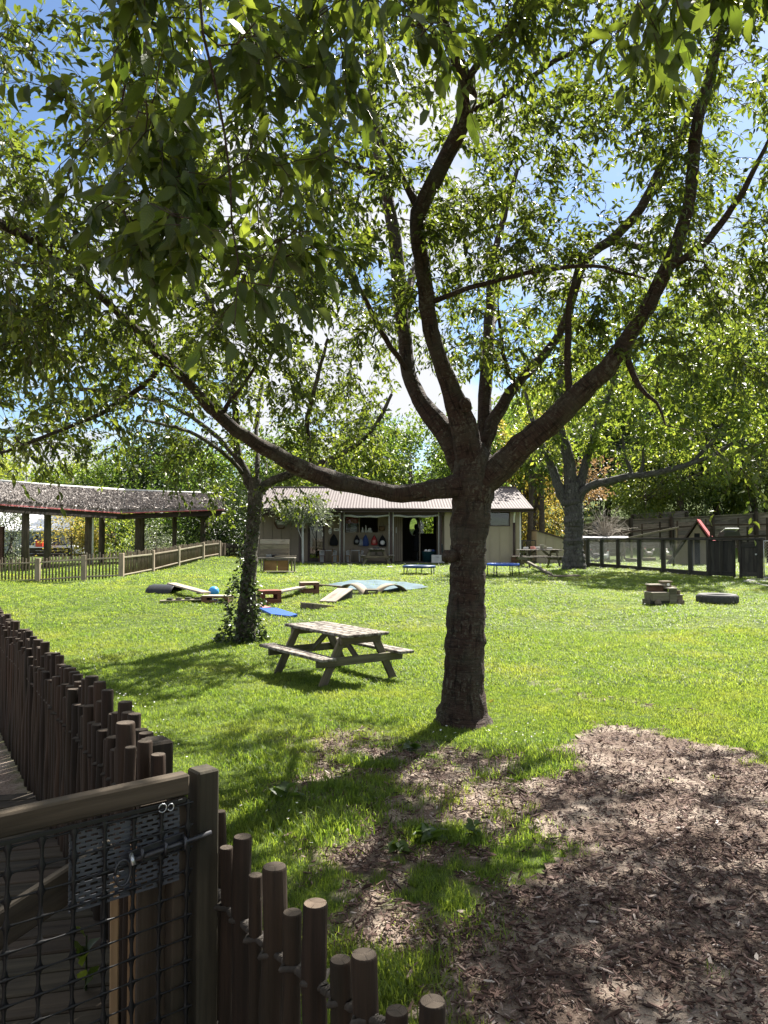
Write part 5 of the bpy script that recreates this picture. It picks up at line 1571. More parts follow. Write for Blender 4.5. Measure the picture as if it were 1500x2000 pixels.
o = mk('name_board', wbox(MB(), BX(652, YR), BX(662, YR), YR - .05, YR - .03, bz(1037, YR), bz(1032, YR), .004), 'white_paint', None, label='small white board on the wall left of the first dark post', cat='sign')
mk('picture', wbox(MB(), BX(653.5, YR), BX(660, YR), YR - .053, YR - .05, bz(1035.5, YR), bz(1033.5, YR)), 'coatgrey', o)
# three figurines on the sill
for px, w, h, lb in ((708, .07, .28, 'short white figurine at the left on the window sill'), (714.5, .06, .38, 'tallest slim white figurine on the window sill'), (722, .15, .24, 'broad white figurine at the right on the window sill')):
    x = wx(px); z = zw0
    o = mk('figurine', MB().lathe((x, YR + .05, z), [(0, 0), (w, 0), (w * .9, h * .3), (w * .5, h * .62), (w * .6, h * .78), (w * .4, h * .95), (0, h)], 10), 'grey_white', None, True, label=lb, cat='figurine', group='figurines on the window sill')
# small tables and chairs
def small_table(px, py, label):
    q = G(px, 1094); x = BX(px, 37.6)
    t = thing('small_table', label, 'table', (x, 37.6, ZB + .06), group='children tables on the veranda')
    mk('top', MB().box((0, 0, .55), (.75, .5, .03), 0, .008), 'grey_white', t)
    for s_ in (-1, 1):
        mk('leg', MB().prism([(s_ * .30 - .09, -.02, 0), (s_ * .30 + .09, -.02, 0), (s_ * .30 + .13, -.02, .535), (s_ * .30 - .13, -.02, .535)], (0, .04, 0)), 'grey_white', t)
small_table(641, 0, 'low pale table standing below the masks')
small_table(693, 0, 'low pale table standing below the black bag')
def chair(px, rz, label, mat='gold_ply'):
    t = thing('small_chair', label, 'chair', (BX(px, 37.3), 37.3, ZB + .06), rz, 'small wooden chairs on the veranda')
    mk('seat', MB().box((0, 0, .30), (.32, .30, .025), 0, .006), mat, t)
    mk('backrest', MB().box((0, .145, .48), (.32, .022, .28), 0, .006), mat, t)
    for a in (-.14, .14):
        for b in (-.13, .13):
            mk('leg', MB().box((a, b, .145), (.035, .035, .285)), mat, t)
chair(655, 1.57, 'small wooden chair between the low table and the first dark post')
chair(678, -1.57, 'small wooden chair just right of the first dark post')
chair(710, 1.57, 'honey coloured small chair under the blue coat')
chair(629, -1.57, 'small wooden chair before the glazed door', 'brown_ply')
# crates, bin, shelf with red life jackets
def box_crate(px, label, mat, w=.5, y=36.55, h=.36, z=None, sm_=None):
    x = BX(px, y); z = ZB + .06 if z is None else z
    t = thing('storage_box', label, 'box', (x, y, z), group='storage boxes before the building')
    mb = MB()
    wbox(mb, -w / 2, w / 2, -.17, -.15, 0, h * .62); wbox(mb, -w / 2, -.08, -.17, -.15, h * .62, h * .8); wbox(mb, .08, w / 2, -.17, -.15, h * .62, h * .8); wbox(mb, -w / 2, w / 2, -.17, -.15, h * .8, h)
    mk('front', mb, mat, t)
    mk('sides', wbox(wbox(wbox(MB(), -w / 2, -w / 2 + .02, -.149, .17, 0, h), w / 2 - .02, w / 2, -.149, .17, 0, h), -w / 2 + .02, w / 2 - .02, .15, .17, 0, h), mat, t)
    mk('bottom', wbox(MB(), -w / 2 + .02, w / 2 - .02, -.149, .149, 0, .02), 'interior', t)
    return t
box_crate(853, 'pale wooden box, left one of two before the red life jackets', 'grey_white')
box_crate(872, 'pale wooden box, right one of two before the red life jackets', 'grey_white')
box_crate(1007, 'brown wooden box under the downpipe at the building corner', 'brown_ply', .38, 36.25, .42, ZB - .02)
box_crate(1023, 'low brown box just right of the building corner', 'brown_ply', .32, 36.4, .26, ZB - .02)
t = thing('storage_bin', 'dark teal bin heaped with toys inside the sliding door', 'bin', (BX(838, 37.5), 37.5, ZB + .06))
mk('body', MB().lathe((0, 0, 0), [(0, 0), (.30, 0), (.36, .5), (.38, .52), (.34, .52), (.30, .4), (0, .38)], 14), 'teal', t, True)
for i, (dx_, c) in enumerate(((-.15, 'white_paint'), (.08, 'coatgrey'), (.2, 'coatblue'), (.0, 'white_paint'))):
    mk('toy', MB().ball((dx_, -.05 * i, .50), (.10, .10, .12), 8, 6), c, t, True)
t = thing('play_shelf', 'dark teal shelf below the red life jackets', 'shelf', (BX(869, 37.9), 37.9, ZB + .06))
mk('body', wbox(MB(), -.22, .22, -.2, .2, 0, .85, .01), 'teal', t)
mk('top', wbox(MB(), -.24, .24, -.22, .22, .852, .88, .006), 'grey_white', t)
for px, lb in ((863, 'red life jacket, left one of the pair above the teal shelf'), (874, 'red life jacket, right one of the pair above the teal shelf')):
    x = BX(px, 38.2); z0 = bz(1046, 38.2)
    t = thing('life_jacket', lb, 'life jacket', (x, 38.22, z0), group='red life jackets')
    for s_ in (-1, 1):
        mk('panel', MB().box((s_ * .07, 0, .32), (.12, .08, .6), 0, .03), 'red', t)
    mk('collar', MB().tube([(-.1, 0, .62), (0, .04, .72), (.1, 0, .62)], [.05] * 3, 7), 'red', t, True)
    mk('strap', wbox(MB(), -.14, .14, -.05, -.042, .22, .26), 'coatblack', t)
o = mk('name_board', wbox(MB(), BX(863, 38.3), BX(878, 38.3), 38.26, 38.3, bz(1014, 38.3), bz(1010, 38.3), .004), 'gold_ply', None, label='honey coloured board above the red life jackets', cat='sign')
# oval mirror, and an unidentified dark shape built as a coat on a stand
t = thing('oval_mirror', 'oval mirror standing inside the doorway beside a dark shape', 'mirror', (BX(808, 40), 40.0, bz(1046, 40)))
mk('frame', MB().tube([(.23 * math.cos(a), 0, .46 + .46 * math.sin(a)) for a in np.linspace(0, 6.283, 22)], [.02] * 22, 6), 'grey_white', t, True)
mm, n_, l_, o_ = new_mat('mirror_glass'); g_ = n_.new('ShaderNodeBsdfGlossy'); g_.inputs['Roughness'].default_value = .01; g_.inputs['Color'].default_value = (.85, .87, .85, 1); l_.new(g_.outputs[0], o_.inputs[0]); M['mirror'] = mm
mk('glass', MB().prism([(.22 * math.cos(a), 0.01, .46 + .45 * math.sin(a)) for a in np.linspace(0, 6.283, 25)[:-1]], (0, .01, 0)), 'mirror', t)
t.rotation_euler = (R(8), 0, 0)
mk('stand', MB().tube([(0, .05, .0), (0, .1, bz(1088, 40) - bz(1046, 40))], [.03, .03], 6), 'dark_brown', t)
mk('foot', MB().box((0, .1, ZB + .065 - bz(1046, 40)), (.5, .35, .04)), 'dark_brown', t)
t = thing('guessed_coat_stand', 'unidentified dark shape inside the doorway, modelled as a coat on a stand before the oval mirror', 'coat stand', (BX(815, 39.2), 39.2, ZB + .05))
mk('coat', MB().lathe((0, 0, 0), [(.0, .5), (.22, .5), (.2, .9), (.17, 1.2), (.1, 1.35), (.05, 1.4), (.1, 1.5), (.1, 1.62), (.05, 1.7), (0, 1.72)], 12), 'coatblack', t, True)
mk('pole', MB().cyl((0, 0, 0), (0, 0, .52), .03), 'dark_metal', t)
mk('foot', MB().lathe((0, 0, 0), [(0, 0), (.2, 0), (.2, .03), (0, .05)], 12), 'dark_metal', t)
bgtree('flax_bush', 'sunlit flax bush seen through the back window of the building', 'bush', BX(835, 46.5), 46.5, 2.6, 1.0, 'leaf_lime', 1800, .32, .05, seed=401, clumps=16, trunk=False, tw=.35, csig=.3)

# lean-to shed right of the building
YS = 37.2
shed = thing('garden_shed', 'small beige lean-to shed between the building and the old tree', 'shed', (BX(1075, YS), YS, ZB))
x0, x1 = BX(1048, YS), BX(1104, YS)
za, zb_ = bz(1037, YS), bz(1054, YS)
mk('wall', MB().prism([(x0, YS, ZB - .1), (x1, YS, ZB - .1), (x1, YS, zb_), (x0, YS, za)], (0, 1.3, 0)), 'wall_paint', shed, world=True)
mk('roof', MB().prism([(x0 - .06, YS - .08, za), (x1 + .08, YS - .08, zb_ - .02), (x1 + .08, YS - .08, zb_ + .04), (x0 - .06, YS - .08, za + .07)], (0, 1.5, 0)), 'dark_brown', shed, world=True)
for px in (1052, 1066, 1081, 1096):
    x = BX(px, YS); zt = za + (zb_ - za) * (x - x0) / (x1 - x0)
    beam('batten', (x, YS - .012, ZB - .08), (x, YS - .012, zt - .02), .045, .022, 'wall_paint', shed, (0, 1, 0), .004, world=True)
gp = thing('mesh_gate', 'low wire mesh gate between building corner and shed', 'gate', (BX(1032, YS), YS, ZB))
x0, x1 = BX(1019, YS), BX(1046, YS); z1 = bz(1055, YS)
mk('frame', wbox(wbox(wbox(wbox(MB(), x0, x0 + .04, YS, YS + .04, ZB, z1), x1 - .04, x1, YS, YS + .04, ZB, z1), x0 + .04, x1 - .04, YS, YS + .04, z1 - .04, z1), x0 + .04, x1 - .04, YS, YS + .04, ZB + .05, ZB + .09), 'dark_metal', gp, world=True)
def mesh_wires(mb, fx, L, z0, z1, sp, r=0.0022):
    """diagonal wires over a panel; fx(u) -> base point at distance u along it"""
    h = z1 - z0
    for sgn in (1, -1):
        u = -h
        while u < L:
            a, b = max(u, 0), min(u + h, L)
            if b - a > .02:
                za, zb = (z0 + (a - u), z0 + (b - u)) if sgn > 0 else (z1 - (a - u), z1 - (b - u))
                pa, pb = Vector(fx(a)), Vector(fx(b)); pa.z += za; pb.z += zb
                mb.tube([pa, pb], [r, r], 3, False)
            u += sp
    return mb
o = mk('wire_mesh', mesh_wires(MB(), lambda u: (x0 + .04 + u, YS + .02, 0), x1 - x0 - .08, ZB + .09, z1 - .04, .07), 'steel', gp, world=True); o['kind'] = 'stuff'

# ------------------------------------------------------------------ thatched pavilion at the left
pav = thing('pavilion', 'long open pavilion with shaggy thatched roof on dark log posts', 'pavilion', (BX(150, 34), 34, 0.4))
M['thatch'] = plain('grey_thatch', (0.33, 0.30, 0.28), 0.95, 0.35, 30, 0.1, 0, 0.6)
M['straw'] = leafmat('straw', (0.23, 0.205, 0.19), (0.50, 0.46, 0.43), (0.1, 0.08, 0.06), (0.2, 0.18, 0.15), 0.1, 0.9, 0.1)
M['post_wood'] = wood('pavilion_log', (0.07, 0.055, 0.042), (0.17, 0.14, 0.11), (0.04, 0.034, 0.026))
rt = np.random.default_rng(66)
def thatch_seg(e0, e1, g0, g1, nst):
    e0, e1, g0, g1 = map(Vector, (e0, e1, g0, g1))
    mb = MB()
    nu = 14
    rows = []
    for i in range(nu + 1):
        t = i / nu
        a, b = e0.lerp(e1, t), g0.lerp(g1, t)
        sag = Vector((0, 0, -.05 * math.sin(math.pi * t)))
        rows.append([a + Vector((0, 0, -.16)), a, a.lerp(b, .5) + Vector((0, 0, .05)), b, b + (b - a) * .9 + Vector((0, 0, -2 * (b - a).z * .9)), ])
    for rw in rows: mb.v += [tuple(p) for p in rw]
    m = 5
    for i in range(nu):
        for j in range(m - 1):
            k = i * m + j
            mb.f.append((k, k + m, k + m + 1, k + 1))
    mk('roof', mb, 'thatch', pav, True, world=True)
    dn = (e0.lerp(e1, .5) - g0.lerp(g1, .5)); 
    t = rt.random(nst); s = rt.random(nst) ** 0.9
    E = np.array(e0)[None] * (1 - t)[:, None] + np.array(e1)[None] * t[:, None]
    Gd = np.array(g0)[None] * (1 - t)[:, None] + np.array(g1)[None] * t[:, None]
    pos = Gd * (1 - s)[:, None] + E * s[:, None]
    nrm = unit(np.cross(np.array(e1 - e0), np.array(g0 - e0)))
    if nrm[2] < 0: nrm = -nrm
    pos = pos + nrm * rt.uniform(.01, .05, nst)[:, None] + np.array([0, 0, .05])
    d = unit(E - Gd + rt.normal(0, .2, (nst, 3)) + np.array((e1 - e0).normalized())[None] * 0.9)
    o = bpy.data.objects.new('thatch_straw', leaves_mesh('thatch_straw', pos, d, rt.uniform(.16, .34, nst), 'straw', rt, False, .11, np.clip(rt.normal(.5, .3, nst), 0, 1)))
    link(o, pav, dict(kind='stuff')); o.matrix_basis = root_inv(pav)
    # board under the eave
    beam('fascia', e0 + Vector((.02, -.06, -.15)), e1 + Vector((.02, -.06, -.15)), .05, .06, 'coop_red', pav, (0, 1, 0), .004, world=True)
    beam('eave_beam', e0 + Vector((0, .25, -.30)), e1 + Vector((0, .25, -.30)), .16, .24, 'dark_wood', pav, (0, 0, 1), .01, world=True)
    mk('ridge_cap', MB().tube([tuple(g0 + Vector((0, 0, .08))), tuple(g0.lerp(g1, .5) + Vector((0, 0, .05))), tuple(g1 + Vector((0, 0, .08)))], [.06] * 3, 7), 'grey_white', pav, True, world=True)
EA, EB, EC = P(-150, 966, 24.2), P(236, 996, 35), P(438, 990, 39)
GA, GB_, GC = P(-60, 939, 28), P(242, 960, 38), P(432, 966, 42)
thatch_seg(EA, EB, GA, GB_, 11000)
thatch_seg(EB + Vector((.05, 0, 0)), EC, GB_ + Vector((.05, 0, 0)), GC, 6000)
def pav_post(px, D, w, py):
    x = BX(px, D)
    z0 = float(H(x, D)) - .1
    pole('post', (x, D, z0), (x, D, bz(py, D)), w / 1500 * D / 2 * 1.05, w / 1500 * D / 2, 'post_wood', pav, 12, world=True)
for px, D, w, py in ((-70, 26.5, 15, 992), (50, 29.5, 14.5, 999), (93, 31.8, 13.5, 1000), (173, 34.2, 13.5, 1002), (199, 37.5, 11.5, 1001), (270, 37.2, 12, 1002), (279, 40.5, 7, 1000), (341, 39.5, 8.5, 1000), (396, 40.2, 9, 998), (404, 42.8, 7, 998)):
    pav_post(px, D, w, py)
for (a, b) in (((-150, 990, 24.4), (232, 1000, 35.2)),):
    pass
xd, yd = BX(181.5, 34.0), 34.0
mk('downpipe', MB().tube([(BX(198, 33.9), 33.9, bz(997, 33.9)), (BX(197, 33.9), 33.9, bz(1004, 33.9)), (BX(192, 33.9), 33.9, bz(1006.5, 33.9)), (BX(184, 34), 34, bz(1007, 34)), (xd, yd, bz(1011, 34)), (xd, yd, float(H(xd, yd)))], [.055, .055, .055, .05, .04, .04], 9), 'white_paint', pav, True, world=True)

# white roofed house far behind
hs = thing('house', 'white roofed pale green house beyond the pavilion', 'house', (BX(60, 62), 62, 0.4))
YH = 60
x0, x1 = BX(-60, YH), BX(135, YH)
mk('wall', wbox(MB(), x0, x1, YH, YH + 6, 0.2, bz(1038, YH)), 'house_wall', hs, world=True)
mk('roof', MB().prism([(x0 - .3, YH - .4, bz(1039, YH)), (x1 + .3, YH - .4, bz(1039, YH)), (x1 + .3, YH - .4, bz(1036, YH)), (x0 - .3, YH - .4, bz(1036, YH))], (0, .05, 0)), 'grey_white', hs, world=True)
mb = MB(); a = [(x0 - .3, YH - .4, bz(1037, YH)), (x1 + .3, YH - .4, bz(1037, YH)), (x1 - 1.5, YH + 6, bz(988, YH + 6)), (x0 - .3, YH + 6, bz(988, YH + 6))]
mb.add(a + [(p[0], p[1] + .03, p[2] - .08) for p in a], [(0, 1, 2, 3), (7, 6, 5, 4), (0, 4, 5, 1), (1, 5, 6, 2), (2, 6, 7, 3), (3, 7, 4, 0)])
mk('roof', mb, 'white_roof', hs, world=True)
wf = mk('window', wbox(wbox(wbox(wbox(MB(), BX(67, YH), BX(68.5, YH), YH - .06, YH - .003, bz(1062, YH), bz(1044, YH)), BX(77, YH), BX(78.5, YH), YH - .06, YH - .003, bz(1062, YH), bz(1044, YH)), BX(68.5, YH), BX(77, YH), YH - .06, YH - .003, bz(1045.5, YH), bz(1044, YH)), BX(68.5, YH), BX(77, YH), YH - .06, YH - .003, bz(1062, YH), bz(1061, YH)), 'white_paint', hs, world=True)
mk('pane', wbox(MB(), BX(68.5, YH), BX(77, YH), YH - .03, YH - .01, bz(1061, YH), bz(1045.5, YH)), 'coatblack', wf)
# parked car and red box beyond the fence
car = thing('parked_car', 'dark car with pale bonnet parked beyond the pavilion posts', 'car', (BX(112, 52), 52, .32))
mb = MB().prism([(-2.0, -.85, .35), (2.0, -.85, .35), (2.05, -.85, .75), (1.2, -.85, .9), (-1.95, -.85, .9)], (0, 1.7, 0)); mk('body', mb, 'car_white', car)
mb = MB().prism([(-1.8, -.75, .905), (1.0, -.75, .905), (.35, -.68, 1.42), (-1.45, -.68, 1.42)], (0, 1.45, 0)); mk('cabin', mb, 'car_black', car)
for sx in (-1.3, 1.3):
    for sy in (-.86, .86):
        w = mk('wheel', MB().cyl((sx, sy - .1 * np.sign(sy), .33), (sx, sy, .33), .33, None, 16), 'tyre', car, True)
        mk('rim', MB().cyl((sx, sy, .33), (sx, sy + .02 * np.sign(sy), .33), .2, None, 12), 'steel', w, True)
t = thing('red_box', 'bright red box between two pavilion posts', 'box', (BX(79, 50), 50, bz(1068, 50)))
mk('body', wbox(MB(), -.22, .22, -.2, .2, 0, .36, .02), 'redbright', t); mk('lid', wbox(MB(), -.24, .24, -.22, .22, .362, .40, .01), 'redbright', t); mk('side_panel', wbox(MB(), -.30, -.225, -.2, .2, 0, .42, .01), 'grey_white', t)
lw = thing('low_wall', 'low dark board wall under the red box beyond the pavilion', 'wall', (BX(90, 50), 50, .3))
for i in range(4):
    beam('board', (BX(52, 50), 50, .42 + i * .19), (BX(140, 50), 50, .42 + i * .19), .05, .175, 'dark_wood', lw, (0, 0, 1), .005, world=True)
for px in (53, 96, 139):
    beam('post', (BX(px, 50), 50.08, .2), (BX(px, 50), 50.08, 1.2), .09, .09, 'dark_wood', lw, (0, 1, 0), .005, world=True)
tp = thing('sign_post', 'reddish brown squared post at the left edge before the lawn fence shrub', 'post', (BX(3, 32), 32, float(H(BX(3, 32), 32))))
beam('post', (0, 0, -.1), (0, 0, 1.65), .2, .16, 'brown_ply', tp, (0, 1, 0), .01); mk('cap', MB().box((0, 0, 1.675), (.24, .2, .05), 0, .01), 'brown_ply', tp)

# ------------------------------------------------------------------ lawn picket fence
lf = thing('picket_fence', 'low round picket fence with pale rails along the left of the lawn', 'fence', (BX(200, 26), 26, .35))
FP = [(-75, 1147, 25.3, .85), (-5, 1143, 25.4, .85), (75, 1140, 25.5, .85), (165, 1134, 25.6, .86), (238, 1131, 25.8, .88), (298, 1118, 28.0, .81), (348, 1104, 30.4, .74), (396, 1092, 32.6, .71), (428, 1086, 34.2, .68)]
fpw = []
for px, py, D, hh_ in FP:
    x = BX(px, D)
    z = P(px, py, D).z
    fpw.append(Vector((x, D, z)))
rf_ = random.Random(5)
for i, a in enumerate(fpw):
    beam('post', a + Vector((0, 0, -.35)), a + Vector((0, 0, FP[i][3] - .01)), .16, .14, 'fence_rail_wood', lf, (0, 1, 0), .012, world=True)
    if i == len(fpw) - 1: break
    b = fpw[i + 1]; d = (b - a); L = Vector((d.x, d.y, 0)).length; u = d.normalized()
    nrm = Vector((d.y, -d.x, 0)).normalized()
    if nrm.y > 0: nrm = -nrm
    ha, hb_ = FP[i][3], FP[i + 1][3]
    for h, t_ in ((.82, .055), (.15, .045)):
        beam('rail', a + u * .09 + Vector((0, 0, h * ha)) + nrm * .04, b - u * .09 + Vector((0, 0, h * hb_)) + nrm * .04, .035, t_, 'fence_rail_wood', lf, (0, 0, 1), .008, world=True)
    n = max(8, int(L / .105))
    for k in range(n):
        q = a.lerp(b, (k + .6) / (n + .2))
        hgt = ha + (hb_ - ha) * (k / n) + rf_.uniform(-.03, .07)
        pole('picket', q + Vector((0, 0, .02)), q + Vector((rf_.uniform(-.012, .012), 0, hgt)), .027, .025, 'fence_wood', lf, 7, world=True)
lg = thing('picket_fence', 'short dark picket fence closing the gap before the dark shrub', 'fence', (BX(450, 35), 35, .8))
a, b = P(431, 1089, 34.6), P(474, 1090, 36.0)
for q in (a, a.lerp(b, .12), b):
    beam('post', q + Vector((0, 0, -.3)), q + Vector((0, 0, .66)), .15, .13, 'fence_wood', lg, (0, 1, 0), .01, world=True)
for h in (.12, .52):
    beam('rail', a + Vector((0, .06, h)), b + Vector((0, .06, h)), .04, .07, 'fence_wood', lg, (0, 0, 1), .006, world=True)
for k in range(20):
    q = a.lerp(b, (k + .5) / 20)
    pole('picket', q + Vector((0, 0, .02)), q + Vector((0, 0, .62 + rf_.uniform(-.03, .03))), .024, .022, 'dark_wood', lg, 7, world=True)
# ------------------------------------------------------------------ hen run at the right
ra, rb2 = G(1128, 1106), G(1489, 1131)
def run_at(px):
    """point on the run line seen at picture column px"""
    t = (px - 750) / 1500.0
    # x = t*y on the ray; line ra + s*(rb2-ra)
    d = rb2 - ra
    s = (t * ra.y - ra.x) / (d.x - t * d.y)
    q = ra + d * s
    q.z = float(H(q.x, q.y))
    return q
run = thing('hen_run_fence', 'dark stained hen run fence of posts rails and wire mesh', 'fence', ra)
RT = 1.72
posts = [1148, 1175, 1207, 1248, 1295, 1348]
for px in posts + [1384, 1432.5, 1445.5, 1483]:
    q = run_at(px)
    beam('post', q + Vector((0, 0, -.1)), Vector((q.x, q.y, RT - .06)), .055 if px in (1432.5, 1445.5) else .15, .12, 'coop_wood', run, (0, 1, 0), .008, world=True)
qa, qb = run_at(1130), run_at(1491)
beam('top_rail', (qa.x, qa.y, RT - .02), (qb.x, qb.y, RT - .02), .14, .075, 'coop_wood', run, (0, 0, 1), .008, world=True)
q2 = run_at(1384)
beam('bottom_rail', (qa.x, qa.y, qa.z + .12), (q2.x, q2.y, q2.z + .10), .05, .16, 'coop_wood', run, (0, 0, 1), .006, world=True)
def boards(p0, p1, n, name='board'):
    a, b = run_at(p0), run_at(p1)
    for k in range(n):
        q = a.lerp(b, (k + .5) / n); w = (b - a).length / n * .97
        d = (b - a).normalized(); d.z = 0
        beam(name, Vector((q.x, q.y, q.z + .16)) + Vector((0, .05, 0)), Vector((q.x, q.y + .05, RT - .07)), .03, w, 'coop_wood', run, Vector((d.x, d.y, 0)).normalized(), .004, world=True)
boards(1387, 1431, 5)
for p0, p1 in ((1386, 1432),):
    a, b = run_at(p0), run_at(p1)
    beam('bottom_rail', (a.x, a.y - .04, a.z + .14), (b.x, b.y - .04, b.z + .14), .05, .14, 'coop_wood', run, (0, 0, 1), .005, world=True)
mid_ = run_at(1409)
beam('stile', mid_ + Vector((0, -.03, .1)), Vector((mid_.x, mid_.y - .03, RT - .08)), .05, .16, 'coop_wood', run, (1, 0, 0), .005, world=True)
# boarded gate of the run
ga, gb = run_at(1447), run_at(1479)
rg = thing('run_gate', 'black boarded gate at the right end of the hen run', 'gate', ga)
d = (gb - ga); du = Vector((d.x, d.y, 0)).normalized()
for k in range(4):
    q = ga.lerp(gb, (k + .5) / 4)
    beam('board', (q.x, q.y + .02, q.z + .1), (q.x, q.y + .02, RT - .1), .025, d.length / 4 * .97, 'coop_wood', rg, du, .004, world=True)
for z in (.14, 1.02):
    beam('rail', (ga.x, ga.y - .03, ga.z + z), (gb.x, gb.y - .03, gb.z + z), .04, .12, 'coop_wood', rg, (0, 0, 1), .005, world=True)
mk('latch', MB().box((gb.x - .05, gb.y - .06, gb.z + .75), (.12, .02, .05)).cyl((gb.x, gb.y - .07, gb.z + .75), (gb.x + .12, gb.y - .07, gb.z + .75), .012), 'steel', rg, world=True)
# netting panels
edges = posts
for p0, p1 in zip(edges[:-1], edges[1:]):
    a, b = run_at(p0), run_at(p1); dd = (b - a); L = Vector((dd.x, dd.y, 0)).length
    o = mk('wire_mesh', mesh_wires(MB(), lambda u, a=a, dd=dd, L=L: (a.x + dd.x * u / L, a.y + dd.y * u / L, 0), L, max(a.z, b.z) + .15, RT - .06, .085, .0028), 'steel', run, world=True)
    o['kind'] = 'stuff'
a, b = run_at(1348), run_at(1384); dd = b - a; L = Vector((dd.x, dd.y, 0)).length
o = mk('wire_mesh', mesh_wires(MB(), lambda u: (a.x + dd.x * u / L, a.y + dd.y * u / L, 0), L, a.z + .15, RT - .06, .085, .0028), 'steel', run, world=True); o['kind'] = 'stuff'
# mesh fence running on past the frame
mf = thing('mesh_gate', 'light steel framed mesh gate at the right edge beside the black gate', 'gate', run_at(1491))
a = run_at(1491); b = a + Vector((1.6, -.6, 0)); b.z = a.z
mk('frame', MB().tube([a + Vector((0, 0, .05)), a + Vector((0, 0, 1.15)), b + Vector((0, 0, 1.15)), b + Vector((0, 0, .05)), a + Vector((0, 0, .05))], [.018] * 5, 7), 'steel', mf, True, world=True)
dd = b - a; L = dd.length
o = mk('wire_mesh', mesh_wires(MB(), lambda u: (a.x + dd.x * u / L, a.y + dd.y * u / L, 0), L, a.z + .06, a.z + 1.14, .085, .0026), 'steel', mf, world=True); o['kind'] = 'stuff'
# yard rails behind
def rails(name, label, pts, posts_px, top, drop, mat='dark_wood', w=.06, th=.09):
    t = thing(name, label, 'fence', (P(*pts[0]).x, P(*pts[0]).y, float(H(P(*pts[0]).x, P(*pts[0]).y))))
    W = [P(*p) for p in pts]
    for a, b in zip(W[:-1], W[1:]):
        beam('rail', a, b, w, th, mat, t, (0, 0, 1), .006, world=True)
    for px in posts_px:
        for (a, b), (p, q) in zip(zip(W[:-1], W[1:]), zip(pts[:-1], pts[1:])):
            if p[0] <= px <= q[0]:
                c = a.lerp(b, (px - p[0]) / (q[0] - p[0]))
                beam('post', (c.x, c.y + .07, float(H(c.x, c.y)) - .05), (c.x, c.y + .07, c.z + top), .07, .07, mat, t, (0, 1, 0), .005, world=True)
    return t
rails('rail_fence', 'thin sloping rail fence across the hen yard before the retaining wall', [(1138, 1047, 41), (1215, 1040, 41), (1290, 1032, 41), (1330, 1029, 40), (1405, 1025, 39), (1530, 1024, 38)], (1150, 1187, 1215, 1255, 1290, 1324, 1380, 1444, 1500), .35, 0)
rails('rail_fence', 'pale sloping handrail rising towards the red roofed hen house', [(1205, 1056, 38.5), (1250, 1046, 38.5), (1326, 1030, 38.5)], (1250, 1322), .05, 0, 'grey_wood')
rails('rail_fence', 'low rail fence in the hen yard right of the hen house', [(1300, 1054, 33), (1400, 1050, 32), (1530, 1045, 31)], (1317, 1390, 1463), .42, 0)
# retaining wall of planks and posts
rw = thing('retaining_wall', 'long weathered plank retaining wall below the wooded hillside', 'wall', (BX(1300, 47), 47, .85))
YW = 47.0
tops = [(1128, 1026), (1180, 1021), (1231, 1016), (1310, 1013), (1390, 1009), (1475, 1004), (1560, 1000)]
M['wall_plank'] = wood('retaining_wall_plank', (0.10, 0.085, 0.07), (0.23, 0.205, 0.17), (0.05, 0.045, 0.035), 14)
for (p0, t0), (p1, t1) in zip(tops[:-1], tops[1:]):
    x0, x1 = BX(p0, YW) + .06, BX(p1, YW) - .06
    z0, z1 = bz(t0, YW), bz(t1, YW)
    for k in range(8):
        za_, zb_ = z0 - .13 - k * .265, z1 - .13 - k * .265
        if za_ < .7: break
        beam('plank', (x0 - .05, YW + random.uniform(0, .02), za_), (x1 + .05, YW + random.uniform(0, .02), zb_), .05, .252, 'wall_plank', rw, (0, 0, 1), .008, world=True)
    beam('capping', (x0 - .05, YW - .02, z0 + .03), (x1 + .05, YW - .02, z1 + .03), .16, .05, 'grey_wood', rw, (0, 0, 1), .006, world=True)
for p, t_ in tops:
    x = BX(p, YW)
    pole('post', (x, YW - .14, .7), (x, YW - .14, bz(t_, YW) + .12), .13, .12, 'dark_wood', rw, 10, world=True)
# second tier behind
rw2 = thing('retaining_wall', 'short upper tier of retaining planks above the nest box', 'wall', (BX(1280, 49), 49, 2.7))
for k in range(3):
    beam('plank', (BX(1232, 49), 49, bz(1008, 49) - .25 * k), (BX(1345, 49), 49, bz(1001, 49) - .25 * k), .05, .24, 'wall_plank', rw2, (0, 0, 1), .008, world=True)
for px, py in ((1235, 1006), (1290, 1003), (1340, 1000)):
    pole('post', (BX(px, 49), 48.9, 2.2), (BX(px, 49), 48.9, bz(py, 49)), .1, .09, 'dark_wood', rw2, 9, world=True)
# hen house
hh = thing('hen_house', 'pointed hen house with steep red roof and dark doorway', 'hen house', (BX(1362, 35), 35, float(H(BX(1362, 35), 35))), R(-27))
z_b = hh.location.z; za_ = bz(1018, 35) - z_b
hw = 1.3
mk('front', MB().prism([(-hw + .12, 0, .02), (-.14, 0, .02), (-.14, 0, za_ - .55), (.10, 0, za_ - .55), (.10, 0, .02), (hw - .12, 0, .02), (0, 0, za_ - .14)], (0, .03, 0)), 'shade_paint', hh)
mk('doorway', wbox(MB(), -.16, .14, .035, .05, .0, za_ - .5), 'coatblack', hh)
for z in (za_ - .75, za_ - .95):
    mk('bar', wbox(MB(), -.14, .10, -.012, -.002, z, z + .035), 'dark_wood', hh)
for s_ in (-1, 1):
    mk('roof', MB().prism([(0, -.12, za_), (s_ * hw, -.12, .0), (s_ * (hw + .06), -.12, .06), (0, -.12, za_ + .10)], (0, 1.7, 0)), 'coop_red' if s_ > 0 else 'dark_brown', hh)
mk('back', MB().prism([(-hw + .12, 1.5, .02), (hw - .12, 1.5, .02), (0, 1.5, za_ - .14)], (0, .03, 0)), 'shade_paint', hh)
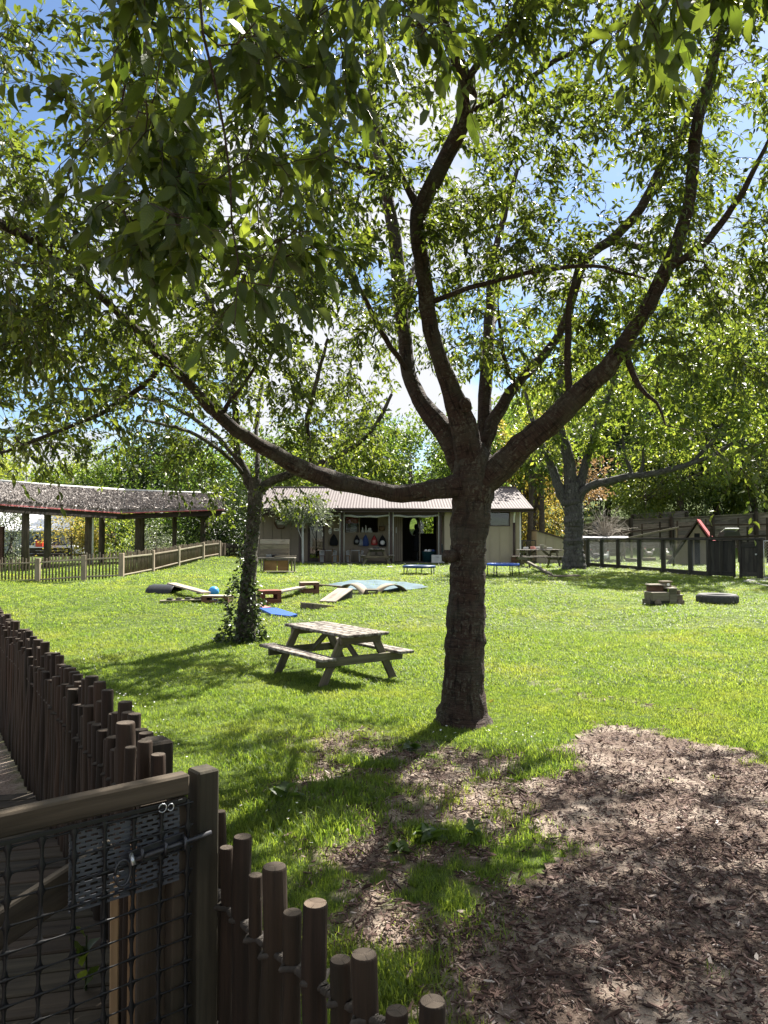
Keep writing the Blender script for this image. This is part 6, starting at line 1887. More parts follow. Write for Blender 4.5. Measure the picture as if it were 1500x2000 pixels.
# white topped hutch
hu = thing('hutch', 'small dark hutch with white lid and two round holes right of the hen house', 'hutch', (BX(1424, 34), 34, float(H(BX(1424, 34), 34))))
zt_ = bz(1036, 34) - hu.location.z
mk('body', MB().prism([(-.42, -.3, zt_ - .35), (.42, -.3, zt_ - .35), (.30, -.3, zt_ - .05), (-.30, -.3, zt_ - .05)], (0, .6, 0)), 'coop_wood', hu)
mk('lid', MB().obox(Matrix.Translation((0, -.05, zt_)) @ Matrix.Rotation(-.35, 4, 'X'), (.62, .5, .04), .01), 'white_paint', hu)
for s_ in (-.12, .1):
    mk('hole', MB().obox(Matrix.Translation((s_, -.06, zt_ + .02)) @ Matrix.Rotation(-.35, 4, 'X'), (.07, .1, .012)), 'coatblack', hu)
for s_ in (-1, 1):
    for y in (-.25, .25):
        mk('leg', MB().cyl((s_ * .42, y, zt_ - .36), (s_ * .62, y, 0), .03), 'coop_wood', hu)
# low shelter with white roof
sh = thing('shelter', 'low open shelter with flat white roof behind the old tree', 'shelter', (BX(1185, 40), 40, .85))
x0, x1 = BX(1136, 40), BX(1232, 40); z = bz(1053, 40)
mk('roof', MB().prism([(x0, 39.4, z - .03), (x1, 39.4, z - .03), (x1, 39.4, z + .03), (x0, 39.4, z + .03)], (0, .04, 0)).add([(x0, 39.4, z + .03), (x1, 39.4, z + .03), (x1, 41, z + .16), (x0, 41, z + .16), (x0, 39.4, z - .0), (x1, 39.4, z), (x1, 41, z + .12), (x0, 41, z + .12)], [(0, 1, 2, 3), (7, 6, 5, 4)]), 'white_roof', sh, world=True)
for x in (x0 + .1, (x0 + x1) / 2, x1 - .1):
    for y in (39.6, 40.8):
        beam('post', (x, y, .6), (x, y, z), .09, .09, 'grey_wood', sh, (0, 1, 0), .006, world=True)
for k in range(4):
    beam('back_board', (x0, 40.95, .85 + k * .2), (x1, 40.95, .85 + k * .2), .03, .18, 'grey_wood', sh, (0, 0, 1), .004, world=True)
# round drum end on a post, nest box
t = thing('drum', 'round dark drum end standing on a post before the retaining wall', 'drum', (BX(1165, 44), 44, float(H(BX(1165, 44), 44))))
zc_ = bz(1028, 44) - t.location.z
mk('rim', MB().tube([(.30 * math.cos(a), 0, zc_ + .30 * math.sin(a)) for a in np.linspace(0, 6.283, 20)], [.03] * 20, 6), 'grey_wood', t, True)
mk('disc', MB().cyl((0, .0, zc_), (0, .08, zc_), .29, None, 18), 'dark_metal', t); mk('post', MB().cyl((0, .1, 0), (0, .1, zc_), .06), 'dark_wood', t)
t = thing('nest_box', 'small pale nest box on top of the retaining wall', 'box', (BX(1199, 46.9), 46.8, bz(1021, 46.9)))
mk('body', wbox(MB(), -.12, .12, -.12, .12, 0, .3, .008), 'grey_wood', t); mk('roof', wbox(MB(), -.16, .16, -.17, .15, .302, .33, .004), 'grey_wood', t); mk('hole', MB().cyl((0, -.128, .17), (0, -.12, .17), .035), 'coatblack', t)
# hens
def hen(px, py, rz, mat, label, s=1.0):
    q = G(px, py)
    t = thing('hen', label, 'hen', q, rz, 'hens in the run', s)
    b = MB().tube([(-.20, 0, .30), (-.15, 0, .27), (-.05, 0, .24), (.05, 0, .23), (.12, 0, .27), (.15, 0, .34), (.165, 0, .40), (.185, 0, .43), (.205, 0, .43)], [.012, .055, .10, .105, .075, .045, .034, .032, .012], 12)
    mk('body', b, mat, t, True)
    mk('tail', MB().prism([(-.13, 0, .28), (-.20, 0, .28), (-.29, 0, .40), (-.26, 0, .45), (-.20, 0, .42), (-.12, 0, .34)], (0, .03, 0)), mat, t, True)
    for s_ in (-1, 1):
        mk('wing', MB().ball((-.04, s_ * .085, .25), (.11, .03, .065), 9, 6), mat, t, True)
        mk('leg', MB().tube([(.0, s_ * .04, .16), (-.01, s_ * .045, .08), (.01, s_ * .045, .0)], [.016, .009, .008], 6).tube([(-.02, s_ * .045, .006), (.06, s_ * .05, .006)], [.007, .004], 5), 'beak', t, True)
    mk('comb', MB().prism([(.15, -.005, .45), (.21, -.005, .45), (.20, -.005, .485), (.185, -.005, .468), (.175, -.005, .49), (.16, -.005, .47)], (0, .01, 0)), 'comb', t)
    mk('beak', MB().cyl((.205, 0, .43), (.24, 0, .422), .012, .002, 6), 'beak', t)
hen(1164, 1098, 2.9, 'hen_dark', 'dark feathered hen nearest the old tree trunk', 1.35)
hen(1182, 1098, .6, 'hen_white', 'white hen pecking beside the dark hen', 1.25)
hen(1267, 1094, 3.6, 'hen_grey', 'speckled grey hen standing alone in the middle of the run', 1.35)
hen(1302, 1091, 1.2, 'hen_white', 'pale hen half hidden by a fence post of the run', 1.2)
for i, (a, b, r_, lb) in enumerate((((1222, 1077), (1246, 1073), .10, 'pale log lying at the back of the hen run, left of the pair'), ((1255, 1076), (1280, 1077), .09, 'pale log lying at the back of the hen run, right of the pair'), ((1300, 1066), (1345, 1064), .12, 'long grey log below the hen house'))):
    D = 39 + i
    pa, pb = P(*a, D), P(*b, D); pa.z = float(H(pa.x, pa.y)) + r_; pb.z = float(H(pb.x, pb.y)) + r_ 
    pole('log', pa, pb, r_, r_ * .85, 'grey_wood', None, 10, endmat='pale_cut_wood', label=lb, cat='log', group='logs in the hen run')
# concrete path by the gate
pa_ = [G(1452, 1136), G(1470, 1131), G(1560, 1128), G(1600, 1142), G(1500, 1146)]
mk('path', MB().prism([(p.x, p.y, float(H(p.x, p.y)) - .05) for p in pa_], (0, 0, .075)), 'concrete', None, kind='structure', label='pale concrete slab path by the black gate', cat='path')

# ------------------------------------------------------------------ tyre and wooden train
q = G(1418, 1182)
k = q.y / 1500
t = thing('tyre', 'large worn tyre lying flat on the lawn', 'tyre', q + Vector((0, 39 * k, 0)))
ro, ht = 39 * k, 19 * k
prof = [(ro * .62, .02), (ro * .9, .0), (ro * .985, ht * .15), (ro, ht * .35), (ro, ht * .65), (ro * .985, ht * .85), (ro * .9, ht), (ro * .7, ht * .98), (ro * .60, ht * .86), (ro * .585, ht * .8), (ro * .66, ht * .6), (ro * .66, ht * .3), (ro * .62, .02)]
mk('body', MB().lathe((0, 0, 0), prof, 44), 'tyre', t, True)
tr = MB()
for i in range(44):
    a = 2 * math.pi * i / 44
    tr.obox(Matrix.Rotation(a, 4, 'Z') @ Matrix.Translation((ro * 1.0, 0, ht * .5)) @ Matrix.Rotation(.5 if i % 2 else -.5, 4, 'X'), (.016, .035, ht * .62))
o = mk('tread', tr, 'tyre', t); o['kind'] = 'stuff'

q = G(1303, 1182); k = q.y / 1500
t = thing('toy_train', 'weathered wooden toy engine standing on the lawn left of the tyre', 'toy', (q.x, q.y + .22, q.z), .12)
def tb_(name, x0, x1, y0, y1, z0, z1, mat='grey_wood', ch=.006):
    return mk(name, wbox(MB(), (x0 - 1303) * k, (x1 - 1303) * k, y0, y1, (1181 - z0) * k, (1181 - z1) * k, ch), mat, t)
tb_('chassis', 1268, 1338, -.2, .2, 1179, 1172, 'coop_wood')
tb_('body_side', 1272, 1307, -.215, -.19, 1173, 1158); tb_('body_side', 1272, 1307, .19, .215, 1173, 1158); tb_('end_board', 1271, 1274, -.19, .19, 1173, 1158); tb_('seat_board', 1270, 1306, -.22, .22, 1158, 1156, 'top_wood')
tb_('cab_post', 1306, 1321, -.23, -.19, 1178, 1150); tb_('cab_post', 1306, 1321, .19, .23, 1178, 1150); tb_('cab_roof', 1304.5, 1322.5, -.25, .25, 1150, 1147.5, 'top_wood')
tb_('upper_box', 1276, 1303, .0, .2, 1156, 1144, 'brown_ply'); tb_('upper_roof', 1274, 1305, -.04, .23, 1144, 1141.5, 'top_wood')
tb_('chimney', 1304, 1321, .02, .2, 1147, 1138); tb_('chimney_cap', 1302, 1323, -.01, .23, 1138, 1135.5)
tb_('boiler_box', 1321, 1335, -.18, .18, 1172, 1163); tb_('boiler_lid', 1321, 1336.5, -.2, .2, 1163, 1161, 'top_wood'); tb_('rear_box', 1322, 1331, .02, .2, 1161, 1146)
mk('hole', MB().cyl((11 * k, .012, (1181 - 1142) * k), (11 * k, .02, (1181 - 1142) * k), .035), 'white_paint', t)
mk('funnel', MB().cyl((27 * k, -.1, (1181 - 1161) * k), (27 * k, -.1, (1181 - 1153) * k), .035, .045), 'grey_wood', t, True)
for x in (1281, 1327):
    for y in (-.24, .24):
        mk('wheel', MB().cyl((((x - 1303) * k), y - .02, .055), (((x - 1303) * k), y + .02, .055), .075, None, 14), 'grey_wood', t, True)
mk('buffer', wbox(MB(), -36.5 * k, -35 * k, -.18, .18, .02, .12), 'grey_wood', t)

# ------------------------------------------------------------------ picnic tables
def picnic(mw='table_wood', mt='top_wood', label=''):
    t = thing('picnic_table', label, 'picnic table')
    H_ = .62
    for k in range(5):
        y = -.25 + k * .125
        o = beam('top_plank', (-.76, y, H_ - .02), (.76, y + random.uniform(-.002, .002), H_ - .02 + random.uniform(-.003, .003)), .119, .036, mt, t, (0, 0, 1), .006)
    for s_ in (-1, 1):
        for k in range(2):
            y = s_ * (.50 + k * .11)
            beam('bench_plank', (-.80, y, .355), (.80, y, .355 + random.uniform(-.003, .003)), .105, .036, mt, t, (0, 0, 1), .006)
    for e in (-1, 1):
        x = e * .56
        for s_ in (-1, 1):
            beam('leg', (x, s_ * .53, -.02), (x, s_ * .22, H_ - .045), .04, .10, mw, t, (0, s_ * .3, 1), .006)
        beam('bench_bearer', (x + e * .042, -.62, .295), (x + e * .042, .62, .295), .04, .10, mw, t, (0, 0, 1), .006)
        beam('top_bearer', (x + e * .042, -.29, H_ - .085), (x + e * .042, .29, H_ - .085), .04, .09, mw, t, (0, 0, 1), .006)
    for e in (-1, 1):
        beam('brace', (e * .52, 0, .30), (e * .14, 0, H_ - .05), .04, .07, mw, t, (0, 0, 1), .006)
    return t
pt = picnic(mt='spot_wood', label='weathered grey picnic table with mossy top in the foreground beside the big cherry')
pt.location = (-.63, 9.80, float(H(-.63, 9.80)))
pt.rotation_euler = (0, 0, math.atan2(.815, -.58))
pt['group'] = 'picnic tables'
def far_table(px, py, rz, label, s, toy=None):
    q = G(px, py)
    return dup(pt, q, rz, label, s), q
def lighter(c):
    pass
ft1, q1 = far_table(735, 1102, 1.62, 'picnic table standing end on in front of the bag hooks', 1.2)
ft2, q2_ = far_table(593, 1094, .12, 'picnic table with red cover near the standard tree', 1.12)
ft3, q3_ = far_table(1053, 1107, .2, 'picnic table piled with blocks beside the old grey tree', 1.2)
cl = thing('table_cover', 'faded red cover lying on the picnic table near the standard tree', 'cover', (q2_.x, q2_.y, q2_.z + .62 * 1.12 + .004), .12)
mk('sheet', MB().box((.1, 0, .006), (1.1, .66, .012), 0, .004), 'pink', cl)
mk('bundle', MB().ball((0, .05, .04), (.16, .1, .05), 9, 6), 'red', cl, True)
for i, (dx_, dy_, w, h, c) in enumerate(((-.55, .05, .22, .09, 'grey_white'), (-.28, -.05, .18, .12, 'pink'), (-.02, .08, .25, .10, 'grey_white'), (.22, -.04, .2, .14, 'top_wood'), (.45, .06, .24, .08, 'grey_white'), (.1, -.15, .16, .2, 'top_wood'))):
    o = mk('wooden_block', MB().box((0, 0, h / 2), (w, .16, h), random.uniform(-.5, .5), .008), c, None, label=('flat pale block at the left end of the heap on the far right table', 'salmon coloured block second from the left on the far right table', 'wide flat pale block in the middle of the heap on the far right table', 'tall pale block right of the middle on the far right table', 'flat pale block at the right end of the heap on the far right table', 'upright wooden block at the near edge of the far right table')[i], cat='block', group='blocks on the far right picnic table')
    o.location = (q3_.x + dx_, q3_.y + dy_, q3_.z + .62 * 1.2 + .003)
o = thing('dish', 'small dark dish on the end on picnic table', 'dish', (q1.x, q1.y - .1, q1.z + .62 * 1.2))
mk('bowl', MB().lathe((0, 0, 0), [(0, .01), (.1, .01), (.17, .06), (.18, .06), (.11, 0), (0, 0)], 14), 'dark_metal', o, True); mk('rim', MB().lathe((0, 0, 0), [(.17, .06), (.19, .065), (.17, .07)], 14), 'steel', o, True)

# ------------------------------------------------------------------ mud kitchen bench
q = G(542, 1119); k = q.y / 1500
t = thing('mud_kitchen', 'weathered mud kitchen bench with boarded back behind the slim cherry', 'play bench', (q.x, q.y, q.z))
X = lambda px: (px - 542) * k
Z = lambda py: (1120 - py) * k
for i, (a, b, m_) in enumerate(((1055, 1064, 'top_wood'), (1065, 1074, 'grey_wood'), (1075, 1083, 'grey_wood'), (1084, 1090, 'grey_wood'))):
    beam('back_board', (X(503), .55, (Z(a) + Z(b)) / 2), (X(561), .55, (Z(a) + Z(b)) / 2), .03, Z(a) - Z(b), m_, t, (0, 0, 1), .005)
for px in (505, 559):
    beam('upright', (X(px), .585, 0), (X(px), .585, Z(1056)), .04, .06, 'grey_wood', t, (0, 1, 0), .005)
beam('worktop', (X(500), .25, Z(1091)), (X(575), .22, Z(1091)), .55, .04, 'top_wood', t, (0, 0, 1), .006)
beam('worktop_edge', (X(536), .03, Z(1088)), (X(578), .03, Z(1087)), .12, .03, 'grey_wood', t, (0, 0, 1), .005)
beam('front_panel', (X(515), .1, Z(1106)), (X(540), .1, Z(1106)), .02, Z(1096) - Z(1116), 'gold_ply', t, (0, 0, 1), .004)
beam('front_panel', (X(541), .1, Z(1106)), (X(561), .1, Z(1106)), .02, Z(1096) - Z(1116), 'gold_ply', t, (0, 0, 1), .004)
for px, y in ((514, .05), (575, .02), (567, .4), (514, .45)):
    beam('leg', (X(px), y, 0), (X(px), y, Z(1092)), .05, .05, 'grey_wood', t, (0, 1, 0), .005)
beam('base_board', (X(512), .25, .03), (X(577), .25, .03), .5, .04, 'grey_wood', t, (0, 0, 1), .005)
for px, w, lb in ((524, .12, 'wide pale pot on the mud kitchen bench'), (533, .09, 'small dark pot on the mud kitchen bench')):
    o = thing('pot', lb, 'pot', (q.x + X(px), q.y + .25, q.z + Z(1091) + .021))
    mk('body', MB().lathe((0, 0, 0), [(0, 0), (w, 0), (w * 1.08, .09), (w * 1.15, .1), (w, .09), (w * .9, .02), (0, .02)], 14), 'coatgrey' if w > .1 else 'dark_metal', o, True)
    mk('handle', MB().tube([(w, 0, .08), (w * 1.9, 0, .1)], [.012, .012], 6), 'dark_metal', o, True)

# ------------------------------------------------------------------ obstacle course
def at2(a, b):
    return G(*a), G(*b)
# black culvert half pipe
q = G(322, 1157)
t = thing('half_pipe', 'black ribbed half pipe arched over the lawn at the left end of the course', 'play tunnel', q, -.25)
r_ = .33; n = 12
mb = MB()
for j in range(15):
    x = -.34 + j * .05; rr = r_ + (.018 if j % 2 else 0)
    for i in range(n + 1):
        a = math.pi * i / n
        mb.v.append((x, .95 * rr * math.cos(a) * 1.15, rr * .58 * math.sin(a)))
    for i in range(n + 1):
        a = math.pi * i / n
        mb.v.append((x, .95 * (rr - .02) * math.cos(a) * 1.15, (rr - .02) * .58 * math.sin(a)))
m_ = 2 * (n + 1)
for j in range(14):
    for i in range(n):
        for o_ in (0, n + 1):
            k = j * m_ + o_ + i
            mb.f.append((k, k + 1, k + m_ + 1, k + m_))
for j in (0, 14):
    for i in range(n):
        k = j * m_ + i
        mb.f.append((k, k + 1, k + n + 2, k + n + 1))
mk('shell', mb, 'black', t, True)
mk('rib', MB().tube([(.36, .37 * math.cos(a), .20 * math.sin(a)) for a in np.linspace(0, math.pi, 12)], [.018] * 12, 6), 'black', t, True)
def plank(label, a, b, w=.22, th=.04, za_=.16, zb_=.16, mat='top_wood', D=None):
    pa, pb = G(*a), G(*b)
    pa = pa + Vector((0, 0, za_)); pb = pb + Vector((0, 0, zb_))
    t = thing('plank', label, 'plank', (pa.x, pa.y, pa.z - za_), group='planks of the obstacle course')
    beam('board', pa, pb, w, th, mat, t, (0, 0, 1), .006, world=True)
    for s_ in (.12, .88):
        c = pa.lerp(pb, s_)
        d = (pb - pa).normalized(); n_ = Vector((-d.y, d.x, 0)).normalized()
        beam('cleat', c - n_ * w * .48 - Vector((0, 0, th * .5 + .016)), c + n_ * w * .48 - Vector((0, 0, th * .5 + .016)), .04, .03, mat, t, (0, 0, 1), .004, world=True)
def slot_box(label, px, py, wpx, dpt, hpx, mat, rz=0.0):
    """wooden play box with an oblong hand hole in every long side"""
    q = G(px, py); k = q.y / 1500
    w, h = wpx * k, hpx * k
    t = thing('play_box', label, 'play box', q + Vector((0, dpt / 2, -.01)), rz, 'hollow wooden play boxes')
    for s_ in (-1, 1):
        y = s_ * (dpt / 2 - .015)
        mb = MB()
        wbox(mb, -w / 2, w / 2, y - .014, y + .014, 0, h * .42); wbox(mb, -w / 2, w / 2, y - .014, y + .014, h * .74, h * .95)
        wbox(mb, -w / 2, -w * .30, y - .014, y + .014, h * .42, h * .74); wbox(mb, w * .30, w / 2, y - .014, y + .014, h * .42, h * .74)
        mk('side_panel', mb, mat, t)
    for s_ in (-1, 1):
        x = s_ * (w / 2 - .012)
        mb = MB()
        wbox(mb, x - .012, x + .012, -dpt / 2 + .03, dpt / 2 - .03, 0, h * .45); wbox(mb, x - .012, x + .012, -dpt / 2 + .03, dpt / 2 - .03, h * .7, h * .95)
        wbox(mb, x - .012, x + .012, -dpt / 2 + .03, -dpt * .22, h * .45, h * .7); wbox(mb, x - .012, x + .012, dpt * .22, dpt / 2 - .03, h * .45, h * .7)
        mk('end_panel', mb, mat, t)
    mk('lid', wbox(MB(), -w / 2 - .008, w / 2 + .008, -dpt / 2 - .008, dpt / 2 + .008, h * .95 + .001, h, .005), 'top_wood' if mat == 'brown_ply' else mat, t)
    return t
slot_box('low brown play box in front of the blue ball', 421, 1178, 54, .40, 15, 'brown_ply', -.12)
slot_box('red brown play box right beside the ivy covered trunk', 523, 1181, 40, .42, 28, 'red_ply', .38)
slot_box('dark brown play box between the red brown box and the tarpaulin', 602, 1160, 36, .42, 23, 'brown_ply', .22)
q = G(411, 1168); k = q.y / 1500
o = mk('ball', MB().ball((0, 0, 0), 10.5 * k, 20, 14), 'ball_blue', None, True, label='bright blue ball resting behind the low brown play box', cat='ball'); o.location = q + Vector((0, .35, 10.5 * k))
q = G(421, 1177)
t = thing('pull_along_toy', 'small blue and white toy wheel lying against the low brown box', 'toy', q + Vector((0, -.02, .0)))
mk('rim', MB().tube([(.055 * math.cos(a), 0, .06 + .055 * math.sin(a)) for a in np.linspace(0, 6.283, 16)], [.014] * 16, 6), 'white_paint', t, True); mk('hub', MB().cyl((0, -.012, .06), (0, .012, .06), .026), 'blue', t, True)
plank('pale plank sloping from the black half pipe down to the low brown box', (335, 1155), (402, 1174), .24, .04, .20, .19)
plank('pale plank bridging the red brown box and the dark brown box', (538, 1172), (590, 1160), .22, .04, .18, .17)
plank('narrow plank from the dark brown box to the tarpaulin', (620, 1154), (672, 1155), .18, .035, .16, .12, 'grey_wood')
a, b = G(312, 1178), G(400, 1175)
t = thing('ladder_plank', 'thin plank with four dark blocks lying on the grass left of the low brown box', 'plank', a)
beam('board', a + Vector((0, 0, .05)), b + Vector((0, 0, .05)), .2, .03, 'fence_rail_wood', t, (0, 0, 1), .005, world=True)
for s_ in (.22, .42, .62, .84):
    c = a.lerp(b, s_) + Vector((0, .02, .085)); beam('block', c - Vector((.06, 0, 0)), c + Vector((.06, 0, 0)), .16, .038, 'coop_wood', t, (0, 0, 1), .004, world=True)
# aqua tarpaulin over a mat
corn = [G(641, 1144), G(672, 1152), G(770, 1156), G(836, 1149), G(822, 1143), G(742, 1135), G(682, 1136)]
cx_ = sum((c for c in corn), Vector()) / len(corn)
mb = MB(); nr = 7; m_ = 56
def per(s):
    f = s * len(corn); i = int(f) % len(corn); return corn[i].lerp(corn[(i + 1) % len(corn)], f - int(f))
mb.v.append((cx_.x, cx_.y, float(H(cx_.x, cx_.y)) + .07))
for j in range(1, nr + 1):
    for i in range(m_):
        p = cx_.lerp(per(i / m_), j / nr)
        z = float(H(p.x, p.y)) + (.065 if j < nr else .03) + .012 * math.sin(p.x * 9 + p.y * 3) * (j < nr) + .008 * math.sin(p.x * 4 - p.y * 11)
        mb.v.append((p.x, p.y, z))
mb.f += [(0, 1 + i, 1 + (i + 1) % m_) for i in range(m_)]
for j in range(nr - 1):
    for i in range(m_):
        k = 1 + j * m_
        mb.f.append((k + i, k + m_ + i, k + m_ + (i + 1) % m_, k + (i + 1) % m_))
mk('tarpaulin', mb, 'aqua', None, True, label='faded aqua tarpaulin spread over a low mat on the lawn', cat='tarpaulin')
# arched plywood bridges
def arch(label, px, py, wpx, hpx, rz, depth=.62):
    q = G(px, py); k = q.y / 1500
    w, h = wpx * k, hpx * k
    t = thing('arched_bridge', label, 'play bridge', q + Vector((0, .1, 0)), rz, 'arched plywood bridges')
    n = 14; mb = MB()
    for i in range(n + 1):
        s = -1 + 2 * i / n
        x = s * w / 2; z = h * (1 - s * s) ** .75 + .012
        mb.v += [(x, -depth / 2, z), (x, depth / 2, z), (x, depth / 2, z - .022), (x, -depth / 2, z - .022)]
    for i in range(n):
        a = i * 4
        for j in range(4):
            mb.f.append((a + j, a + 4 + j, a + 4 + (j + 1) % 4, a + (j + 1) % 4))
    mb.f += [(0, 1, 2, 3), (n * 4, n * 4 + 3, n * 4 + 2, n * 4 + 1)]
    mk('deck', mb, 'fence_rail_wood', t, True)
    for s_ in (-1, 1):
        mk('foot_rail', wbox(MB(), -w / 2, w / 2, s_ * (depth / 2 - .04) - .015, s_ * (depth / 2 - .04) + .015, 0, .03), 'grey_wood', t)
arch('arched plywood bridge, left one of two in front of the tarpaulin', 688, 1160, 52, 19, -.35, .6)
arch('arched plywood bridge, right one of two in front of the tarpaulin', 764, 1157, 56, 15, .35, .5)
t = slot_box('low pale box between the two arched bridges', 726, 1163, 24, .4, 12, 'grey_wood', 0)
# ramp and wedge
a, b = G(655, 1179), G(690, 1170)
t = thing('ramp', 'sloping plywood ramp climbing to the left arched bridge', 'ramp', a)
w_ = .42; d_ = (b - a); d_.z = 0; d_.normalize(); n_ = Vector((-d_.y, d_.x, 0))
A0, A1 = a + Vector((0, 0, .04)), b + Vector((0, 0, .24))
beam('deck', A0 + n_ * w_ / 2, A1 + n_ * w_ / 2, w_, .025, 'top_wood', t, (0, 0, 1), .004, world=True)
for s_ in (.02, w_ - .02):
    p0, p1, p2 = a + n_ * s_, b + n_ * s_, b + n_ * s_ + Vector((0, 0, .225))
    mk('side_panel', MB().prism([tuple(p0 + Vector((0, 0, .0))), tuple(p1), tuple(p2), tuple(p0 + Vector((0, 0, .02)))], tuple(n_ * .016)), 'coop_wood', t, world=True)
a, b = G(611, 1192), G(654, 1186)
t = thing('wedge_step', 'low grey wedge step at the foot of the plywood ramp', 'step', a)
d_ = (b - a); d_.z = 0; L_ = d_.length; d_.normalize(); n_ = Vector((-d_.y, d_.x, 0))
mk('side_panel', MB().prism([tuple(a), tuple(a + d_ * L_), tuple(a + d_ * L_ + Vector((0, 0, .03))), tuple(a + Vector((0, 0, .125)))], tuple(n_ * .02)), 'grey_wood', t, world=True)
mk('end_panel', MB().prism([tuple(a), tuple(a + n_ * .4), tuple(a + n_ * .4 + Vector((0, 0, .125))), tuple(a + Vector((0, 0, .125)))], tuple(d_ * .02)), 'grey_wood', t, world=True)
beam('deck', a + n_ * .2 + Vector((0, 0, .14)), a + d_ * L_ + n_ * .2 + Vector((0, 0, .045)), .42, .025, 'top_wood', t, (0, 0, 1), .004, world=True)
# blue mat
cor = [G(506, 1192), G(540, 1192), G(581, 1205), G(566, 1208), G(530, 1204)]
mk('mat', MB().prism([(p.x, p.y, p.z + .005) for p in cor], (0, 0, .05)), 'blue', None, label='bright blue mat lying in the grass right of the ivy covered trunk', cat='mat')
cor = [G(500, 1187), G(512, 1186), G(530, 1190), G(512, 1191.5)]
mk('mat', MB().prism([(p.x, p.y, p.z + .005) for p in cor], (0, 0, .045)), 'pink', None, label='small salmon pink mat behind the blue mat', cat='mat')

# ------------------------------------------------------------------ trampolines, beam
def tramp(label, px, py, wpx, hpx, rz, pad):
    q = G(px, py); k = q.y / 1500
    R_, h = wpx / 2 * k, hpx * k
    t = thing('trampoline', label, 'trampoline', q + Vector((0, R_, 0)), rz, 'small round trampolines')
    mk('pad', MB().lathe((0, 0, h), [(R_ * .74, .012), (R_ * .8, .03), (R_ * .97, .025), (R_ * 1.0, -.02), (R_ * .97, -.05), (R_ * .76, -.01)], 28), pad, t, True)
    mk('bed', MB().lathe((0, 0, h), [(0, -.005), (R_ * .5, .0), (R_ * .76, .008)], 28), 'black', t, True)
    for i in range(6):
        a = i * math.pi / 3 + .3
        c, s = math.cos(a), math.sin(a)
        mk('leg', MB().tube([(R_ * .93 * c, R_ * .93 * s, h - .03), (R_ * .96 * c, R_ * .96 * s, 0)], [.016, .016], 7), 'dark_metal', t, True)
    return t, q, k
tramp('small trampoline with navy pad left of the big cherry trunk', 820, 1124, 67, 17, 0, 'navy')
tramp('small trampoline with blue pad right of the big cherry trunk', 988, 1128, 66, 25, .5, 'blue')
a, b = G(1020, 1105), G(1076, 1126)
t = thing('balance_beam', 'dark squared beam sloping from the far right picnic table down to the grass', 'beam', b)
beam('beam', (a.x, a.y, a.z + .30), (b.x, b.y, b.z + .06), .09, .09, 'grey_wood', t, (0, 0, 1), .008, world=True)
mk('foot', MB().box((a.x, a.y, a.z + .12), (.2, .12, .25)), 'grey_wood', t, world=True)
a, b = G(1072, 1129), G(1132, 1127)
t = thing('plank', 'grey plank lying on the grass before the old grey tree', 'plank', a, group='planks of the obstacle course')
beam('board', a + Vector((0, 0, .05)), b + Vector((0, 0, .05)), .25, .05, 'grey_wood', t, (0, 0, 1), .006, world=True)
beam('cleat', a.lerp(b, .1) + Vector((0, -.1, .09)), a.lerp(b, .1) + Vector((0, .12, .09)), .05, .03, 'grey_wood', t, (0, 0, 1), .004, world=True)
for px, py, lb in ((658, 1101, 'white paper scrap on the grass left of the end on picnic table'), (760, 1108, 'white paper scrap on the grass right of the end on picnic table')):
    q = G(px, py); mb = MB().add([(q.x - .12, q.y - .12, q.z + .03), (q.x + .14, q.y - .1, q.z + .035), (q.x + .12, q.y + .14, q.z + .05), (q.x - .1, q.y + .1, q.z + .03), (q.x - .12, q.y - .12, q.z + .025), (q.x + .14, q.y - .1, q.z + .03), (q.x + .12, q.y + .14, q.z + .045), (q.x - .1, q.y + .1, q.z + .025)], [(0, 1, 2, 3), (7, 6, 5, 4), (0, 4, 5, 1), (1, 5, 6, 2), (2, 6, 7, 3), (3, 7, 4, 0)])
    mk('paper', mb, 'white_paint', None, label=lb, cat='paper', group='paper scraps')

# ------------------------------------------------------------------ near picket fences and gate
PA = P(397, 1500, 2.36)
GPX, GPY, GPZ = PA.x, PA.y, PA.z
gpost = thing('gate_post', 'squared timber gate post holding the gate latch', 'post', (GPX, GPY, 0))
beam('post', (GPX, GPY, -.1), (GPX, GPY, GPZ), .075, .07, 'gate_wood', gpost, (.75, .66, 0), .006, world=True)
rp = random.Random(12)
rfence = thing('picket_fence', 'round picket fence woven with wire from the gate post towards the mulch bed', 'fence', (GPX + .1, GPY - .1, 0))
pick = [(431, 1587, 2.50, 20), (442, 1658, 2.36, 26), (474, 1637, 2.30, 35), (499, 1712, 2.20, 27), (536, 1696, 2.13, 47), (571, 1785, 2.05, 36), (616, 1768, 1.98, 47), (665, 1878, 1.90, 43), (711, 1868, 1.85, 50), (775, 1978, 1.78, 44), (845, 1960, 1.72, 52), (915, 2060, 1.64, 46), (985, 2045, 1.58, 54), (1060, 2150, 1.52, 50), (1140, 2140, 1.45, 56)]
wire = []
for i, (px, py, D, w) in enumerate(pick):
    q = P(px, py, D); r_ = w * D / 1500 / 2
    c = 'pale_cut_wood' if i == 6 else 'cut_wood'
    pole('picket', (q.x + rp.uniform(-.006, .006), q.y, -.08), (q.x, q.y, q.z), r_ * 1.02, r_, 'picket_wood', rfence, 16, world=True, endmat=c, wob=.007)
    wire.append((q.x, q.y, r_))
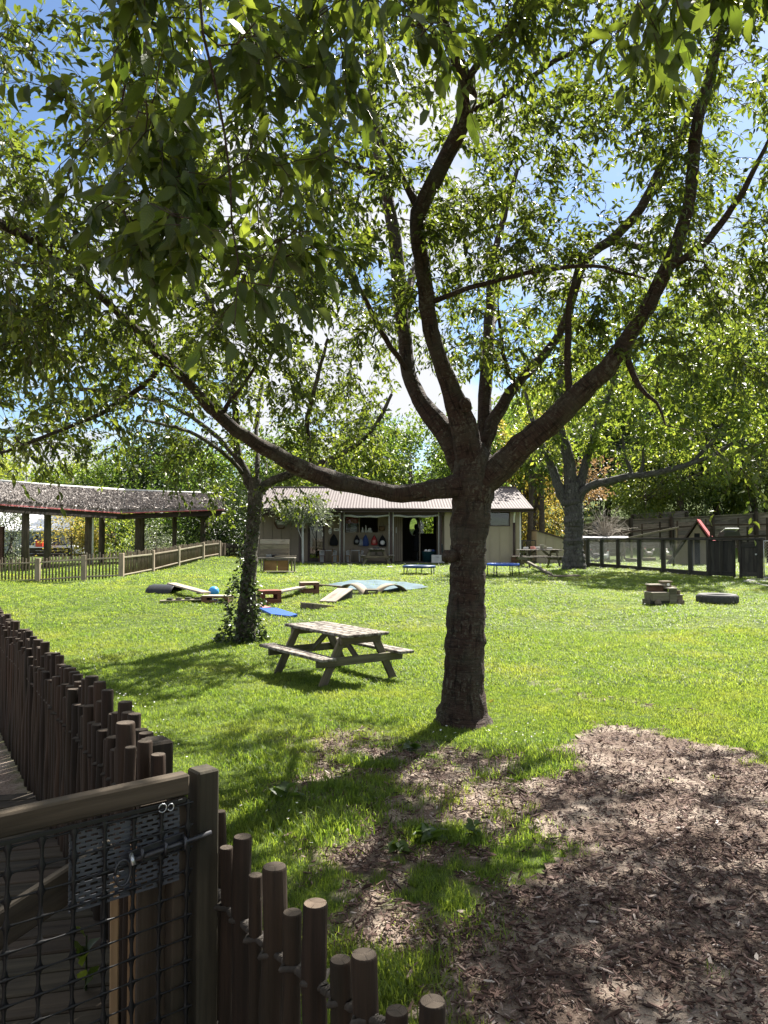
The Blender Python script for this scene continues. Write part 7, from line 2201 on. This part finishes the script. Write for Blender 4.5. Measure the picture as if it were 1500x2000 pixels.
def woven(wire, z, parent, ph=0):
    """two strands of twisted wire passing in front of and behind the pickets"""
    for strand in range(2):
        pts = []
        for i in range(len(wire)):
            x, y, r_ = wire[i]
            d = Vector((wire[min(i + 1, len(wire) - 1)][0] - wire[max(i - 1, 0)][0], wire[min(i + 1, len(wire) - 1)][1] - wire[max(i - 1, 0)][1], 0)).normalized()
            n_ = Vector((-d.y, d.x, 0)); s_ = 1 if (strand + ph) % 2 == 0 else -1
            pts.append(Vector((x, y, z + .008 * math.sin(i * 1.3))) + n_ * s_ * (r_ + .010))
            if i < len(wire) - 1:
                nx = Vector((wire[i + 1][0], wire[i + 1][1], z)); m_ = Vector((x, y, z)).lerp(nx, .5)
                for kk in range(5):
                    t_ = kk / 4; a_ = math.pi * (1 if s_ > 0 else 0) + t_ * 4 * math.pi
                    pts.append(m_ + d * (t_ - .5) * .03 + n_ * .011 * math.cos(a_) * 1.0 + Vector((0, 0, .011 * math.sin(a_))))
        mk('wire', MB().tube(pts, [.0085] * len(pts), 6), 'rope', parent, True, world=True)
woven(wire, .63, rfence); woven(wire, .22, rfence, 1)
# left fence running away along the path
lfence = thing('picket_fence', 'dark round picket fence along the path left of the lawn', 'fence', (FENCE_A.x, FENCE_A.y, 0))
d = (FENCE_B - FENCE_A); L = d.length; u = d.normalized(); nrm = Vector((-u.y, u.x, 0))
s = 0.02; i = 0; wire = []
while s < L:
    r_ = rp.uniform(.026, .034)
    row = (-1 if i % 2 else 1) * .016
    q = FENCE_A + u * s + nrm * row
    z = float(H(q.x, q.y))
    hgt = (1.0 if i % 2 else .90) + rp.uniform(-.045, .05)
    pole('picket', (q.x + rp.uniform(-.008, .008), q.y, z - .05), (q.x + rp.uniform(-.008, .008), q.y, z + hgt), r_ * 1.02, r_, 'picket_wood', lfence, 12 if s < 3 else 8, world=True, endmat='pale_cut_wood' if rp.random() < .04 else 'cut_wood', wob=.007)
    wire.append((q.x, q.y, r_)); s += r_ * 1.62; i += 1
wz = [w_ for w_ in wire if True]
woven(wz[:46], .74, lfence)
mk('wire', MB().tube([(x, y - r_ - .006, float(H(x, y)) + .74) for x, y, r_ in wz[45:]], [.007] * len(wz[45:]), 5), 'rope', lfence, True, world=True)
# heavy end post of that fence
q = P(305, 1444, 2.86)
beam('post', (q.x, q.y, -.1), (q.x, q.y, q.z), .105, .095, 'dark_wood', lfence, (.8, .6, 0), .008, world=True)
# extra round posts standing by the end post
for px, py, D, w in ((255, 1462, 2.62, 22), (283, 1450, 2.70, 29), (309, 1476, 2.66, 29), (245, 1414, 2.86, 38)):
    q = P(px, py, D); r_ = w * D / 1500 / 2
    pole('picket', (q.x, q.y, -.05), (q.x, q.y, q.z), r_ * 1.02, r_, 'picket_wood', lfence, 14, world=True, endmat='cut_wood', wob=.006)

# the gate
gu = Vector((-.76, -.65, 0))                       # along the gate, away from its post
gn = Vector((.65, -.76, 0))                        # towards the camera
g0 = Vector((GPX, GPY, 0)) + gu * .055
gate = thing('gate', 'timber gate covered with black plastic netting in the left foreground', 'gate', (g0.x, g0.y, 0))
GL = 1.05
GT = GPZ + .0
def gp_(u_, z, o=0.0): return g0 + gu * u_ + gn * o + Vector((0, 0, z))
beam('top_rail', gp_(-.0, GT - .032, .0), gp_(GL, GT - .032, .0), .05, .062, 'gate_wood', gate, (0, 0, 1), .006, world=True)
beam('bottom_rail', gp_(.03, .10, 0), gp_(GL, .10, 0), .045, .07, 'gate_wood', gate, (0, 0, 1), .005, world=True)
beam('stile', gp_(.030, .06, -.001), gp_(.030, GT - .066, -.001), .05, .045, 'dark_wood', gate, gu, .004, world=True)
beam('stile', gp_(GL - .03, .06, 0), gp_(GL - .03, GT - .066, 0), .05, .045, 'gate_wood', gate, gu, .004, world=True)
beam('brace', gp_(.20, GT - .20, -.04), gp_(GL - .02, GT - .52, -.04), .03, .095, 'gate_wood', gate, (0, 0, 1), .005, world=True)
beam('board', gp_(.085, .08, -.045), gp_(.085, GT - .08, -.045), .09, .022, 'gate_wood', gate, gn, .004, world=True)
# netting: strands with webbed corners
def strand(p0, p1, axis_w, knots, wth, name):
    """flat moulded strand, swelling at each knot"""
    pts = sorted(set([0, 1] + [max(0, min(1, k_ + o_)) for k_ in knots for o_ in (-.35 / len(knots), -.13 / len(knots), 0, .13 / len(knots), .35 / len(knots))]))
    mb = MB(); p0 = Vector(p0); p1 = Vector(p1); aw = Vector(axis_w)
    for t_ in pts:
        dmin = min(abs(t_ - k_) for k_ in knots) * len(knots)
        w = wth * (1 + 1.5 * max(0, 1 - dmin / .22))
        c = p0.lerp(p1, t_) + gn * .004 * math.sin(t_ * 9 + p0.z * 7) 
        mb.v += [c - aw * w, c + gn * .002, c + aw * w, c - gn * .002]
    for i in range(len(pts) - 1):
        a = i * 4
        for j in range(4):
            mb.f.append((a + j, a + 4 + j, a + 4 + (j + 1) % 4, a + (j + 1) % 4))
    mk(name, mb, 'net', gate, True, world=True)
us = [.012 + .082 * i for i in range(13)]
zs = [GT - .085 - .0655 * i for i in range(14)]
for u_ in us:
    du_ = .006 * math.sin(u_ * 17)
    strand(gp_(u_, GT - .068, .034), gp_(u_ + du_, .1, .034), gu, [(zs[0] - z + .017) / (zs[0] + .017 - .1) for z in zs], .0050, 'net_strand')
for z in zs:
    strand(gp_(-.005, z + .004, .035), gp_(GL, z - .004, .035), (0, 0, 1), [(u_ + .005) / (GL + .005) for u_ in us], .0026, 'net_strand')
beam('net_batten', gp_(.02, GT - .070, .036), gp_(GL, GT - .070, .036), .006, .012, 'net', gate, (0, 0, 1), .001, world=True)
# slotted plate behind the netting
mb = MB()
cols_, rows_ = 60, 33
pw, ph = .315, .215
u0, z0 = .035, GT - .085
for j in range(rows_):
    run_ = None
    for i in range(cols_ + 1):
        hole = i < cols_ and (j % 2 == 1) and ((i + (j // 2) * 3) % 6 < 4) and 0 < i < cols_ - 1 and not 27 < i < 31
        if i == cols_ or hole:
            if run_ is not None:
                ua, ub = u0 + pw * run_ / cols_, u0 + pw * i / cols_
                za_, zb_ = z0 - ph * j / rows_, z0 - ph * (j + 1) / rows_
                mb.add([gp_(ua, za_, .027), gp_(ub, za_, .027), gp_(ub, zb_, .027), gp_(ua, zb_, .027)], [(0, 1, 2, 3)])
            run_ = None
        elif run_ is None:
            run_ = i
pl_ = mk('slotted_plate', mb, 'plate', gate, world=True)
sm_ = pl_.modifiers.new('thickness', 'SOLIDIFY'); sm_.thickness = .003
# barrel bolt
zb_ = GT - .185
bolt = mk('bolt', MB().cyl(gp_(-.055, zb_ + .006, .052), gp_(.20, zb_ - .012, .052), .0075, None, 10), 'dark_metal', gate, True, world=True)
mk('bolt_plate', MB().obox(frame(gp_(.03, zb_ + .004, .041), gp_(.19, zb_ - .01, .041), (0, 0, 1))[0] @ Matrix.Translation((.08, 0, 0)), (.17, .004, .042), .001), 'dark_metal', gate, world=True)
for u_ in (.04, .10, .17):
    mk('bolt_keeper', MB().tube([gp_(u_ - .008, zb_ + .018, .045), gp_(u_ - .008, zb_ + .012, .063), gp_(u_ - .008, zb_ - .014, .063), gp_(u_ - .008, zb_ - .022, .045)], [.005] * 4, 6), 'dark_metal', gate, True, world=True)
mk('bolt_knob', MB().tube([gp_(.19, zb_ - .012, .052), gp_(.195, zb_ + .012, .066), gp_(.193, zb_ - .014, .078)], [.006, .006, .007], 7), 'steel', gate, True, world=True)
lk = [gp_(.215 + .022 * math.cos(a), zb_ - .035 + .035 * math.sin(a), .058) for a in np.linspace(0, 6.283, 18)]
mk('shackle_ring', MB().tube(lk, [.0042] * 18, 7), 'dark_metal', gate, True, world=True)
mk('wire_tie', MB().tube([gp_(.095 + .012 * math.cos(a), GT - .075 + .012 * math.sin(a), .044) for a in np.linspace(0, 5.8, 12)], [.0018] * 12, 5), 'steel', gate, True, world=True)
mk('wire_tie', MB().tube([gp_(.070 + .009 * math.cos(a), GT - .078 + .010 * math.sin(a), .044) for a in np.linspace(.4, 6.0, 12)], [.0018] * 12, 5), 'steel', gate, True, world=True)
# stakes leaning behind the gate
for i, (px0, px1, py, D, w, m_, lb) in enumerate(((224, 222, 1712, 2.42, .036, 'stake_wood', 'rough brown stake, leftmost of three leaning behind the gate'), (262, 256, 1650, 2.45, .042, 'stake_wood', 'brown split stake in the middle of three leaning behind the gate'), (288, 283, 1660, 2.40, .020, 'fence_rail_wood', 'slim pale stake, rightmost of three leaning behind the gate'))):
    a, b = P(px1, 2080, D - .02), P(px0, py, D + .05)
    a = b + (a - b) * ((b.z - .0) / (b.z - a.z))
    t = thing('stake', lb, 'stake', (a.x, a.y, 0), group='stakes leaning behind the gate')
    beam('shaft', a, b, w, w * .7, m_, t, (1, .3, 0), .003, world=True)
# boardwalk beyond the gate
bw_ = thing('boardwalk', 'weathered dark boardwalk beyond the netted gate', 'boardwalk', (-1.7, 3.4, 0)); bw_['kind'] = 'structure'
c = Vector((-1.75, 3.35, .03)); ax = Vector((.97, .24, 0)); ay = Vector((-.24, .97, 0))
for i in range(26):
    p = c + ay * (-1.75 + i * .145)
    beam('plank', p - ax * .8, p + ax * .62, .132, .032, 'gate_wood', bw_, (0, 0, 1), .006, world=True)
# little plants
def weed(loc, label, n, ls, seed, up=.4, mat='leaf_mid', name='weed', wide=1.4):
    r = np.random.default_rng(seed)
    t = thing(name, label, 'weed', loc)
    a = r.uniform(0, 6.283, n)
    d = np.stack([np.cos(a), np.sin(a), r.uniform(.1, 1.0, n) * up * 2], 1)
    p = np.zeros((n, 3)); p[:, 2] = r.uniform(0, .05 + up * .1, n); p[:, :2] = r.normal(0, .01, (n, 2))
    lo = leaves_mesh('leaves', p, d, ls * r.uniform(.7, 1.2, n), mat, r, True, wide)
    o = bpy.data.objects.new('leaves', lo); link(o, t)
    mk('stem', MB().tube([(0, 0, -.02), (0, 0, .05 + up * .1)], [.005, .003], 5), mat, t)
weed(G(838, 1645), 'broad leaved dock weed with dark leaves in the worn grass', 14, .11, 61, .3)
weed(G(775, 1665), 'small broad leaved weed left of the dark dock', 9, .11, 62, .2)
weed(G(560, 1570), 'broad leaved weed in the grass beside the gate post', 11, .12, 63, .35)
weed(G(925, 1640), 'white flowered clover clump in the worn grass', 18, .06, 64, .4)
weed(G(800, 1470), 'flat pale leaved weed near the foot of the big cherry', 12, .09, 65, .1)
weed(P(168, 1930, 2.95) * 1.0 - Vector((0, 0, P(168, 1930, 2.95).z - .04)), 'young green seedling growing behind the gate netting', 9, .075, 66, 1.6, 'leaf')
weed(Vector((-2.3, 3.55, .02)), 'leafy weed at the edge of the boardwalk left of the picket fence', 20, .13, 67, .8, 'leaf')
weed(Vector((-2.75, 4.3, .02)), 'second leafy weed further along the boardwalk edge', 20, .13, 68, .8, 'leaf')
